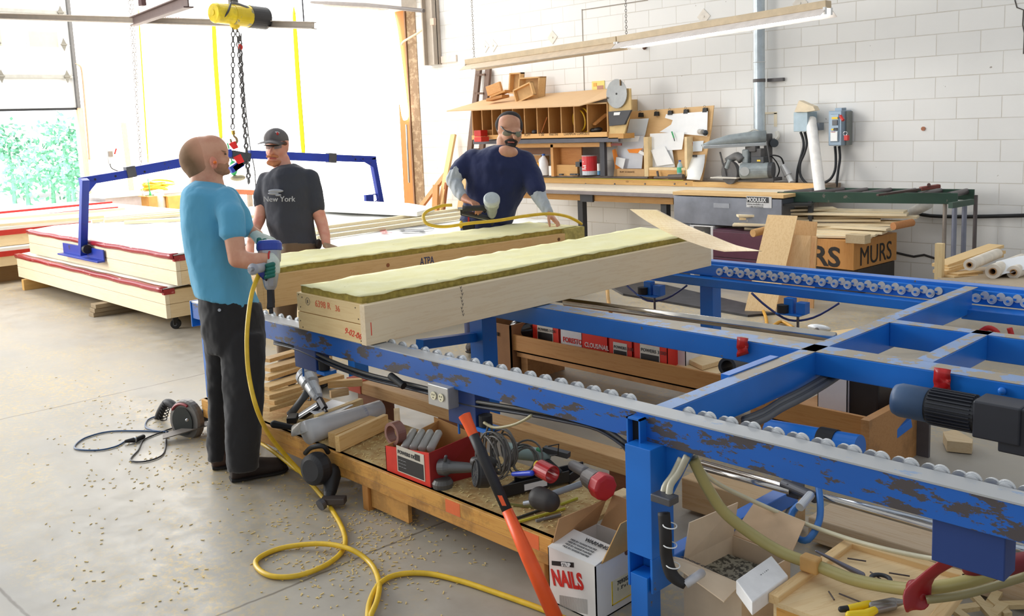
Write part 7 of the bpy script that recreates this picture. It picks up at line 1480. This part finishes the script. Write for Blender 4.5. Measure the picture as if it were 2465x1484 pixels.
# red carton with glue cartridges
rb0, rb1 = at(928, 1130, z=PT), at(1032, 1152, z=PT); y0r = 2.30
t = thing('nail_carton', 'torn open red carton with black label on the tool platform', 'box', at(980, 1140, z=PT)); x0_, x1_ = at(929, 1110, y=y0r).x, at(1033, 1120, y=y0r).x; hz = at(930, 1075, y=y0r).z; hz2 = at(1033, 1092, y=y0r).z
P = [Vector((x0_, y0r, PT)), Vector((x1_, y0r, PT)), Vector((x1_, y0r, hz2)), Vector((x0_, y0r, hz))]; RM = plain((222, 52, 34), .5)
MB().prism(P, (0, .004, 0)).build('front', RM, t); CB = plain((196, 146, 88), .8)
MB().prism([Vector((x0_, y0r, PT)), Vector((x0_, y0r + .28, PT)), Vector((x0_ + .03, y0r + .28, hz + .05)), Vector((x0_, y0r, hz))], (.004, 0, 0)).prism([Vector((x0_, y0r + .28, PT)), Vector((x1_ + .03, y0r + .28, PT)), Vector((x1_ + .05, y0r + .28, hz + .03)), Vector((x0_, y0r + .28, hz + .06))], (0, .004, 0)).build('inner_walls', CB, t)
MB().prism([Vector((x1_, y0r, PT)), Vector((x1_ + .05, y0r + .25, PT)), Vector((x1_ + .07, y0r + .22, hz2 + .05)), Vector((x1_, y0r, hz2))], (.004, 0, 0)).build('side', plain((150, 30, 30), .5), t)
w = x1_ - x0_; hh = hz2 - PT
MB().box(x0_ + w * .28, y0r - .002, PT + hh * .12, x1_ - w * .1, y0r - .0005, PT + hh * .9).build('label', plain((214, 206, 190), .5), t); MB().box(x0_ + w * .30, y0r - .003, PT + hh * .15, x1_ - w * .12, y0r - .0015, PT + hh * .6).build('label_dark', plain((36, 34, 34), .5), t)
writing('POWERS DD', .022, plain((60, 60, 60), .5, var=0), t, (x0_ + w * .31, y0r - .002, PT + hh * .68), (1, 0, 0), (0, 0, 1), bold=.0005)
for k in range(3): writing('---- --- -----', .012, plain((190, 190, 190), .5, var=0), t, (x0_ + w * .32, y0r - .003, PT + hh * (.48 - .1 * k)), (1, 0, 0), (0, 0, 1))
m = MB(); 
for k in range(9): m.box(x1_ - w * .3 + .004 * k, y0r - .003, PT + hh * .66, x1_ - w * .3 + .004 * k + .0018, y0r - .002, PT + hh * .84)
m.build('bar_marks', BLACK, t)
for k in range(4):
    a = Vector((x0_ + .07 + .035 * k, y0r + .05 + .02 * k, hz - .01)); d = Vector((-.1, .16, .05)); o = MB().lathe([(.006, 0), (.018, .005), (.018, .13), (.006, .15)], a, d, 14).build('clear_cartridge', plain((190, 190, 184), .2, alpha=.75, var=.05), smooth=True); tag(o, ['leftmost', 'second', 'third', 'rightmost'][k] + ' clear cartridge lying in the torn red carton', 'cartridge', 'clear cartridges in the red carton')
# air tool, black reel, cable coil, case, drills
g1_ = thing('air_grinder', 'grey air tool with a round head beside the red carton', 'grinder', at(1085, 1160, z=PT)); c = at(1060, 1125, y=2.34)
MB().lathe([(.01, -.012), (.034, 0), (.036, .03), (.026, .05), (.022, .12), (.018, .16)], c, Vector((.9, .35, .1)), 22).build('body', plain((108, 108, 108), .4, .5), g1_); MB().cyl(c + Vector((-.035, 0, -.01)), c, .006).build('fitting', BRASS, g1_); MB().lathe([(.042, 0), (.045, .02), (.035, .035)], Vector((c.x + .01, c.y, PT)), (0, 0, 1), 20).build('base', plain((90, 88, 84), .5), g1_); MB().limb([c + Vector((.03, .0, .03)), c + Vector((.04, 0, .055))], [.008, .007]).build('lever', DSTEEL, g1_)
g2_ = thing('coil_nailer_drum', 'black round magazine drum of a coil nailer lying on the platform', 'drum', at(1145, 1170, z=PT)); c = at(1145, 1140, y=2.32); d = Vector((-.45, -.85, .12))
MB().lathe([(.05, -.06), (.058, -.05), (.058, -.01), (.052, 0)], c, d, 28).build('drum', plain((44, 44, 44), .5), g2_, bevel=.003); MB().torus(c, d, .05, .005, 28, 6).build('rim', BLACK, g2_)
m = MB(); S_, T_, _ = basis(d)
for k in range(10): an = k * math.pi / 5; v = S_ * math.cos(an) + T_ * math.sin(an); m.beam(c + v * .012, c + v * .048, .003, .003)
m.build('ribs', DGREY, g2_); MB().limb([c + Vector((.02, .06, .03)), c + Vector((-.06, .05, .02))], [.028, .02]).build('motor', plain((70, 68, 66), .5), g2_, smooth=True)
random.seed(4); m = MB()
for k in range(11):
    c = at(1205, 1088, y=2.42) + Vector((random.uniform(-.015, .015), random.uniform(-.05, .05), random.uniform(-.02, .02))); m.torus(c, (random.uniform(-.5, .1), -1, random.uniform(-.3, .3)), random.uniform(.065, .095), .0042, 26, 6)
for k in range(4): c = at(1265, 1105, y=2.5) + Vector((random.uniform(-.02, .02), 0, random.uniform(-.02, .01))); m.torus(c, (.3, -1, .5), random.uniform(.05, .07), .0042, 22, 6)
m.tube([at(1165, 1120, y=2.36), at(1168, 1060, y=2.38), at(1178, 1022, y=2.38), at(1190, 1060, y=2.4), at(1200, 1100, y=2.4)], .0045, 6, res=4)
tag(m.build('cable_coil', plain((96, 92, 86), .45), smooth=True), 'tangled grey power cable coil piled on the tools', 'cable')
g3_ = thing('jigsaw', 'grey green power saw behind the cable coil', 'saw', at(1235, 1100, z=PT)); c = at(1225, 1085, y=2.58); MB().limb([c, c + Vector((.16, .05, 0))], [.034, .028]).build('body', plain((140, 160, 156), .4), g3_, smooth=True); MB().beam(c + Vector((.16, .05, .03)), c + Vector((.27, .08, .02)), .03, .022).build('shoe', DGREY, g3_); MB().limb([c + Vector((.19, .04, -.02)), c + Vector((.24, .05, -.05))], [.016, .014]).tube([at(1320, 1075, y=2.6), at(1345, 1070, y=2.6), at(1343, 1095, y=2.6), at(1325, 1098, y=2.6)], .003, 5).build('bracket', BLACK, g3_); MB().cyl(c + Vector((.15, .02, .035)), c + Vector((.17, .02, .034)), .008).build('switch', plain((40, 140, 90), .4), g3_)
t = thing('trigger_plug', 'red transparent plug head with clear guard on the cables', 'plug', at(1312, 1130, y=2.42)); c = at(1300, 1128, y=2.42); MB().pipe(c, c + Vector((.075, -.01, -.004)), .034, .004, 22).build('guard', plain((186, 44, 48), .2, alpha=.85, var=.05), t); MB().cyl(c + Vector((-.02, 0, .01)), c + Vector((.0, 0, .008)), .016).build('yellow_plug', YEL, t)
t = thing('screwdriver', 'blue handled tool lying in the black case', 'screwdriver', at(1255, 1140, y=2.38)); MB().limb([at(1236, 1142, y=2.38), at(1280, 1140, y=2.38)], [.009, .011]).build('handle', plain((40, 70, 200), .35), t, smooth=True); MB().cyl(at(1200, 1152, y=2.38), at(1236, 1142, y=2.38), .003).build('shaft', STEEL, t)
cs = thing('tool_tray', 'open black tool case tray with a white label', 'case', at(1270, 1185, z=PT)); a, b_ = at(1200, 1195, z=PT + .02), at(1370, 1155, z=PT + .02); D_ = b_ - a
MB().beam(a + Vector((0, 0, .015)), b_ + Vector((0, 0, .015)), .008, .045).beam(a + Vector((-.03, .12, .015)), b_ + Vector((-.03, .12, .015)), .008, .04).beam(a + Vector((0, 0, 0)), a + Vector((-.03, .12, 0)), .008, .04).beam(b_, b_ + Vector((-.03, .12, 0)), .008, .04).prism([a - Vector((0, 0, .01)), b_ - Vector((0, 0, .01)), b_ + Vector((-.03, .12, -.01)), a + Vector((-.03, .12, -.01))], (0, 0, .006)).build('tray', plain((34, 34, 38), .4), cs)
f = a + D_ * .35; s_ = Vector((0, 0, 1)).cross(D_).normalized() * -1; MB().beam(f + s_ * .006 + Vector((0, 0, .012)), f + D_ * .32 + s_ * .006 + Vector((0, 0, .012)), .002, .026).build('label', PAPER, cs)
t = thing('sanding_head', 'round dark rubber tool head on a grey shaft', 'tool', at(1310, 1215, z=PT)); c = at(1300, 1200, y=2.36); MB().limb([c, c + Vector((.05, 0, .0))], [.045, .04]).build('head', plain((50, 46, 44), .6), t, remesh=.006, relax=2); MB().cyl(at(1330, 1190, y=2.38), at(1400, 1165, y=2.46), .012).build('shaft', plain((126, 130, 136), .4), t); MB().cyl(at(1262, 1213, y=2.34), at(1280, 1210, y=2.35), .01).build('fitting', STEEL, t)
t = thing('nail_gun', 'grey nail gun with a red end cap at the right end of the platform', 'nail gun', at(1440, 1190, z=PT)); c = at(1440, 1165, y=2.52); d = Vector((1, -.25, -.05)).normalized(); MB().lathe([(.02, -.09), (.036, -.07), (.04, -.01), (.048, .0)], c, d, 24).build('housing', plain((122, 116, 112), .45, .2), t, bevel=.003); MB().lathe([(.05, 0), (.052, .01), (.052, .045), (.046, .055)], c, d, 8).build('cap', plain((196, 40, 48), .4), t, bevel=.006); MB().limb([c - d * .06 + Vector((-.02, 0, .02)), c - d * .17 + Vector((0, 0, .01))], [.022, .02]).build('grip', plain((104, 100, 100), .5), t, smooth=True)
t = thing('fastener_strips', 'yellow and black fastener strips scattered at the platform end', 'strips', at(1260, 1240, z=PT)); t['group'] = 'fastener strips'
for k, (a, b_, c_) in enumerate((((1225, 1215), (1290, 1222), (120, 116, 60)), ((1240, 1250), (1340, 1215), (44, 44, 44)), ((1245, 1258), (1360, 1225), (206, 196, 60)), ((1290, 1255), (1350, 1240), (130, 130, 130)), ((1350, 1215), (1390, 1200), (190, 186, 60)))): MB().beam(at(*a, z=PT + .006), at(*b_, z=PT + .006), .008, .008).build('strip', plain(c_, .5), t)
o = MB().cbox(at(1500, 1200, z=PT + .02), .06, .08, .05).build('wood_offcut', PALE, bevel=.006); tag(o, 'pale wood block behind the strip nails carton', 'block')
# orange handle
oh = thing('pry_bar', 'long orange and black handled bar leaning on the platform', 'bar', at(1330, 1484, z=0)); B0, T0 = at(1342, 1500, z=.0), at(1118, 1000, y=2.2); v = T0 - B0
MB().lathe([(.027, 0), (.026, v.length * .3), (.020, v.length * .52)], B0, v, 20).build('lower_sleeve', ORG, oh, smooth=True); MB().lathe([(.0195, v.length * .51), (.020, v.length * .8), (.019, v.length * .90)], B0, v, 20).build('grip', plain((38, 36, 38), .55), oh, smooth=True); MB().lathe([(.019, v.length * .895), (.021, v.length * .96), (.024, v.length), (.012, v.length * 1.004)], B0, v, 20).build('top_sleeve', ORG, oh); c = B0 + v * .575; MB().obox(c - FW * .0195, v.normalized() * .02, RT * .008, FW * .002).build('diamond_mark', ORG, oh)
# strip nails carton
nb = thing('strip_nails_carton', 'open white carton printed STRIP NAILS by the front post', 'box', (-2.12, 2.38, 0)); xL, xR, yF, yB = -2.235, -2.01, 2.255, 2.52; zT = at(1445, 1372, y=yF).z; WC = plain((226, 222, 216), .65, var=.03)
zT2 = at(1333, 1322, y=yF).z; zT = (zT + zT2) / 2
MB().box(xL, yF, .0, xR, yF + .004, zT).box(xR - .004, yF, 0, xR, yB, zT).box(xL, yF, 0, xL + .004, yB, zT).box(xL, yB - .004, 0, xR, yB, zT).box(xL, yF, 0, xR, yB, .005).build('box_sides', WC, nb)
MB().prism([Vector((xL, yF, zT)), Vector((xR, yF, zT)), Vector((xR, yF + .12, zT + .02)), Vector((xL + .01, yF + .12, zT + .03))], (0, 0, .003)).build('front_flap', WC, nb)
writing('WARNING', .022, plain((60, 60, 60), .6, var=0), nb, Vector((xL + .10, yF + .085, zT + .024)), (1, 0, -.03), (0, 1, .22), off=.003, bold=.0006)
for k in range(4): writing('MISE EN GARDE PORTEZ', .011, plain((110, 110, 110), .6, var=0), nb, Vector((xL + .05, yF + .065 - .014 * k, zT + .018 - .003 * k)), (1, 0, -.03), (0, 1, .22), off=.003)
BRF = plain((186, 144, 100), .85)
MB().prism([Vector((xL, yF + .02, zT)), Vector((xL + .0, yB, zT)), Vector((xL + .05, yB - .0, zT + .11)), Vector((xL + .02, yF + .04, zT + .10))], (.004, 0, 0)).build('side_flap', BRF, nb)
MB().prism([Vector((xL + .02, yB, zT)), Vector((xR, yB, zT)), Vector((xR, yB + .03, zT + .12)), Vector((xL + .06, yB + .03, zT + .12))], (0, .004, 0)).build('rear_flap', BRF, nb)
MB().prism([Vector((xR, yF + .03, zT)), Vector((xR, yB, zT)), Vector((xR + .03, yB, zT + .13)), Vector((xR + .03, yF + .10, zT + .13))], (.004, 0, 0)).build('side_flap', plain((206, 160, 96), .85), nb)
NR = plain((204, 40, 32), .5, var=0); writing('NAILS', .080, NR, nb, (xL + .022, yF, zT - .135), (1, 0, .22), (0, 0, 1), bold=.003, squeeze=.72, shear=.0)
MB().prism([Vector((xL + .018, yF - .0015, zT - .062)), Vector((xL + .125, yF - .0015, zT - .036)), Vector((xL + .125, yF - .0015, zT - .018)), Vector((xL + .018, yF - .0015, zT - .046))], (0, .001, 0)).build('black_band', BLACK, nb); writing('STRIP', .019, PAPER, nb, (xL + .068, yF - .002, zT - .048), (1, 0, .24), (0, 0, 1), bold=.0006)
m = MB()
for k in range(26): m.box(xL + .05 + .0052 * k, yF - .001, zT - .215 + .001 * k, xL + .052 + .0052 * k, yF, zT - .165 + .0012 * k)
m.build('printed_nails', plain((170, 166, 160), .6), nb)
MB().box(xR, yF + .08, .03, xR + .001, yB - .02, .12).build('side_label', plain((230, 222, 190), .6), nb); MB().box(xR + .001, yF + .08, .03, xR + .002, yF + .085, .12).box(xR + .001, yF + .08, .03, xR + .002, yB - .02, .034).build('yellow_border', YEL, nb); writing('7092020', .022, plain((60, 60, 60), .5, var=0), nb, (xR + .001, yF + .11, .095), (0, 1, 0), (0, 0, 1)); writing('1 . 2" x 1', .016, plain((60, 60, 60), .5, var=0), nb, (xR + .001, yF + .11, .075), (0, 1, 0), (0, 0, 1)); MB().cyl((xR, yF + .17, .2), (xR + .001, yF + .17, .2), .014, seg=10).build('scuff', plain((120, 80, 60), .7), nb)
# right hand carton, white box, slatted crate
c1_ = thing('carton', 'open brown carton of fasteners under the table beside the crate', 'box', at(1740, 1480, z=0)); zt = .22
A_, B_, C_, D_ = [at(*p, z=zt) for p in ((1662, 1400), (1862, 1440), (1850, 1330), (1775, 1290))]
A_ = Vector((-1.80, 2.47, zt)); B_ = Vector((-1.56, 2.45, zt)); C_ = Vector((-1.54, 2.72, zt)); D_ = Vector((-1.78, 2.74, zt)); Z = Vector((0, 0, zt))
for p, q in ((A_, B_), (B_, C_), (C_, D_), (D_, A_)): n = (q - p).cross(Vector((0, 0, 1))).normalized() * .004; MB().prism([p - Z, q - Z, q, p], -n).build('side', CARDL, c1_)
MB().prism([A_, D_, D_ + Vector((.02, 0, .13)), A_ + Vector((.01, .02, .13))], (.004, 0, 0)).build('flap', CARDL, c1_); MB().prism([D_, C_, C_ + Vector((0, .10, .09)), D_ + Vector((.03, .10, .10))], (0, 0, .004)).build('flap', plain((206, 176, 142), .85), c1_)
MB().prism([A_, B_, B_ + Vector((.0, -.10, -.02)), A_ + Vector((-.02, -.12, .06))], (0, 0, .004)).build('flap', CARDL, c1_)
writing('MOCHE CTN', .022, plain((90, 84, 80), .7, var=0), c1_, A_ + Vector((.02, -.05, .03)), B_ - A_, Vector((0, 1, -.3)), off=.006)
MB().box(-1.79, 2.48, .1, -1.57, 2.71, .16).build('loose_fasteners', chipped('loose_fasteners', (150, 146, 130), (60, 58, 52), .5, .5, 60), c1_)
wbx = thing('white_box', 'small white card box lying tilted in the open carton', 'box', at(1835, 1400, z=.24)); c = at(1835, 1408, z=.27); u = (at(1900, 1390, z=.27) - at(1860, 1355, z=.27)); v = (at(1775, 1415, z=.27) - at(1860, 1355, z=.27)); MB().obox(c, u * .5 + Vector((0, 0, -.01)), v * .5, Vector((0, 0, .022))).build('box_body', plain((236, 234, 232), .6), wbx, bevel=.003); writing('01107', .022, DGREY, wbx, c + Vector((0, 0, .023)) - u * .1, v * -1, u * -1)
cr_ = thing('slatted_crate', 'pale plywood crate lid with cleats at the lower right', 'crate', at(2050, 1400, z=.2)); zc = .26
P = [at(*p, z=zc) for p in ((1862, 1445), (2050, 1312), (2270, 1375), (2330, 1400), (2150, 1560), (1960, 1520))]; P = [at(*p, z=zc) for p in ((1862, 1445), (2045, 1312), (2330, 1395), (2200, 1570))]
LW = wood((234, 206, 158), (.4, 1, 0), .25, .1, seed=61); MB().prism([p - Vector((0, 0, .02)) for p in P], (0, 0, .016)).build('lid', LW, cr_)
for a, b_ in ((P[0], P[1]), (P[1], P[2]), (P[2], P[3])): MB().beam(a + (b_ - a) * .0, b_, .035, .03).build('cleat', wood((230, 196, 142), (b_ - a), .25, .12, seed=62), cr_, bevel=.003)
MB().prism([P[0] - Vector((0, 0, .23)), P[3] - Vector((0, 0, .23)), P[3] - Vector((0, 0, .02)), P[0] - Vector((0, 0, .02))], (0, .01, 0)).build('front_board', wood((222, 164, 84), (1, 0, 0), .5, .14, seed=63), cr_); MB().prism([P[0] - Vector((0, 0, .23)), P[1] - Vector((0, 0, .23)), P[1] - Vector((0, 0, .02)), P[0] - Vector((0, 0, .02))], (.01, 0, 0)).build('side_board', LW, cr_)
for k, (a, b_) in enumerate((((1995, 1425), (2008, 1445)), ((2020, 1430), (2100, 1462)), ((2095, 1378), (2120, 1395)), ((2040, 1345), (2085, 1352)), ((2140, 1380), (2190, 1388)))): o = MB().cyl(at(*a, z=zc + .006), at(*b_, z=zc + .006), .0025).build('loose_nail', plain((90, 80, 80), .4, .5)); tag(o, ['nearest upright', 'nearest long', 'middle bent', 'far left', 'far right'][k] + ' loose nail on the pale crate lid', 'nail', 'loose nails on the crate lid')
py_ = thing('pliers', 'pliers with yellow handles on the crate lid', 'pliers', at(2090, 1465, z=zc)); q = lambda x, y: at(x, y, z=zc + .014)
MB().limb([q(2025, 1468), q(2045, 1466)], [.009, .010]).build('handle_tip', BLACK, py_, smooth=True); MB().limb([q(2045, 1466), q(2092, 1456)], [.011, .012]).limb([q(2045, 1482), q(2085, 1480), q(2110, 1468)], [.012, .014, .010]).build('handles', plain((240, 206, 20), .4), py_, smooth=True); MB().limb([q(2100, 1460), q(2150, 1452), q(2178, 1450)], [.013, .015, .006]).limb([q(2110, 1468), q(2150, 1460)], [.012, .012]).build('jaws', plain((150, 146, 142), .35, .6), py_, smooth=True)
sn = thing('long_pliers', 'grey long nosed tool lying across the crate edge', 'pliers', at(2100, 1390, z=zc)); MB().limb([at(1965, 1328, z=zc + .05), at(2075, 1385, z=zc + .025)], [.004, .010]).build('nose', plain((120, 118, 130), .35, .6), sn, smooth=True); MB().torus(at(2120, 1395, z=zc + .012), (0, 0, 1), .028, .007, 20, 8).build('ring_handle', DGREY, sn, smooth=True)
# hose bundle sweeping under the table
def hb(pts, r, col, lab, nm='air_hose', res=6):
    P = [at(x, y, y=yy) for x, y, yy in pts]; tag(MB().tube(P, r, 10, res=res).build(nm, plain(col, .35, var=.05), smooth=True), lab, 'hose')
hb([(1668, 1105, 2.42), (1700, 1170, 2.45), (1740, 1230, 2.5), (1800, 1280, 2.55), (1880, 1330, 2.58), (1960, 1360, 2.58), (2050, 1395, 2.56), (2150, 1415, 2.55), (2220, 1418, 2.55), (2330, 1400, 2.6), (2480, 1350, 2.7)], .019, (176, 164, 104), 'thick olive hose bundle sweeping from the front post to the red cloth', 'hose_bundle')
hb([(1664, 1102, 2.44), (1720, 1160, 2.6), (1830, 1215, 2.8), (1960, 1270, 2.85), (2100, 1315, 2.8), (2260, 1348, 2.7), (2330, 1340, 2.7)], .008, (216, 208, 176), 'thin pale hose running right above the crate')
hb([(1672, 1100, 2.43), (1695, 1150, 2.46), (1735, 1215, 2.52)], .011, (206, 198, 160), 'short milky hose dropping beside the front post')
hb([(2230, 1445, 2.5), (2330, 1430, 2.55), (2480, 1385, 2.6)], .012, (140, 130, 90), 'brown hose at the lower right corner below the red cloth')
for k in range(3): hb([(1650 + 60, 1385 - k * 14, 2.9), (1790, 1335 - k * 12, 3.0), (1870, 1290 - k * 12, 3.05), (1900, 1250 - k * 10, 3.1), (1925, 1215, 3.15)], .011, (150, 148, 146), ['lowest', 'middle', 'top'][k] + ' grey conduit running along the pale blue brace', 'conduit')
o = MB().box(-.03, -.02, -.025, .03, .02, .025); q = at(1952, 1358, y=2.57); o.bm.transform(Matrix.Translation(q)); tag(o.build('tape_wrap', plain((206, 160, 96), .6), bevel=.006), 'tan tape wrapped around the hose bundle', 'tape')
rg = MB(); R0 = [at(2300, 1345, y=2.5), at(2265, 1365, y=2.5), at(2225, 1398, y=2.5), at(2208, 1425, y=2.5), at(2205, 1448, y=2.49), at(2200, 1475, y=2.48)]
rows = [[p + RT * (.022 * (j - 1.5)) * (1.3 if i in (3, 4) else .8) + FW * .012 * math.sin(j * 2 + i) + UPV * .006 * math.cos(i * 2 + j) for j in range(4)] for i, p in enumerate(R0)]
tag(rg.sheet(rows, .01).limb([at(2203, 1418, y=2.52), at(2214, 1432, y=2.52)], [.026, .024]).build('red_cloth', plain((150, 28, 34), .4), smooth=True, subsurf=1), 'dark red cloth knotted around the hoses at the lower right', 'cloth')
tag(MB().limb([at(2340, 1368, y=2.62), at(2400, 1372, y=2.66), at(2480, 1352, y=2.7)], [.03, .035, .03]).build('red_cloth', plain((120, 30, 36), .5), remesh=.01, relax=3), 'second dark red cloth on the hoses at the right edge', 'cloth')
# scraps beneath it
random.seed(6)
for k in range(12):
    x, y = random.uniform(2225, 2450), random.uniform(1425, 1480); c = at(x, y, z=.05); a = random.uniform(0, 3); o = MB().obox(c, Vector((math.cos(a), math.sin(a), .1)) * random.uniform(.03, .07), Vector((-math.sin(a), math.cos(a), 0)) * .015, Vector((0, 0, .008))).build('wood_scrap', wood((200, 176, 130), (1, 0, 0), .1, .12, seed=k % 3)); tag(o, 'small wood scrap below the red cloth at the lower right', 'scrap', 'wood scraps at the lower right corner')
# coil nailer on the floor
cn = thing('coil_nailer', 'black coil nailer lying on the floor before the platform', 'nail gun', at(790, 1200, z=0)); c = at(765, 1128, y=2.2)
MB().lathe([(.05, .05), (.072, .04), (.078, .0), (.074, -.02), (.02, -.03)], c, (.25, -1, .1), 28).build('drum', plain((36, 36, 40), .55), cn, bevel=.003); MB().torus(c + Vector((.005, -.03, 0)), (.25, -1, .1), .055, .004, 26, 6).build('drum_rim', plain((60, 60, 66), .5), cn)
MB().limb([at(800, 1140, y=2.26), at(795, 1180, y=2.22), at(790, 1205, z=.03)], [.045, .032, .02]).build('housing', plain((30, 30, 32), .5), cn, smooth=True); MB().tube([at(735, 1092, y=2.2), at(750, 1078, y=2.2), at(778, 1075, y=2.22), at(790, 1090, y=2.25)], .012, 8, res=4).build('handle', BLACK, cn, smooth=True)
MB().beam(at(775, 1205, z=.04), at(832, 1205, z=.04), .05, .03).build('foot', plain((84, 76, 72), .5, .3), cn, bevel=.004); MB().cyl(at(770, 1218, z=.03) , at(778, 1212, z=.035), .026).build('nose_ring', DSTEEL, cn)
# circular saw on the floor
cs_ = thing('circular_saw', 'circular saw with a ribbed black handle lying on the floor left of the boots', 'saw', at(448, 1050, z=0)); c = at(447, 1013, y=2.22); ax = Vector((.28, -1, .06)).normalized()
MB().lathe([(.03, -.02), (.116, -.015), (.122, 0), (.122, .03), (.08, .045), (.07, .045)], c, -ax, 32).build('blade_guard', plain((120, 116, 112), .45, .3), cs_, bevel=.002); MB().lathe([(.002, .0), (.080, .0), (.084, .006)], c + ax * .02, ax, 28).build('lower_guard', plain((36, 40, 38), .4, .3), cs_)
MB().lathe([(.035, 0), (.04, .01), (.04, .12), (.03, .14)], c - ax * .03, -ax, 20).build('motor', BLACK, cs_); S_, T_, _ = basis(ax)
HP = [at(420, 1040, y=2.25), at(386, 1028, y=2.25), at(382, 1004, y=2.25), at(402, 970, y=2.26), at(428, 985, y=2.28)]; MB().tube(HP, .024, 12, res=5).build('grip', plain((34, 32, 34), .6), cs_, smooth=True)
m = MB()
for k in range(9): p = HP[1].lerp(HP[3], k / 8); m.torus(p, HP[3] - HP[1], .0245, .003, 16, 5)
m.build('grip_ribs', BLACK, cs_); MB().beam(at(392, 1052, z=.03), at(500, 1020, z=.07), .09, .005).build('base_shoe', plain((100, 92, 84), .5, .4), cs_); MB().ell(at(450, 1012, y=2.16), .009).build('arbor_bolt', STEEL, cs_); MB().torus(c + ax * .022, ax, .102, .008, 20, 5, a0=.6, a1=2.0).build('red_sticker', plain((150, 50, 54), .5), cs_)
CBL = plain((52, 84, 124), .4); zc2 = .006
tag(MB().tube([at(*p, z=zc2) for p in ((405, 1040), (330, 1038), (260, 1040), (205, 1055), (180, 1074), (190, 1083), (240, 1084), (280, 1075), (302, 1062))], .0048, 6, res=6).build('extension_cord', CBL, smooth=True), 'blue grey extension cord looping far left on the floor', 'cord')
tag(MB().tube([at(*p, z=zc2) for p in ((500, 1008), (420, 1030), (370, 1048), (345, 1060), (338, 1072), (332, 1085), (314, 1108), (345, 1112), (385, 1100), (398, 1080), (400, 1040))], .0045, 6, res=6).build('extension_cord', plain((44, 44, 50), .45), smooth=True), 'dark saw cord looping below the plug on the floor', 'cord')
tag(MB().tube([at(*p, z=zc2) for p in ((385, 1040), (352, 1030), (355, 1012), (378, 1002))], .0045, 6, res=6).build('extension_cord', CBL, smooth=True), 'short blue cord curving behind the saw handle', 'cord')
pg = thing('plug', 'black plug joint between two cords on the floor', 'plug', at(325, 1058, z=0)); MB().limb([at(303, 1063, z=.016), at(322, 1060, z=.016)], [.009, .015]).limb([at(328, 1059, z=.016), at(344, 1052, z=.016)], [.015, .014]).build('plug_body', BLACK, pg, smooth=True); MB().cyl(at(323, 1060, z=.016), at(327, 1059, z=.016), .017).build('ring', STEEL, pg)
# sawdust and chips on the floor
random.seed(12); m = MB()
for k in range(1300):
    u = random.random()
    if u < .55: x, y = random.gauss(870, 130), random.gauss(1290, 80)
    elif u < .8: x, y = random.uniform(200, 700), random.uniform(960, 1180)
    else: x, y = random.uniform(60, 1000), random.uniform(880, 1470)
    if y < 850: continue
    c = at(x, y, z=.002)
    if c.x < -9 or c.y > 3.2: continue
    a = random.uniform(0, math.pi); L = random.uniform(.003, .009); m.obox(c, Vector((math.cos(a), math.sin(a), random.uniform(-.1, .2))) * L, Vector((-math.sin(a), math.cos(a), 0)) * .0018, Vector((0, 0, .0012)))
tag(m.build('sawdust', plain((222, 196, 130), .9)), 'pale sawdust and shavings scattered over the concrete floor', 'sawdust', kind='stuff')
m = MB()
for k in range(600): 
    x = random.uniform(-3.9, -2.3); y = random.uniform(2.32, 2.7); a = random.uniform(0, 3); m.obox((x, y, PT + .002), Vector((math.cos(a), math.sin(a), .1)) * random.uniform(.003, .008), Vector((-math.sin(a), math.cos(a), 0)) * .0018, Vector((0, 0, .0012)))
tag(m.build('wood_shavings', plain((226, 204, 144), .9)), 'pale shavings covering the deck of the tool platform', 'shavings', kind='stuff')
